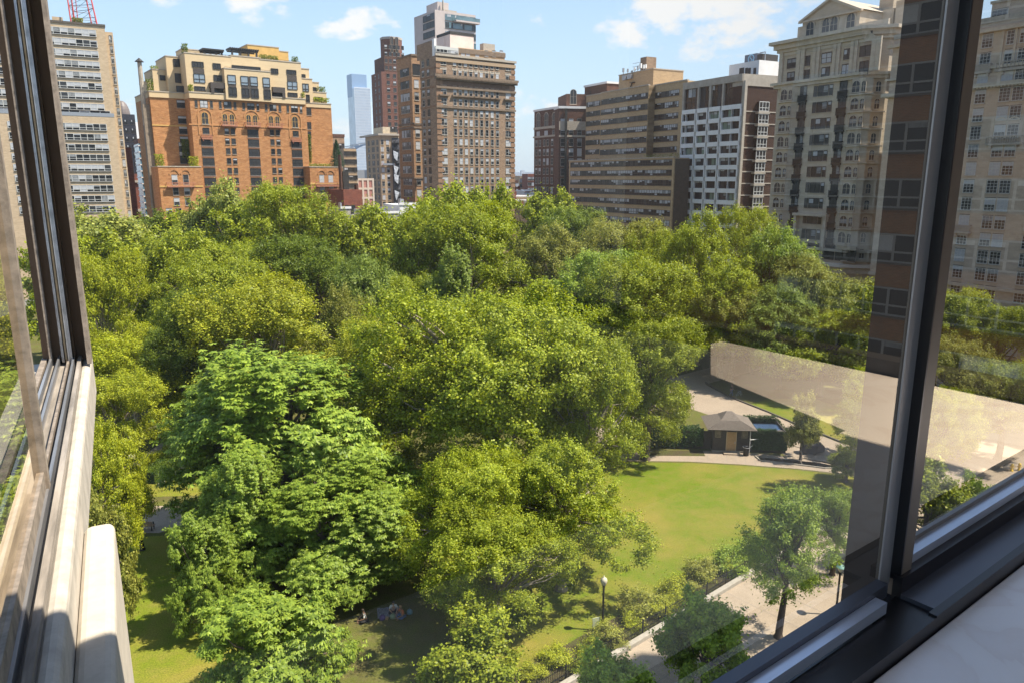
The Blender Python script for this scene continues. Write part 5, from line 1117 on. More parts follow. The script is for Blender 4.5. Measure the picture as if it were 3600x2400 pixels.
for k in range(15):
    z = zt - 8.2 - k * fh
    mbw.box(0, xw, -.02, .099, z - 1.15, z - .85, M_conc)
    mbw.box(xb0 - .3, xb1 + .3, -1.3, -.021, z - 1.6, z - 1.0, M_conc)
mbw.build('side_wall', WB.root, rz=S2.rot - WB.rot)
for k in range(15):
    z = zt - 8.2 - k * fh; v = MB(); w_ = xb1 - xb0; v.box(0, w_, -1.1, -.03, 0, 2.3, M_glass).box(0, w_, -1.15, -1.1, -.05, .1, M_white).box(0, w_, -1.15, -1.1, .75, .9, M_white).box(0, w_, -1.15, -1.1, 2.2, 2.4, M_white)
    for u in (0, w_ * .33, w_ * .66, w_): v.box(u - .08, u + .08, -1.16, -1.101, 0, 2.3, M_white)
    r_ = Matrix.Rotation(S2.rot - WB.rot, 4, 'Z') @ Vector((xb0, 0, z - .9)); v.build('bay_window', WB.root, loc=r_, rz=S2.rot - WB.rot)
bpy.data.objects.remove(S2.root)
# white roof house and cooling tank with its round blue emblem
xa, za = wh(478, 290, 14); q = WB.hits(*Z6(716, 248), 0)
PH = Bld('penthouse_wall', *Z6(478, 290), WB.o.y + 28, 152, None, None); bpy.data.objects.remove(PH.root)
xa = wh(480, 292, 12)[0]; xb = wh(716, 250, 12)[0]; za = (wh(480, 292, 12)[1] + wh(716, 250, 12)[1]) / 2
WB.P('roof_house').box(xa, xb, 12, 34, zt, za, M_wht)
for c in (577, 615, 638, 680): u, v = wh(c, 340, 12); WB.P('louvre').box(u - (.5 if c > 600 else .9), u + (.5 if c > 600 else .9), 11.93, 12, v - .9, v + .9, M_frame_dk)
WB.P('louvre').box(xb, xb + .06, 15, 20, za - 6, za - 4.3, M_frame_dk)
xc, zc_ = wh(602, 215, 18); xd = wh(742, 208, 18)[0]; M_tank = mat('tank_slate', (.10, .12, .16), .6, var=.2)
WB.P('cooling_tank').box(xc, xd - 2, 18, 24, za, zc_, M_tank).box(xd - 2, xd, 18, 24, za, zc_ - .4, M_frame_dk); WB.P('tank_pipe').tube((xd + .5, 18.5, za), (xd + .5, 18.5, zc_), .15, .15, M_metal).tube((xd - 1.5, 18.5, zc_), (xd + .5, 18.5, zc_), .15, .15, M_metal)
M_emb = mat('emblem_blue', (.25, .5, .7), .5); e = WB.P('tank_emblem'); ex = (xc + xd) / 2 - .8; ez = (za + zc_) / 2 + .3
for j in range(20):
    t0, t1 = 2 * PI * j / 20, 2 * PI * (j + 1) / 20; e.poly([(ex + r * math.cos(t), 17.9, ez + r * math.sin(t)) for r, t in ((.95, t0), (1.2, t0), (1.2, t1), (.95, t1))], M_emb)
for j in range(14):
    t0, t1 = lin(-1.2, 1.2, 15)[j:j + 2]; f_ = lambda t: (ex + .42 * math.sin(t * 2.2), ez - t * .55)
    (x1_, z1_), (x2_, z2_) = f_(t0), f_(t1); e.poly([(x1_ - .13, 17.9, z1_), (x1_ + .13, 17.9, z1_), (x2_ + .13, 17.9, z2_), (x2_ - .13, 17.9, z2_)], M_emb)
WB.done()
# ================= ornate limestone tower
def Z7(x, y): return 2650 + x / 1.4933, y / 1.4933
LT = Bld('limestone_tower', *Z7(668, 140), 140, 150, 'ornate pale limestone tower with bays, balconies and a pedimented roof')
def lh(x, y, y0=0): return LT.hit(*Z7(x, y), y0)
xl_, zl_ = lh(143, 245); zt = (LT.zt + zl_) / 2; ys_ = 30
LT.P('wall').box(xl_, -3.2, 0, ys_, 0, zt, B_lime)
# chamfered corner, then the sunlit side facing right
LT.P('corner_wall').prism([(-3.2, 0.001), (0, 3.2), (0, ys_), (-3.2, ys_)], 0, zt - .01, B_lime)
def band(z, p, h, m=M_stone, part='cornice'):
    LT.P(part).prism([(xl_ - p, -p), (-3.2 + p * .4, -p), (p, 3.2 - p * .4), (p, ys_), (xl_ - p, ys_)], z, z + h, m)
B_ls = mat('stone_trim', (.46, .40, .32), .9, var=.12, scale=1.2)
band(zt, 1.7, .6, B_ls); band(zt - .9, 1.0, .9, B_ls); band(zt - 1.5, .5, .6, B_ls)
zb = lh(132, 455)[1] * .5 + lh(600, 390)[1] * .5; band(zb, 1.1, .5, B_ls); band(zb - .6, .6, .6, B_ls)
zlow = lh(520, 1330)[1]; band(zlow, .8, .5, B_ls); zlo2 = lh(540, 1412)[1]; band(zlo2, 1.2, .6, mat('ledge_pale', (.6, .56, .5), .8)); band(zlo2 - 1.2, .6, 1.2, B_ls)
fh = (zb - zlow) / 10.6
# top storeys: pilasters
for c in (150, 240, 262, 325, 340, 430, 445, 520, 535, 630, 655):
    x, _ = lh(c, 300); LT.P('pilaster').box(x - .45, x + .45, -.35, 0, zb + .5, zt - 1.5, B_ls)
row1 = [(202, 262, 2.6, 1.2, 1), (383, 225, 3.6, 1.4, 1), (592, 185, 3.4, 1.5, 1)]
for x_, y_, w_, h_, _k in row1: u, v = lh(x_, y_); LT.win(u, v - .45, w_ * .68, .9, 'c', v=0)
for x_, y_ in ((200, 335), (279, 322), (383, 305), (492, 286), (586, 270)): u, v = lh(x_, y_); LT.win(u, v - .9, 2.2 if x_ in (200, 586, 383) else 1.5, 1.75, 'c'); 
for x_ in (200, 383, 586): u, v = lh(x_, 335 - (x_ - 200) * .17); LT.P('blind_arch').poly([(u + 2.1 * math.cos(t), -.2, v + 1.6 + 1.5 * math.sin(t)) for t in lin(0, PI, 9)], B_ls)
for x_, y_ in ((194, 414), (272, 404), (376, 390), (484, 375), (578, 360)): u, v = lh(x_, y_); LT.win(u, v - 1.15, 1.8, 2.3, 'c')
# ten repeated storeys
xA, xB_, xC, xD, xE = [lh(c, 480)[0] for c in (188, 262, 365, 470, 565)]
M_iron = mat('balcony_iron', (.03, .028, .025), .7)
def bay(x, w, d, z0, z1):
    LT.P('bay').prism([(x - w / 2, 0), (x - w / 2 + d, -d), (x + w / 2 - d, -d), (x + w / 2, 0)], z0, z1, B_lime)
wb = 4.5
for xx_ in (xA, xE): bay(xx_, wb, .9, zlow + .5, zb - .6)
arcm = [arch_mesh(1.55, 2.0, v, B_ls) for v in range(3)]; arcs = [arch_mesh(.8, 1.75, v, B_ls) for v in range(3)]
for k in range(11):
    z = zb - .6 - (k + .88) * fh
    if z < zlow - 1: break
    for xx_ in (xA, xE):
        LT.win(xx_ - .5, z + .3, 2, 3, mesh=arcm[(k * 7) % 3], y0=-.9); LT.win(xx_ + 1.05, z + .35, 1, 2.6, mesh=arcs[k % 3], y0=-.9)
        LT.P('bay_sill').prism([(xx_ - wb / 2 - .3, 0), (xx_ - wb / 2 + .8, -1.3), (xx_ + wb / 2 - .8, -1.3), (xx_ + wb / 2 + .3, 0)], z - .25, z - .02, B_ls)
    for xx_ in (xB_, xD):
        LT.win(xx_, z + .05, 1.55, 2.5, 'c', v=LT.rnd.choice([0, 1, 4, 6])); balcony(LT, xx_, z - .1, 2.0, 0, M_iron, .45, n=10)
    LT.win(xC, z + .4, 2.3, 1.85, 'c', v=LT.rnd.choice([0, 1, 3, 4])); LT.win(xC - 1.75, z + .4, .8, 1.85, 'b', v=0); LT.win(xC + 1.75, z + .4, .8, 1.85, 'b', v=1)
# corner and sunlit side bays
cm = Matrix.Rotation(PI / 4, 4, 'Z')
for k in range(11):
    z = zb - .6 - (k + .88) * fh
    for t in (.3, .72): q = Vector((-3.2, 0, 0)).lerp(Vector((0, 3.2, 0)), t); o = bpy.data.objects.new('window', arcs[k % 3]); C.link(o); o.parent = LT.root; o.location = (q.x + .02, q.y - .02, z + .4); o.rotation_euler = (0, 0, PI / 4)
    LT.P('bay_sill').prism([(-3.3, -.5), (-2.8, -.6), (.5, 2.9), (.4, 3.5)], z - .25, z - .05, B_ls)
    for y_ in (6, 9.5, 14, 18, 23): LT.win(0, z + .4, 1.6, 2.8, mesh=arcs[(k + int(y_)) % 3], y0=y_, side=2)
    LT.P('side_bay').box(.02, .9, 7, 8.6, z + 3.0, z + 3.3, B_ls)
for q in (0, 1): LT.win(-1.6, zb + 2.4 + q * 3.6, 1.1, 1.9, 's', 1.55)
# roof storey with pediment
xa, za = lh(258, 110, 2.5); xb, zb2 = lh(560, 55, 2.5); zr = zt + .6; zz_ = (za + zb2) / 2
LT.P('roof_storey').box(xa, xb, 2.5, 20, zr, zz_, B_lime)
LT.P('roof_storey').box(lh(232, 145, 4)[0], xa, 4, 20, zr, lh(232, 145, 4)[1], B_lime).box(xb, -4, 9, 22, zr, zz_ + .5, B_lime)
xm, zm = lh(408, 18, 2.5); pe = LT.P('pediment')
for y0_, y1_, e_ in ((2.2, 20, 0.0),):
    i_ = [(xa - .5, zz_), (xb + .5, zz_), ((xa + xb) / 2, zm + 1.0)]
    pe.poly([(x, y0_, z) for x, z in i_], B_lime); pe.poly([(x, y1_, z) for x, z in reversed(i_)], B_lime)
    for (p0, p1) in ((i_[2], i_[1]), (i_[0], i_[2])): pe.poly([(p0[0], y0_ - .4, p0[1]), (p1[0], y0_ - .4, p1[1]), (p1[0], y1_, p1[1]), (p0[0], y1_, p0[1])], B_ls); pe.poly([(p0[0], y0_ - .4, p0[1] - .5), (p1[0], y0_ - .4, p1[1] - .5), (p1[0], y0_ - .4, p1[1]), (p0[0], y0_ - .4, p0[1])], B_ls)
pe.box(xa - .6, xb + .6, 1.9, 2.5, zz_ - .35, zz_, B_ls)
for c, y_ in ((295, 168), (380, 140), (420, 135), (510, 112)): u, v = lh(c, y_, 2.5); LT.win(u, zr + .5, 2.3, 4.0, mesh=arch_mesh(1.7, 2.9, 0, B_ls, True), y0=2.5)
for y_ in (12, 16, 20): LT.win(-4, zr + .5, 2, 4, mesh=arch_mesh(2.0, 4.0, 0, B_ls), y0=y_, side=2)
LT.P('balustrade').box(xb, .3, 1.5, 1.9, zr, zr + 1.0, B_ls); LT.P('chimney').box(-8.5, -5.6, 11, 13.5, zz_, zz_ + 5, B_lime).box(-8.8, -5.3, 10.7, 13.8, zz_ + 4, zz_ + 4.5, B_ls)
LT.P('corner_turret').box(-3.6, -1, 8.98, 12, zr, zz_ + 1.6, B_lime)
# base with wide openings and tall arches
for xx_ in (xC, xD, xE, xA): LT.win(xx_, zlo2 + 1.2, 4.4 if xx_ != xD else 2.6, 2.8, 't' if xx_ != xD else 'c', v=0)
for xx_ in lin(xA, -5, 6): LT.win(xx_, zlo2 - 7.5, 3.4, 6, mesh=arch_mesh(3.4, 6.2, 0, B_ls, True))
u, v = lh(305, 1160); LT.P('porch').box(xC - 4, xC + 4, -1.2, 0, zb - .6 - 8.25 * fh, zb - .6 - 8.25 * fh + .5, B_ls).box(xC - 3.8, xC - 3.2, -.9, 0, zlow, zb - .6 - 8.25 * fh, B_ls).box(xC + 3.2, xC + 3.8, -.9, 0, zlow, zb - .6 - 8.25 * fh, B_ls)
print('LT', fh, zt, zb, zlow, xA, xB_, xC, xD, xE)
LT.done()
# glass canopy dome beside the base
mb = MB(); q = at(2860, 905, 150); prof = [(2.4 * math.cos(t), 2.4 * math.sin(t)) for t in lin(0, PI, 10)]
for (x1_, z1_), (x2_, z2_) in zip(prof, prof[1:]): mb.poly([(x1_, 0, z1_), (x1_, 5, z1_), (x2_, 5, z2_), (x2_, 0, z2_)], M_wht)
mb.poly([(x, 0, z) for x, z in prof], M_sglass); mb.box(-2.4, 2.4, .02, 5, -q.z, -.01, B_lime); mb.build('barrel_canopy', None, loc=q, label='pale barrel shaped canopy at the foot of the ornate limestone tower', cat='canopy')

# ================= pale tower in the right hand pane
def Z8(x, y): return 3200 + x / 3.135, y / 3.135
PT = Bld('pale_brick_tower', *Z8(905, 240), 118, 152, 'pale brick tower with white paned windows seen through the right hand pane')
def ph(x, y, y0=0): return PT.hit(*Z8(x, y), y0)
def p7(x, y, y0=0): return PT.hit(3050 + x / 1.4255, y / 1.4255, y0)
xl_ = -16; xr_ = p7(784, 300)[0] + 14; zt = (ph(755, 272)[1] + ph(1250, 200)[1]) / 2
PT.P('wall').box(xl_, xr_, 0, 30, 0, zt, B_lime2)
xa, za = ph(905, 50, 1.5); PT.P('roof_block').box(xa, xr_, 1.5, 28, zt, za, B_lime2); PT.P('coping').box(xa - .2, xr_, 1.3, 28, za + .004, za + .4, M_stone)
PT.P('parapet').box(xl_, xr_, -.15, .35, zt + .003, zt + .8, M_stone)
for yy_, p_, h_ in ((372, .7, .5), (768, .5, .35), (965, .8, .6)):
    z = (ph(760, yy_ + 10)[1]); PT.P('cornice').box(xl_ - p_, xr_, -p_, 0, z, z + h_, B_ls)
zd = ph(700, 965)[1]
for u in lin(xl_, xr_, 70): PT.P('dentil').box(u - .14, u + .14, -.6, -.01, zd - .4, zd - .01, B_ls)
rowy = [213, 300, 394, 488, 581, 668, 760, 849, 936, 1026, 1110, 1196, 1280, 1362, 1450, 1540]
xs_ = [p7(c, 488)[0] for c in (565, 686, 752)]; xs_ += [xs_[-1] + 4.3 + k * 3.0 + (k // 2) * 1.6 for k in range(4)]; xs_ = [xs_[0] - 4.4, ] + xs_
zr0 = p7(600, 207)[1]; zr1 = p7(447, 1362)[1]; rows_ = lin(zr0, zr1, 14); dz = rows_[0] - rows_[1]; rows_ += [rows_[-1] - dz * (k + 1) for k in range(5)]
for j, z in enumerate(rows_):
    for i, x in enumerate(xs_): PT.win(x, z - .95, 1.55, 1.9, 'm')
for i in (2, 3, 5, 6):
    PT.P('pilaster').box(xs_[i] - 1.5, xs_[i] - 1.15, -.2, 0, rows_[2] + 1, rows_[0] + 1.4, B_ls)
    PT.P('recess_panel').box(xs_[i] - .9, xs_[i] + .9, -.05, -.001, rows_[1] + 1.2, rows_[0] - 1.4, M_conc)
for x0_, x1_, j in ((xs_[2] - 1.6, xs_[3] + 1.6, 5), (xs_[1] - 1.3, xs_[1] + 1.3, 10), (xs_[1] - 1.4, xs_[1] + 1.2, 1.02), (xs_[2] - 1.6, xs_[3] + 4, 1.02)):
    z = zr0 - dz * j - 1.3; balcony(PT, (x0_ + x1_) / 2, z - .3, x1_ - x0_, 0, M_conc, .6, n=14)
for i in (2, 3):
    x = xs_[i]; mb2 = PT.P('window_arch'); z = rows_[5] + 1.1; [mb2.poly([(x + r * math.cos(t), -.12, z + r * math.sin(t)) for r, t in ((.85, t0), (1.05, t0), (1.05, t1), (.85, t1))], B_ls) for t0, t1 in zip(lin(0, PI, 9), lin(0, PI, 9)[1:])]
u, v = ph(1145, 238, 1.5); mb2 = PT.P('medallion'); [mb2.poly([(u + r * math.cos(t), 1.4, v + r * math.sin(t)) for r, t in ((.75, t0), (1.0, t0), (1.0, t1), (.75, t1))], B_ls) for t0, t1 in zip(lin(0, 2 * PI, 17), lin(0, 2 * PI, 17)[1:])]
u, v = ph(985, 185, 1.5); PT.win(u, v - .9, 2.3, 1.9, 'm', 1.5)
PT.P('base_band').box(xl_, xr_, -.5, 0, rows_[13] - 2.2, rows_[13] - 1.7, B_ls)
PT.done()
# brick building across, seen mirrored in the glass (stands to the right, outside the frame)
ax = Vector((math.sin(R(53)), math.cos(R(53)), 0)); bx = Vector((-math.sin(R(37)), math.cos(R(37)), 0))
NB = Bld('brick_apartment_house', 1800, 600, 50, 0, 'brown brick apartment house with broad window bands across the side street')
NB.az = 143; NB.rot = PI / 2 - R(143); NB.o = ax * 42 + bx * 2; NB.o.z = 0; NB.root.location = NB.o; NB.root.rotation_euler = (0, 0, NB.rot)
B_nb = brick('brick_neighbour', (.27, .118, .045), (.2, .085, .033), (.25, .17, .1), .25, .085, var=.2)
NB.P('wall').box(0, 90, 0, 18, 0, 62, B_nb)
for k in range(20):
    NB.win(.3, 1.4 + k * 3.0, 28, 1.5, mesh=WINC.setdefault(('nb', k % 4), ribbon_mesh(28, 1.5, 20, NB.rnd, .35, mat('frame_grey', (.25, .25, .25), .6))), name='ribbon_window')
NB.done()
# ---------------------------------------------------------------- the window this is seen from
Oc = Vector((0, 0, CAMZ))
W1 = empty('side_window', Oc, R(28), 'worn brown metal window standing open at the left edge, on a weathered stone sill', 'window')
# local frame of W1: +y runs outwards (az -28), +x to the right of it
M_brz = mat('bronze_frame', (.15, .085, .045), .75, .0, var=.3, scale=7, stretch=(1, 1, .15), spec=.5, bump=.05)
M_brz2 = mat('worn_frame', (.25, .205, .165), .7, .1, var=.35, scale=30)
M_alu = mat('track_metal', (.42, .42, .43), .35, .7, var=.25, scale=20, stretch=(1, .1, 1))
M_gold = mat('seal_tan', (.45, .31, .17), .6, var=.2, scale=30)
M_sillst = mat('weathered_stone', (.46, .415, .355), .9, var=.2, scale=14, spec=.2, bump=.4, detail=10)
M_sillst2 = mat('pale_stone', (.50, .445, .37), .9, var=.1, scale=22, spec=.2, bump=.3, detail=10)
M_track = mat('dirty_track', (.27, .235, .20), .75, .1, var=.4, scale=25, stretch=(1, .12, 1), bump=.1)
def wpane():
    m = bpy.data.materials.new('window_pane'); m.use_nodes = True; n = m.node_tree.nodes; l = m.node_tree.links; n.remove(n['Principled BSDF'])
    t = n.new('ShaderNodeBsdfTransparent'); t.inputs[0].default_value = (.93, .94, .93, 1); g = n.new('ShaderNodeBsdfGlossy'); g.inputs['Roughness'].default_value = .0; g.inputs[0].default_value = (1, .88, .70, 1)
    f = n.new('ShaderNodeLayerWeight'); f.inputs[0].default_value = .5     # two panes: weak head-on, strong at a grazing angle
    pw = n.new('ShaderNodeMath'); pw.operation = 'POWER'; l.new(f.outputs['Facing'], pw.inputs[0]); pw.inputs[1].default_value = 2.4
    ml = n.new('ShaderNodeMath'); ml.operation = 'MULTIPLY_ADD'; l.new(pw.outputs[0], ml.inputs[0]); ml.inputs[1].default_value = .92; ml.inputs[2].default_value = .02; ml.use_clamp = True
    mx = n.new('ShaderNodeMixShader'); l.new(ml.outputs[0], mx.inputs[0]); l.new(t.outputs[0], mx.inputs[1]); l.new(g.outputs[0], mx.inputs[2]); l.new(mx.outputs[0], n['Material Output'].inputs['Surface']); return m
M_pane = wpane()
zs_ = -.66
mb = MB(); mb.box(-.165, -.13, .62, 3.28, -.84, -.672, M_sillst).box(-.30, -.165, .62, 3.28, -.84, -.69, M_sillst); o = mb.build('stone_sill', W1, bevel=.02)
mb = MB(); mb.box(-.13, -.0690, .55, 1.80, -1.6, -.76, M_sillst2); mb.build('stone_ledge', W1, bevel=.016)
mb = MB(); mb.box(-.14, -.078, .55, 1.72, -4, -1.61, M_brz).box(-.155, -.085, 1.69, 1.73, -4, -.88, M_brz2); mb.build('lower_frame', W1)
mb = MB(); mb.box(-.29, -.165, .62, 3.2, -.69, -.675, M_track)
for x0_, x1_, m in ((-.290, -.272, M_brz2), (-.262, -.254, M_alu), (-.236, -.229, M_alu), (-.205, -.198, M_brz2), (-.188, -.181, M_alu), (-.172, -.160, M_track)): mb.box(x0_, x1_, .62, 3.19, -.675, -.655 if m is not M_alu else -.648, m)
mb.build('track', W1)
mb = MB(); mb.box(-.285, -.135, 3.17, 3.25, -.67, 1.25, M_brz).box(-.140, -.126, 3.05, 3.17, -.665, 1.25, M_brz2)
for x0_, x1_, m, y_ in ((-.262, -.252, M_brz2, 3.13), (-.222, -.214, M_alu, 3.12), (-.210, -.204, M_gold, 3.11), (-.200, -.186, M_alu, 3.09), (-.184, -.178, M_brz, 3.12)): mb.box(x0_, x1_, y_, 3.17, -.665, 1.25, m)
mb.build('jamb', W1)
mb = MB(); mb.box(-.205, -.180, 1.77, 1.80, -.652, 1.25, M_brz2).box(-.200, -.186, .62, 1.77, -.652, -.61, M_brz2); mb.build('sash', W1)
mb = MB(); mb.poly([(-.193, .62, -.61), (-.193, 1.77, -.61), (-.193, 1.77, 1.25), (-.193, .62, 1.25)], M_pane); mb.build('pane', W1)
mb = MB(); mb.box(-.30, -.12, .62, 3.28, 1.25, 1.45, M_brz).box(-.36, -.31, .6, 3.3, -3, -.7, M_sillst); mb.build('head', W1)

W2 = empty('corner_window', Oc, R(37), 'black framed window with a tall mullion and bottom rail at the right edge', 'window')
# local frame of W2: +x along az 53, +y outwards (az -37); the glass plane is y=.5
M_blk = mat('black_frame', (.012, .011, .012), .32, .2, spec=.5)
M_gun = mat('gunmetal_frame', (.10, .105, .125), .34, .55, var=.15, scale=9, stretch=(.1, 1, 1))
M_rail = mat('aluminium_rail', (.60, .64, .74), .28, .6, var=.12, scale=30, stretch=(.1, 1, 1))
M_marb = mat('marble', (.62, .58, .585), .25, 0, var=.0, scale=3, spec=.5)
# veined marble
n = M_marb.node_tree.nodes; l = M_marb.node_tree.links; p = n['Principled BSDF']; t = n.new('ShaderNodeTexCoord'); z1 = n.new('ShaderNodeTexNoise'); z1.inputs['Scale'].default_value = 5; z1.inputs['Detail'].default_value = 8; z1.inputs['Distortion'].default_value = 1.2
l.new(t.outputs['Object'], z1.inputs['Vector']); rp = n.new('ShaderNodeValToRGB'); e = rp.color_ramp.elements; e[0].position = .40; e[0].color = (.80, .75, .74, 1); e[1].position = .56; e[1].color = (.83, .79, .78, 1); e2 = rp.color_ramp.elements.new(.485); e2.color = (.77, .71, .69, 1); e3 = rp.color_ramp.elements.new(.50); e3.color = (.81, .765, .75, 1); l.new(z1.outputs['Fac'], rp.inputs[0]); l.new(rp.outputs[0], p.inputs['Base Color'])
X0, X1 = -.42, 2.45
M_mtan = mat('mullion_tan', (.16, .125, .095), .45, .2)
mb = MB(); mb.box(1.109, 1.139, .468, .50, -.64, .82, M_mtan).box(1.105, 1.109, .468, .4835, -.61, .82, M_blk).box(1.072, 1.105, .4835, .486, -.62, .82, mat('stile_silver', (.34, .33, .33), .4, .5)); mb.build('mullion', W2)
mb = MB(); mb.box(1.175, 1.255, .520, .592, -.76, .82, mat('outer_stile_dark', (.045, .036, .032), .5, .1)); mb.build('outer_stile', W2)
# right sash bottom rail
mb = MB(); mb.box(1.139, X1, .476, .5, -.624, -.585, M_rail).box(1.139, X1, .4965, .504, -.60, -.577, M_blk); mb.build('sill_rail', W2)
mb = MB(); mb.box(1.10, X1, .462, .476, -.645, -.60, M_blk).box(1.10, X1, .412, .462, -.645, -.627, M_gun).box(1.08, X1, .400, .412, -.66, -.625, M_blk); mb.build('frame', W2)
# left sash bottom rail
mb = MB(); mb.box(X0, 1.072, .470, .488, -.625, -.603, M_gun).box(X0, 1.035, .452, .4695, -.630, -.612, M_rail).box(1.035, 1.105, .452, .4695, -.66, -.634, M_blk).box(X0, 1.10, .410, .452, -.66, -.634, M_blk).box(X0, 1.08, .400, .410, -.66, -.628, M_blk); mb.build('bottom_rail', W2)
mb = MB(); mb.box(X0, X1, .39, .50, -.78, -.662, M_blk).box(X0, X1, .501, .60, -.90, -.80, mat('outer_sill', (.3, .27, .24), .7)); mb.build('base', W2)
mb = MB(); mb.poly([(X0, .487, -.603), (1.073, .487, -.603), (1.073, .487, .82), (X0, .487, .82)], M_pane).build('pane', W2)
mb = MB(); mb.poly([(1.139, .4955, -.585), (X1, .4955, -.585), (X1, .4955, .82), (1.139, .4955, .82)], M_pane).build('pane', W2)
mb = MB(); mb.box(X0, X1, .40, .60, .82, .885, M_blk); mb.build('head', W2)
# marble ledge round the room corner; side arm cut to the sunlit patch's outline
mb = MB(); mb.box(-.1, X1 + .02, .02, .399, -.70, -.65, M_marb); mb.prism([(1.70, .40), (2.00, -.56), (2.38, -.86), (X1 + .01, -.86), (X1 + .01, .40)], -.70, -.6485, M_marb)
o = mb.build('marble_ledge', None, loc=Oc, rz=R(37), bevel=.004, label='pale veined marble ledge inside the black framed window', cat='window sill')
# second window of the room, to the right behind the camera, and the room shell
W3 = empty('room_window', Oc, R(37), 'black framed window of the next wall, mirrored in the glass', 'window')
mb = MB(); mb.box(2.47, 2.55, -2.5, .60, -.70, -.60, M_blk).box(2.47, 2.55, -2.6, -2.5, -.70, 1.2, M_blk).box(2.47, 2.55, .52, .62, -.66, 1.2, M_blk).box(2.47, 2.55, -2.5, .52, 1.14, 1.2, M_blk); mb.build('frame', W3)
M_room = mat('room_wall', (.88, .86, .83), .85)
mb = MB()
mb.box(-.42, 2.45, .42, .60, -1.6, -.78, M_room); mb.box(2.47, 2.62, -2.6, .60, -1.6, -.70, M_room); mb.box(2.56, 2.62, -2.6, -1.6, -.70, 1.2, M_room)
mb.box(-.42, 2.62, -2.6, .36, 1.2, 1.45, M_room); mb.box(-.42, 2.62, .36, .47, .89, 1.2, M_room)                     # ceiling and roof edge
mb.box(-.60, -.42, -2.6, .60, -1.6, -.95, M_room); mb.box(-.60, 2.62, -2.75, -2.6, -1.6, 1.2, M_room)
mb.box(-.42, 2.47, -2.6, .42, -1.75, -1.6, mat('wood_floor', (.12, .08, .05), .4, var=.2, scale=4, stretch=(1, 8, 1)))
tag(mb.build('room_shell', None, loc=Oc, rz=R(37)), kind='structure')

# ---------------------------------------------------------------- things in the park
M_post = mat('lamp_post_black', (.018, .016, .015), .5, .3); M_globe = mat('lamp_globe', (.55, .5, .36), .35)
def lamp(p, h, label, cap='acorn'):
    root = empty('street_lamp', p, 0, label, 'street lamp', 'lamps of the park')
    mb = MB(); mb.lathe([(.24, 0), (.24, .12), (.17, .2), (.16, .55), (.10, .7), (.075, 1.0), (.065, h - .75), (.09, h - .72), (.07, h - .68), (.07, h - .62), (.15, h - .58), (.0, h - .57)], M_post, 12); mb.build('post', root, True)
    if cap == 'acorn': MB().lathe([(.11, h - .58), (.2, h - .42), (.24, h - .25), (.2, h - .1), (.1, h - .03), (.05, h + .02), (.03, h + .12), (0, h + .14)], M_globe, 14).build('lamp_shade', root, True)
    elif cap == 'green':
        shd = MB().lathe([(.1, h - .56), (.2, h - .3), (.22, h - .2), (0, h - .2)], M_globe, 12).build('lamp_shade', root, True); MB().lathe([(.34, h - .2), (.3, h - .14), (.12, h - .04), (.05, h + .06), (0, h + .08)], mat('verdigris', (.16, .3, .26), .5), 14).build('lamp_cap', shd, True)
    else: MB().lathe([(.02, h - .58)] + [(.27 * math.sin(t), h - .3 - .27 * math.cos(t)) for t in lin(.3, PI, 9)], mat('globe_cream', (.62, .55, .4), .4), 14).build('lamp_shade', root, True)
    return root
lamp(G(2118, 2215), 4.0, 'black lamp post with an acorn globe standing at the edge of the sunny lawn')
q = G(2938, 2160); lamp(q, 3.9, 'lamp post with a green metal cap behind the tall street tree', 'green')
lamp(at(462, 1622, 58) * 1 if False else Vector((at(462, 1600, 56).x, 56, 0)), at(462, 1592, 56).z, 'lamp with a cream ball globe over the left path', 'globe')
lp_ = lamp(G(2832, 1505), 3.9, 'dark lamp post with a notice box on the shaded grass'); MB().box(-.3, .3, -.12, .12, 2.1, 2.9, mat('notice_box', (.05, .06, .05), .6)).build('notice_box', lp_)
# sign panel leaning by the lamp
root = empty('sign_panel', G(2095, 2218), R(20), 'thin pale sign panel standing in the shade beside the acorn lamp', 'sign'); MB().box(-.28, .28, -.02, .02, .35, 1.05, mat('sign_face', (.42, .46, .34), .6)).build('panel', root); MB().box(-.26, -.2, -.03, .03, 0, .35, M_post).box(.2, .26, -.03, .03, 0, .35, M_post).build('leg', root)
# iron railing on the kerb wall: panels between posts, each panel a part
root = empty('iron_railing', K(0, -.05), math.atan2(kd.y, kd.x), 'low black iron railing along the planted bed beside the pavement', 'railing')
pm = MB(); L_ = 2.4
pm.box(0, L_, .32, .35, .42, .45, M_dark).box(0, L_, .32, .35, .98, 1.01, M_dark)
for i in range(16): u = L_ * (i + .5) / 16; pm.box(u - .011, u + .011, .325, .345, 0, 1.12, M_dark)
pm.box(-.025, .025, .31, .36, 0, 1.2, M_dark); pme = pm.mesh('railing_panel')
for k in range(-4, 18): o = bpy.data.objects.new('railing_panel', pme); C.link(o); o.parent = root; o.location = (k * L_, 0, 0.0)
# shed
SH = Bld('park_shed', 2503, 1585, 68, 96, 'small brown clapboard shed with a hipped shingle roof and a pale door', 'shed')
g0 = G(2503, 1586); g1 = G(2628, 1590); d_ = (g1 - g0); wS = d_.length; SH.root.location = g0; SH.rot = math.atan2(d_.y, d_.x); SH.root.rotation_euler = (0, 0, SH.rot)
M_clap = mat('clapboard', (.055, .045, .038), .8, var=.25, scale=2, stretch=(1, 1, 9)); M_shin = mat('shingle', (.15, .125, .105), .9, var=.3, scale=6, stretch=(1, 1, 2.5), bump=.4)
hS = 2.9; dS = 3.4
SH.P('wall').box(0, wS, 0, dS, .18, hS, M_clap); SH.P('plinth').box(-.05, wS + .05, -.05, dS + .05, 0, .18, M_kerb)
for k in range(14): SH.P('wall').box(-.012, wS + .012, -.03, 0, .25 + k * .19, .27 + k * .19, M_clap)
e_ = .75; zr = hS + 1.35; rx0, rx1, ry = wS * .42, wS * .58, dS / 2; rf = SH.P('roof')
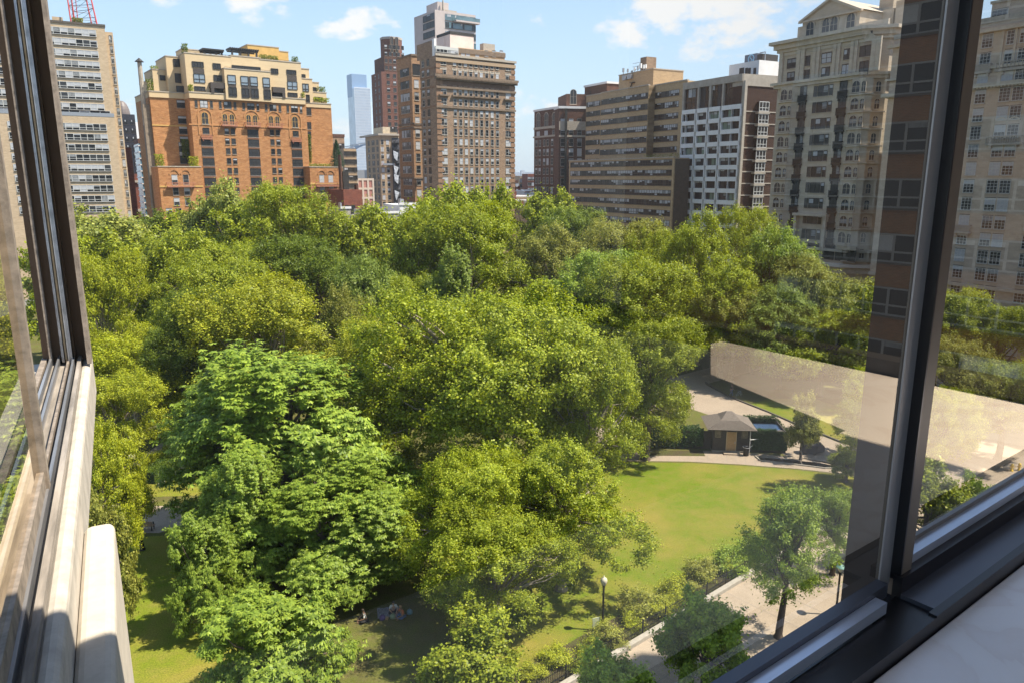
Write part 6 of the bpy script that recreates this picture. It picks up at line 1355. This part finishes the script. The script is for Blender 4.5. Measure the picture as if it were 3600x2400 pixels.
c0 = [(-e_, -e_), (wS + e_, -e_), (wS + e_, dS + e_), (-e_, dS + e_)]; m0 = [(.9, .55), (wS - .9, .55), (wS - .9, dS - .55), (.9, dS - .55)]; t0 = [(rx0, ry - .15), (rx1, ry - .15), (rx1, ry + .15), (rx0, ry + .15)]
for A_, B_, za_, zb_ in ((c0, m0, hS - .08, hS + .7), (m0, t0, hS + .7, zr)):
    for i in range(4): j = (i + 1) % 4; rf.poly([(A_[i][0], A_[i][1], za_), (A_[j][0], A_[j][1], za_), (B_[j][0], B_[j][1], zb_), (B_[i][0], B_[i][1], zb_)], M_shin)
rf.poly([(x, y, zr) for x, y in t0], M_shin); rf.poly([(x, y, hS - .1) for x, y in reversed(c0)], M_clap)
for k in range(9):
    t = k / 9; z = hS - .05 + .75 * t; ins = (-e_) + (.55 + e_) * t; rf.box(-e_ + (.9 + e_) * t, wS + e_ - (.9 + e_) * t, ins - .012, ins + .01, z, z + .03, M_shin)
M_door = mat('door_oak', (.42, .27, .13), .7, var=.15, scale=5); o = MB().box(-.5, .5, -.07, -.031, .2, 2.4, M_door).box(-.56, -.5, -.09, -.031, .2, 2.46, mat('trim_cream', (.5, .42, .3), .7)).box(.5, .56, -.09, -.031, .2, 2.46, MATS['trim_cream']).box(-.38, .38, -.085, -.07, .4, 1.0, M_door).box(-.38, .38, -.085, -.07, 1.2, 2.2, M_door).build('door', SH.root, loc=(wS * .52, 0, 0)); MB().box(.36, .42, -.14, -.071, 1.15, 1.22, M_metal).box(.34, .44, -.08, -.0705, 1.05, 1.3, M_metal).build('handle', o)
for s_ in (.14, .88):
    mb = MB(); mb.box(-.28, .28, -.05, -.031, 1.75, 2.5, M_glass); [mb.box(-.28 + .14 * i - .012, -.28 + .14 * i + .012, -.065, -.05, 1.75, 2.5, MATS['trim_cream']) for i in range(5)]; [mb.box(-.3, .3, -.064, -.051, 1.75 + .15 * i - .012, 1.75 + .15 * i + .012, MATS['trim_cream']) for i in range(6)]; mb.build('window', SH.root, loc=(wS * s_, 0, 0))
SH.P('downpipe').tube((wS + .12, -.2, .1), (wS + .12, -.2, hS), .05, .05, M_wht).tube((wS + .12, -.2, 1.6), (wS + 1.2, .2, 1.6), .04, .04, M_wht)
SH.P('step').box(wS * .52 - .9, wS * .52 + .9, -1.0, -.1, 0, .16, M_walk); SH.done()
# fence sections and ivy covered walled yard beside the shed
def shl(x, y): return SH.root.location + Matrix.Rotation(SH.rot, 3, 'Z') @ Vector((x, y, 0))
Y = empty('walled_yard', shl(wS + .35, .3), SH.rot, 'ivy covered timber enclosure with a blue metal lid to the right of the shed', 'enclosure')
yw = (G(2775, 1600) - g1).length - .6; yd = 4.6
MB().box(0, yw, 0, .15, 0, 2.4, M_clap).box(0, yw, yd - .15, yd, 0, 2.4, M_clap).box(yw - .15, yw, .15, yd - .15, 0, 2.4, M_clap).box(0, .15, .15, yd - .15, 0, 2.4, M_clap).box(-.08, yw + .08, -.08, .23, 2.401, 2.5, M_clap).box(-.08, yw + .08, yd - .23, yd + .08, 2.401, 2.5, M_clap).build('wall', Y)
mb = MB(); M_lid = mat('blue_sheet', (.22, .36, .62), .25, .7, var=.25, scale=2, spec=.8); mb.box(.5, yw - .3, 1.2, yd - 1.0, 2.0, 2.1, M_lid)
for i in range(13): u = .5 + (yw - .8) * i / 12; mb.box(u - .04, u + .04, 1.2, yd - 1.0, 2.101, 2.17, M_lid)
mb.box(.2, yw - .2, .5, .62, 2.2, 2.3, M_brz2).box(.2, yw - .2, 1.0, 1.1, 2.2, 2.3, M_brz2); mb.build('lid', Y)
def ivy(root, faces, n, size, col, name='ivy', seed=2):
    rng = np.random.default_rng(seed); P = []; Nn = []
    for (x0, x1, y0, y1, z0, z1, nx, ny, nz, fr) in faces:
        k = int(n * fr); P.append(rng.uniform((x0, y0, z0), (x1, y1, z1), size=(k, 3))); Nn.append(rng.normal(size=(k, 3)) * .5 + [nx, ny, nz])
    P = np.concatenate(P); o = bpy.data.objects.new(name, quads_mesh(name, leaves(P, np.concatenate(Nn), np.full(len(P), size) * rng.uniform(.6, 1.4, len(P)), rng, .8), M_leaf)); C.link(o); o.parent = root; o.color = tuple(col) + (1,); return o
ivy(Y, [(.1, yw + .1, -.25, .0, .3, 2.5, 0, -1, .3, .45), (yw * .1, yw * .7, -.3, .3, 2.2, 2.75, 0, -.3, 1, .1), (yw, yw + .2, 0, yd, .2, 2.6, 1, 0, .3, .2), (0, yw, yd - .5, yd + .2, 2.1, 2.9, 0, 0, 1, .2), (0, .5, .2, yd, 2.1, 2.8, 0, 0, 1, .08)], 9000, .15, (.03, .07, .016))
Fq = empty('yard_fence', shl(-3.9, .9), SH.rot, 'dark timber fence section with climbing leaves left of the shed', 'fence'); mb = MB(); mb.box(0, 3.85, 0, .12, 0, 2.1, M_clap); [mb.box(.1 + i * .35, .14 + i * .35, -.03, 0, 0, 2.1, M_clap) for i in range(11)]; mb.build('panel', Fq); ivy(Fq, [(-5.5, 2.6, -.5, .6, .2, 2.7, 0, -1, .6, .8), (2.4, 3, -.15, .05, .3, 2.4, 0, -1, .2, .1)], 8000, .16, (.035, .08, .016))
# litter bin
B_ = G(2622, 1600); root = empty('litter_bin', B_, 0, 'dark wire litter bin in front of the shed wall', 'bin'); MB().lathe([(.26, 0), (.3, .1), (.33, .95), (.36, 1.0), (.33, 1.02), (.28, .9), (.24, .15), (0, .12)], M_post, 14).build('basket', root, True); mb = MB(); [mb.tube((.40 * math.cos(a_), .4 * math.sin(a_), 1.0), (.40 * math.cos(a_ + .4), .4 * math.sin(a_ + .4), 1.0), .025, .025, M_metal, 5) for a_ in lin(0, 2 * PI - .4, 16)]; mb.tube((.35, 0, 1.0), (.75, .1, 1.12), .02, .02, M_metal, 5); mb.build('rim', root)
# tarp covered cart
B_ = G(2848, 1592); root = empty('covered_cart', B_, R(-5), 'cart under a black tarpaulin parked on the broad path', 'cart')
bm = bmesh.new(); M_tarp = mat('tarpaulin', (.018, .016, .022), .55, var=.3, scale=4)
prof = [(-1.1, .2, .9, 1.0), (-.9, .55, 1.15, 1.35), (-.2, .65, 1.2, 1.55), (.5, .6, 1.15, 1.5), (1.1, .35, 1.0, 1.2), (1.5, .12, .75, .8)]; rows_b = []
for x, hw, zl, zh in prof: rows_b.append([bm.verts.new((x, yy, z)) for yy, z in ((-hw, .25), (-hw * 1.05, zl), (-hw * .5, zh), (0, zh + .06), (hw * .5, zh), (hw * 1.05, zl), (hw, .25))])
for a_, b_ in zip(rows_b, rows_b[1:]):
    for i in range(6): bm.faces.new((a_[i], b_[i], b_[i + 1], a_[i + 1]))
bm.faces.new(rows_b[0]); bm.faces.new(list(reversed(rows_b[-1]))); me = bpy.data.meshes.new('tarpaulin'); bm.to_mesh(me); bm.free(); me.materials.append(M_tarp); o = bpy.data.objects.new('tarpaulin', me); C.link(o); o.parent = root
for s_ in (-.5, .5): mb = MB(); [mb.tube((0, -.05, 0), (0, .05, 0), .24, .24, M_dark, 14)]; mb.build('wheel', root, loc=(.3, s_, .24))
MB().tube((-.2, 0, .4), (-1.7, 0, .75), .03, .03, M_dark).build('handle', root)
# manhole cover on the lawn
g_ = G(2843, 1751); MB().lathe([(.36, .006), (.36, .03), (.33, .035), (0, .035)], mat('cast_iron', (.3, .25, .2), .7, .2), 18).build('manhole_cover', None, loc=g_, label='round rusty cover lying in the lawn', cat='manhole cover')
# flowers in the round bed, yellow hydrant like posts by the street
rng = np.random.default_rng(9); g_ = G(2905, 1803); fl = empty('flower_clump', g_, 0, 'small orange flowers in the round bed on the lawn', 'flowers'); Pp = rng.normal(size=(60, 3)) * [.35, .2, .08] + [0, 0, .3]; o = bpy.data.objects.new('blossoms', quads_mesh('blossoms', leaves(Pp, rng.normal(size=(60, 3)) + [0, 0, 1], np.full(60, .1), rng, .9), mat('blossom', (.8, .25, .08), .7))); C.link(o); o.parent = fl
mb = MB(); mb.tube((0, 0, 0), (0, 0, .3), .015, .01, M_bark); mb.build('stem', fl)
for k, (px, py) in enumerate(((3556, 1654), (3582, 1652))):
    g_ = G(px, py); root = empty('hydrant', g_, 0, ['left of the two small yellow fire hydrants by the far street', 'right of the two small yellow fire hydrants by the far street'][k], 'hydrant', 'yellow hydrants'); M_y = mat('hydrant_yellow', (.75, .5, .04), .5); MB().lathe([(.17, 0), (.17, .08), (.12, .1), (.12, .6), (.16, .62), (.14, .72), (.05, .82), (0, .84)], M_y, 12).build('barrel', root, True); MB().tube((-.24, 0, .45), (.24, 0, .45), .06, .06, M_y, 8).build('nozzle', root)
# benches
def bench(p, rz, label):
    root = empty('park_bench', p, rz, label, 'bench', 'benches on the left path'); M_b = mat('bench_wood', (.30, .19, .12), .75, var=.2, scale=5, stretch=(.3, 3, 3))
    mb = MB(); [mb.box(-1.2, 1.2, y_ - .045, y_ + .045, .42, .46, M_b) for y_ in lin(-.22, .2, 5)]; mb.build('seat', root)
    mb = MB(); [mb.box(-1.2, 1.2, .27 + z * .25, .30 + z * .25, .5 + z, .59 + z, M_b) for z in lin(0, .38, 4)]; mb.build('backrest', root)
    for x in (-1.05, 0, 1.05): MB().box(x - .03, x + .03, -.25, -.19, 0, .42, M_dark).box(x - .03, x + .03, .2, .26, 0, .5, M_dark).box(x - .03, x + .03, -.25, .26, .38, .42, M_dark).box(x - .03, x + .03, -.26, .28, .64, .68, M_dark).box(x - .03, x + .03, -.25, -.2, .42, .64, M_dark).build('leg', root)
    return root
bA = G(492, 1798); bB = G(495, 1862)
bench(bA, R(2), 'wooden bench with two seated people, behind the other bench'); bench(bB, R(180 + 3), 'empty dark bench facing the occupied one on the left path')
# ---------------------------------------------------------------- people: one skinned body each, clothes as children
def skin(name, verts, edges, rad, m, parent, sub=2):
    me = bpy.data.meshes.new(name); me.from_pydata([tuple(v) for v in verts], edges, []); me.materials.append(m)
    o = bpy.data.objects.new(name, me); C.link(o); o.parent = parent
    o.modifiers.new('skin', 'SKIN').use_smooth_shade = True
    s = o.modifiers.new('sub', 'SUBSURF'); s.levels = sub; s.render_levels = sub
    sv = me.skin_vertices[0].data
    for i, r in enumerate(rad): sv[i].radius = (r, r) if not isinstance(r, tuple) else r
    sv[0].use_root = True
    return o
SKINM = mat('skin_light', (.48, .29, .2), .6); SKIND = mat('skin_tan', (.3, .17, .11), .6)
def person(p, rz, pose, label, shirt, trousers, hair, sk=SKINM, group=None, knees=None):
    """pose: 'sit' on a seat .45 high, 'floor' cross-legged on the ground, 'lie', 'stand', 'walk'. Faces -y."""
    root = empty('person', p, rz, label, 'person', group); J = {}
    if pose == 'sit':
        hip = Vector((0, 0, .52)); J = dict(hip=hip, ch=Vector((0, -.10, .92)), nk=Vector((0, -.14, 1.10)), hd=Vector((0, -.18, 1.27)))
        kn = [Vector((s * .13, -.46, .50)) for s in (-1, 1)]; ft = [Vector((s * .14, -.44, .08)) for s in (-1, 1)]; el = [Vector((s * .27, -.18, .72)) for s in (-1, 1)]; ha = [Vector((s * .10, -.42, .62)) for s in (-1, 1)]
    elif pose == 'floor':
        hip = Vector((0, 0, .13)); J = dict(hip=hip, ch=Vector((0, -.10, .52)), nk=Vector((0, -.14, .70)), hd=Vector((0, -.20, .86)))
        kn = [Vector((s * .36, -.34, .2)) for s in (-1, 1)]; ft = [Vector((-s * .12, -.48, .07)) for s in (-1, 1)]; el = [Vector((s * .3, -.2, .36)) for s in (-1, 1)]; ha = [Vector((s * .16, -.44, .26)) for s in (-1, 1)]
    elif pose == 'lie':
        hip = Vector((0, 0, .13)); J = dict(hip=hip, ch=Vector((0, .42, .15)), nk=Vector((0, .58, .17)), hd=Vector((0, .75, .17)))
        kn = [Vector((s * .12, -.42, .22)) for s in (-1, 1)]; ft = [Vector((s * .12, -.85, .07)) for s in (-1, 1)]; el = [Vector((s * .34, .3, .09)) for s in (-1, 1)]; ha = [Vector((s * .2, .05, .16)) for s in (-1, 1)]
    else:
        hip = Vector((0, 0, .93)); J = dict(hip=hip, ch=Vector((0, -.02, 1.32)), nk=Vector((0, -.03, 1.50)), hd=Vector((0, -.05, 1.66)))
        st = .22 if pose == 'walk' else .03
        kn = [Vector((-.1, -st * .8, .5)), Vector((.1, st * .3, .5))]; ft = [Vector((-.1, -st, .07)), Vector((.1, st * 1.4, .1))]; el = [Vector((-.27, st * .5, 1.12)), Vector((.27, -st * .5, 1.12))]; ha = [Vector((-.26, st * .4 - .12, .88)), Vector((.26, -st - .1, .9))]
    up = (J['nk'] - J['hip']).normalized(); sh = [J['ch'] + Vector((s * .19, 0, 0)) + up * .1 for s in (-1, 1)]
    V = [J['hip'], J['ch'], J['nk'], J['hd'] - up * .02, J['hd'] + up * .09]; E = [(0, 1), (1, 2), (2, 3), (3, 4)]; Rr = [(.15, .11), (.16, .11), .055, .09, .08]
    fw = Vector((0, -1, 0)) if pose != 'lie' else Vector((0, 0, 1))
    for i, s in ((0, -1), (1, 1)):
        b = len(V); V += [sh[i], el[i], ha[i]]; E += [(1, b), (b, b + 1), (b + 1, b + 2)]; Rr += [.06, .042, .03]
        hb = b + 2; dr = (ha[i] - el[i]).normalized()
        for f in range(5):
            side = Vector((s * (f - 2) * .014, 0, 0)); tipl = .07 + .02 * (2 - abs(f - 2)); q = len(V); V += [ha[i] + dr * .05 + side, ha[i] + dr * (.05 + tipl * (.6 if f == 0 else 1)) + side * 1.4 - Vector((0, 0, .015))]; E += [(hb, q), (q, q + 1)]; Rr += [.011, .008]
        b = len(V); toe = ft[i] + (fw * .16 if pose != 'lie' else Vector((s * .02, -.04, .16))); V += [J['hip'] + Vector((s * .1, 0, -.02)), kn[i], ft[i], toe]; E += [(0, b), (b, b + 1), (b + 1, b + 2), (b + 2, b + 3)]; Rr += [.09, .06, .042, .035]
    skin('body', V, E, Rr, sk, root)
    h = J['hd']; side = Vector((1, 0, 0)); face = MB()
    for s in (-1, 1): q = h + fw * .085 + side * s * .032 + up * .03; face.lathe([(.0, -.012), (.011, 0), (0, .012)], M_dark, 6); face.v[-18:] = [(a + q.x, b_ + q.y, c_ + q.z) for a, b_, c_ in face.v[-18:]]
    q = h + fw * .09; face.poly([q + side * .014, q - side * .014, q + fw * .025 - up * .005], sk); face.poly([h + fw * .088 + side * .025 - up * .05, h + fw * .088 - side * .025 - up * .05, h + fw * .09 - up * .058], mat('lip', (.35, .12, .1), .6)); face.build('face', root)
    # hair: cap over the back and top
    hc = MB(); n1, n2 = 10, 7; base = len(hc.v); k = hc.mi(hair)
    for a in range(n2 + 1):
        t = PI * .62 * a / n2
        for j in range(n1): ph_ = 2 * PI * j / n1; d = up * math.cos(t) + (side * math.cos(ph_) + (-fw) * math.sin(ph_)) * math.sin(t); hc.v.append(tuple(h + up * .045 - fw * .018 + d * .108))
    for a in range(n2):
        for j in range(n1): hc.f.append((a * n1 + j, a * n1 + (j + 1) % n1, (a + 1) * n1 + (j + 1) % n1, (a + 1) * n1 + j)); hc.m.append(k)
    hc.build('hair', root, True)
    skin('shirt', [J['ch'], J['hip'] + up * .1, J['nk'] - up * .07] + sh + [sh[0].lerp(el[0], .8), sh[1].lerp(el[1], .8)], [(0, 1), (0, 2), (0, 3), (0, 4), (3, 5), (4, 6)], [(.185, .13), (.17, .13), .075, .078, .078, .058, .058], shirt, root)
    skin('trousers', [J['hip']] + [J['hip'] + Vector((s * .1, 0, -.02)) for s in (-1, 1)] + kn + [kn[i].lerp(ft[i], .85) for i in (0, 1)], [(0, 1), (0, 2), (1, 3), (2, 4), (3, 5), (4, 6)], [(.165, .125), .105, .105, .076, .076, .055, .055], trousers, root)
    return root
c_w = mat('cloth_white', (.62, .6, .56), .8); c_k = mat('cloth_black', (.02, .02, .022), .8); c_o = mat('cloth_orange', (.5, .16, .07), .8); c_p = mat('cloth_purple', (.11, .07, .17), .8); c_b = mat('cloth_blue', (.08, .13, .25), .8); c_t = mat('cloth_tan', (.4, .28, .18), .8)
h_b = mat('hair_dark', (.025, .016, .01), .7); h_g = mat('hair_blond', (.35, .22, .1), .7)
bz = Matrix.Rotation(R(2), 3, 'Z')
person(bA + bz @ Vector((.25, .02, 0)), R(4), 'sit', 'person in a tan top sitting on the bench, left of the pair', c_t, c_k, h_g, group='people in the park')
person(bA + bz @ Vector((.72, .02, 0)), R(-6), 'sit', 'person with bare arms sitting on the bench, right of the pair', c_o, c_k, h_b, group='people in the park')
person(G(452, 1828), R(150), 'walk', 'person in dark clothes walking between the two benches', c_k, c_k, h_b, SKIND, 'people in the park')
g_ = G(1372, 2160)
person(g_ + Vector((.15, .35, 0)), R(20), 'floor', 'person in pale clothes sitting on the picnic blanket in the tree shade', c_w, c_k, h_b, group='people in the park')
person(g_ + Vector((.95, -.25, 0)), R(-50), 'floor', 'person in an orange top sitting at the right side of the picnic', c_o, c_b, h_g, SKIND, 'people in the park')
person(g_ + Vector((-1.55, -.75, 0)), R(-70), 'floor', 'person in a pale top sitting apart at the left of the picnic', c_w, c_k, h_b, SKIND, 'people in the park')
# blanket with stripes, bags, hat-like cushion
mb = MB(); M_blk1 = mat('blanket_grey', (.22, .22, .25), .95, var=.5, scale=6, stretch=(3, .6, 1)); n_ = 10
for i in range(n_):
    for j in range(n_):
        f_ = lambda a, b_: (a * .17 - .85, b_ * .13 - .65, .02 + .03 * math.sin(a * 1.7) * math.cos(b_ * 1.3)); mb.poly([f_(i, j), f_(i + 1, j), f_(i + 1, j + 1), f_(i, j + 1)], M_blk1)
mb.build('picnic_blanket', None, loc=g_ + Vector((-.1, .3, .02)), rz=R(12), label='rumpled grey patterned blanket spread under the picnickers', cat='blanket')
for k, (dx_, dy_, m, lb) in enumerate(((-.45, -.55, c_p, 'purple bag lying at the front of the picnic'), (.25, -.4, mat('bag_green', (.2, .24, .14), .8), 'round greenish cushion beside the orange clad picnicker'), (1.35, .15, mat('bag_teal', (.12, .22, .25), .7), 'teal trimmed bag at the right of the picnic'), (-.2, -.5, mat('box_tan', (.45, .27, .12), .8), 'small tan box next to the purple bag'))):
    root = empty('bag' if k < 3 else 'food_box', g_ + Vector((dx_, dy_, .01)), k, lb, ['bag', 'cushion', 'bag', 'box'][k])
    if k == 3: MB().box(-.14, .14, -.1, .1, 0, .12, m).build('box_body', root, bevel=.01); MB().box(-.145, .145, -.105, .105, .121, .14, c_t).build('lid', root)
    else:
        MB().lathe([(.12, 0), (.21, .04), (.22, .15), (.17, .27), (.06, .33), (0, .33)], m, 12).build('bag_body', root, True); MB().path([(-.1, 0, .28), (-.08, 0, .42), (.08, 0, .42), (.1, 0, .28)], [.012] * 4, m, 5).build('handle', root)
person(G(3318, 1822), R(200), 'walk', 'person in black walking on the pavement beyond the mullion', c_k, c_k, h_b, SKINM, 'people in the park')
g_ = G(2570, 1392); person(g_, R(60), 'walk', 'person in dark clothes beside the bicycle under the right trees', c_k, c_b, h_b, SKIND, 'people in the park')
root = empty('bicycle', g_ + Vector((.9, -.5, 0)), R(35), 'bicycle parked in the shade behind the shed', 'bicycle'); M_cy = mat('cycle_frame', (.2, .25, .3), .4, .4)
for x in (-.52, .52):
    mb = MB()
    for j in range(18): t0, t1 = 2 * PI * j / 18, 2 * PI * (j + 1) / 18; mb.tube((.33 * math.cos(t0), 0, .34 + .33 * math.sin(t0)), (.33 * math.cos(t1), 0, .34 + .33 * math.sin(t1)), .022, .022, M_dark, 5)
    for j in range(6): t0 = PI * j / 6; mb.tube((.33 * math.cos(t0), 0, .34 + .33 * math.sin(t0)), (-.33 * math.cos(t0), 0, .34 - .33 * math.sin(t0)), .004, .004, M_metal, 3)
    mb.build('wheel', root, loc=(x, 0, 0))
MB().tube((-.52, 0, .34), (-.15, 0, .85), .018, .018, M_cy).tube((-.15, 0, .8), (.38, 0, .82), .018, .018, M_cy).tube((-.05, 0, .32), (.4, 0, .78), .02, .02, M_cy).tube((-.52, 0, .34), (-.05, 0, .32), .016, .016, M_cy).tube((-.05, 0, .32), (-.18, 0, .9), .018, .018, M_cy).tube((.52, 0, .34), (.38, 0, .98), .018, .018, M_cy).build('frame', root)
MB().box(-.3, -.06, -.06, .06, .92, .97, M_dark).build('saddle', root); MB().tube((.38, -.28, 1.0), (.38, .28, 1.0), .015, .015, M_dark).build('handlebar', root)
# ---------------------------------------------------------------- the air between here and the far towers
hzm = bpy.data.materials.new('haze'); hzm.use_nodes = True; n = hzm.node_tree.nodes; l = hzm.node_tree.links; n.remove(n['Principled BSDF'])
pv = n.new('ShaderNodeVolumePrincipled'); pv.inputs['Color'].default_value = (.80, .88, 1.0, 1); pv.inputs['Density'].default_value = .0001; pv.inputs['Anisotropy'].default_value = .3
l.new(pv.outputs[0], n['Material Output'].inputs['Volume'])
mb = MB(); mb.box(-1790, 1790, -290, 3490, -1.1, 190, hzm); tag(mb.build('haze'), kind='stuff')
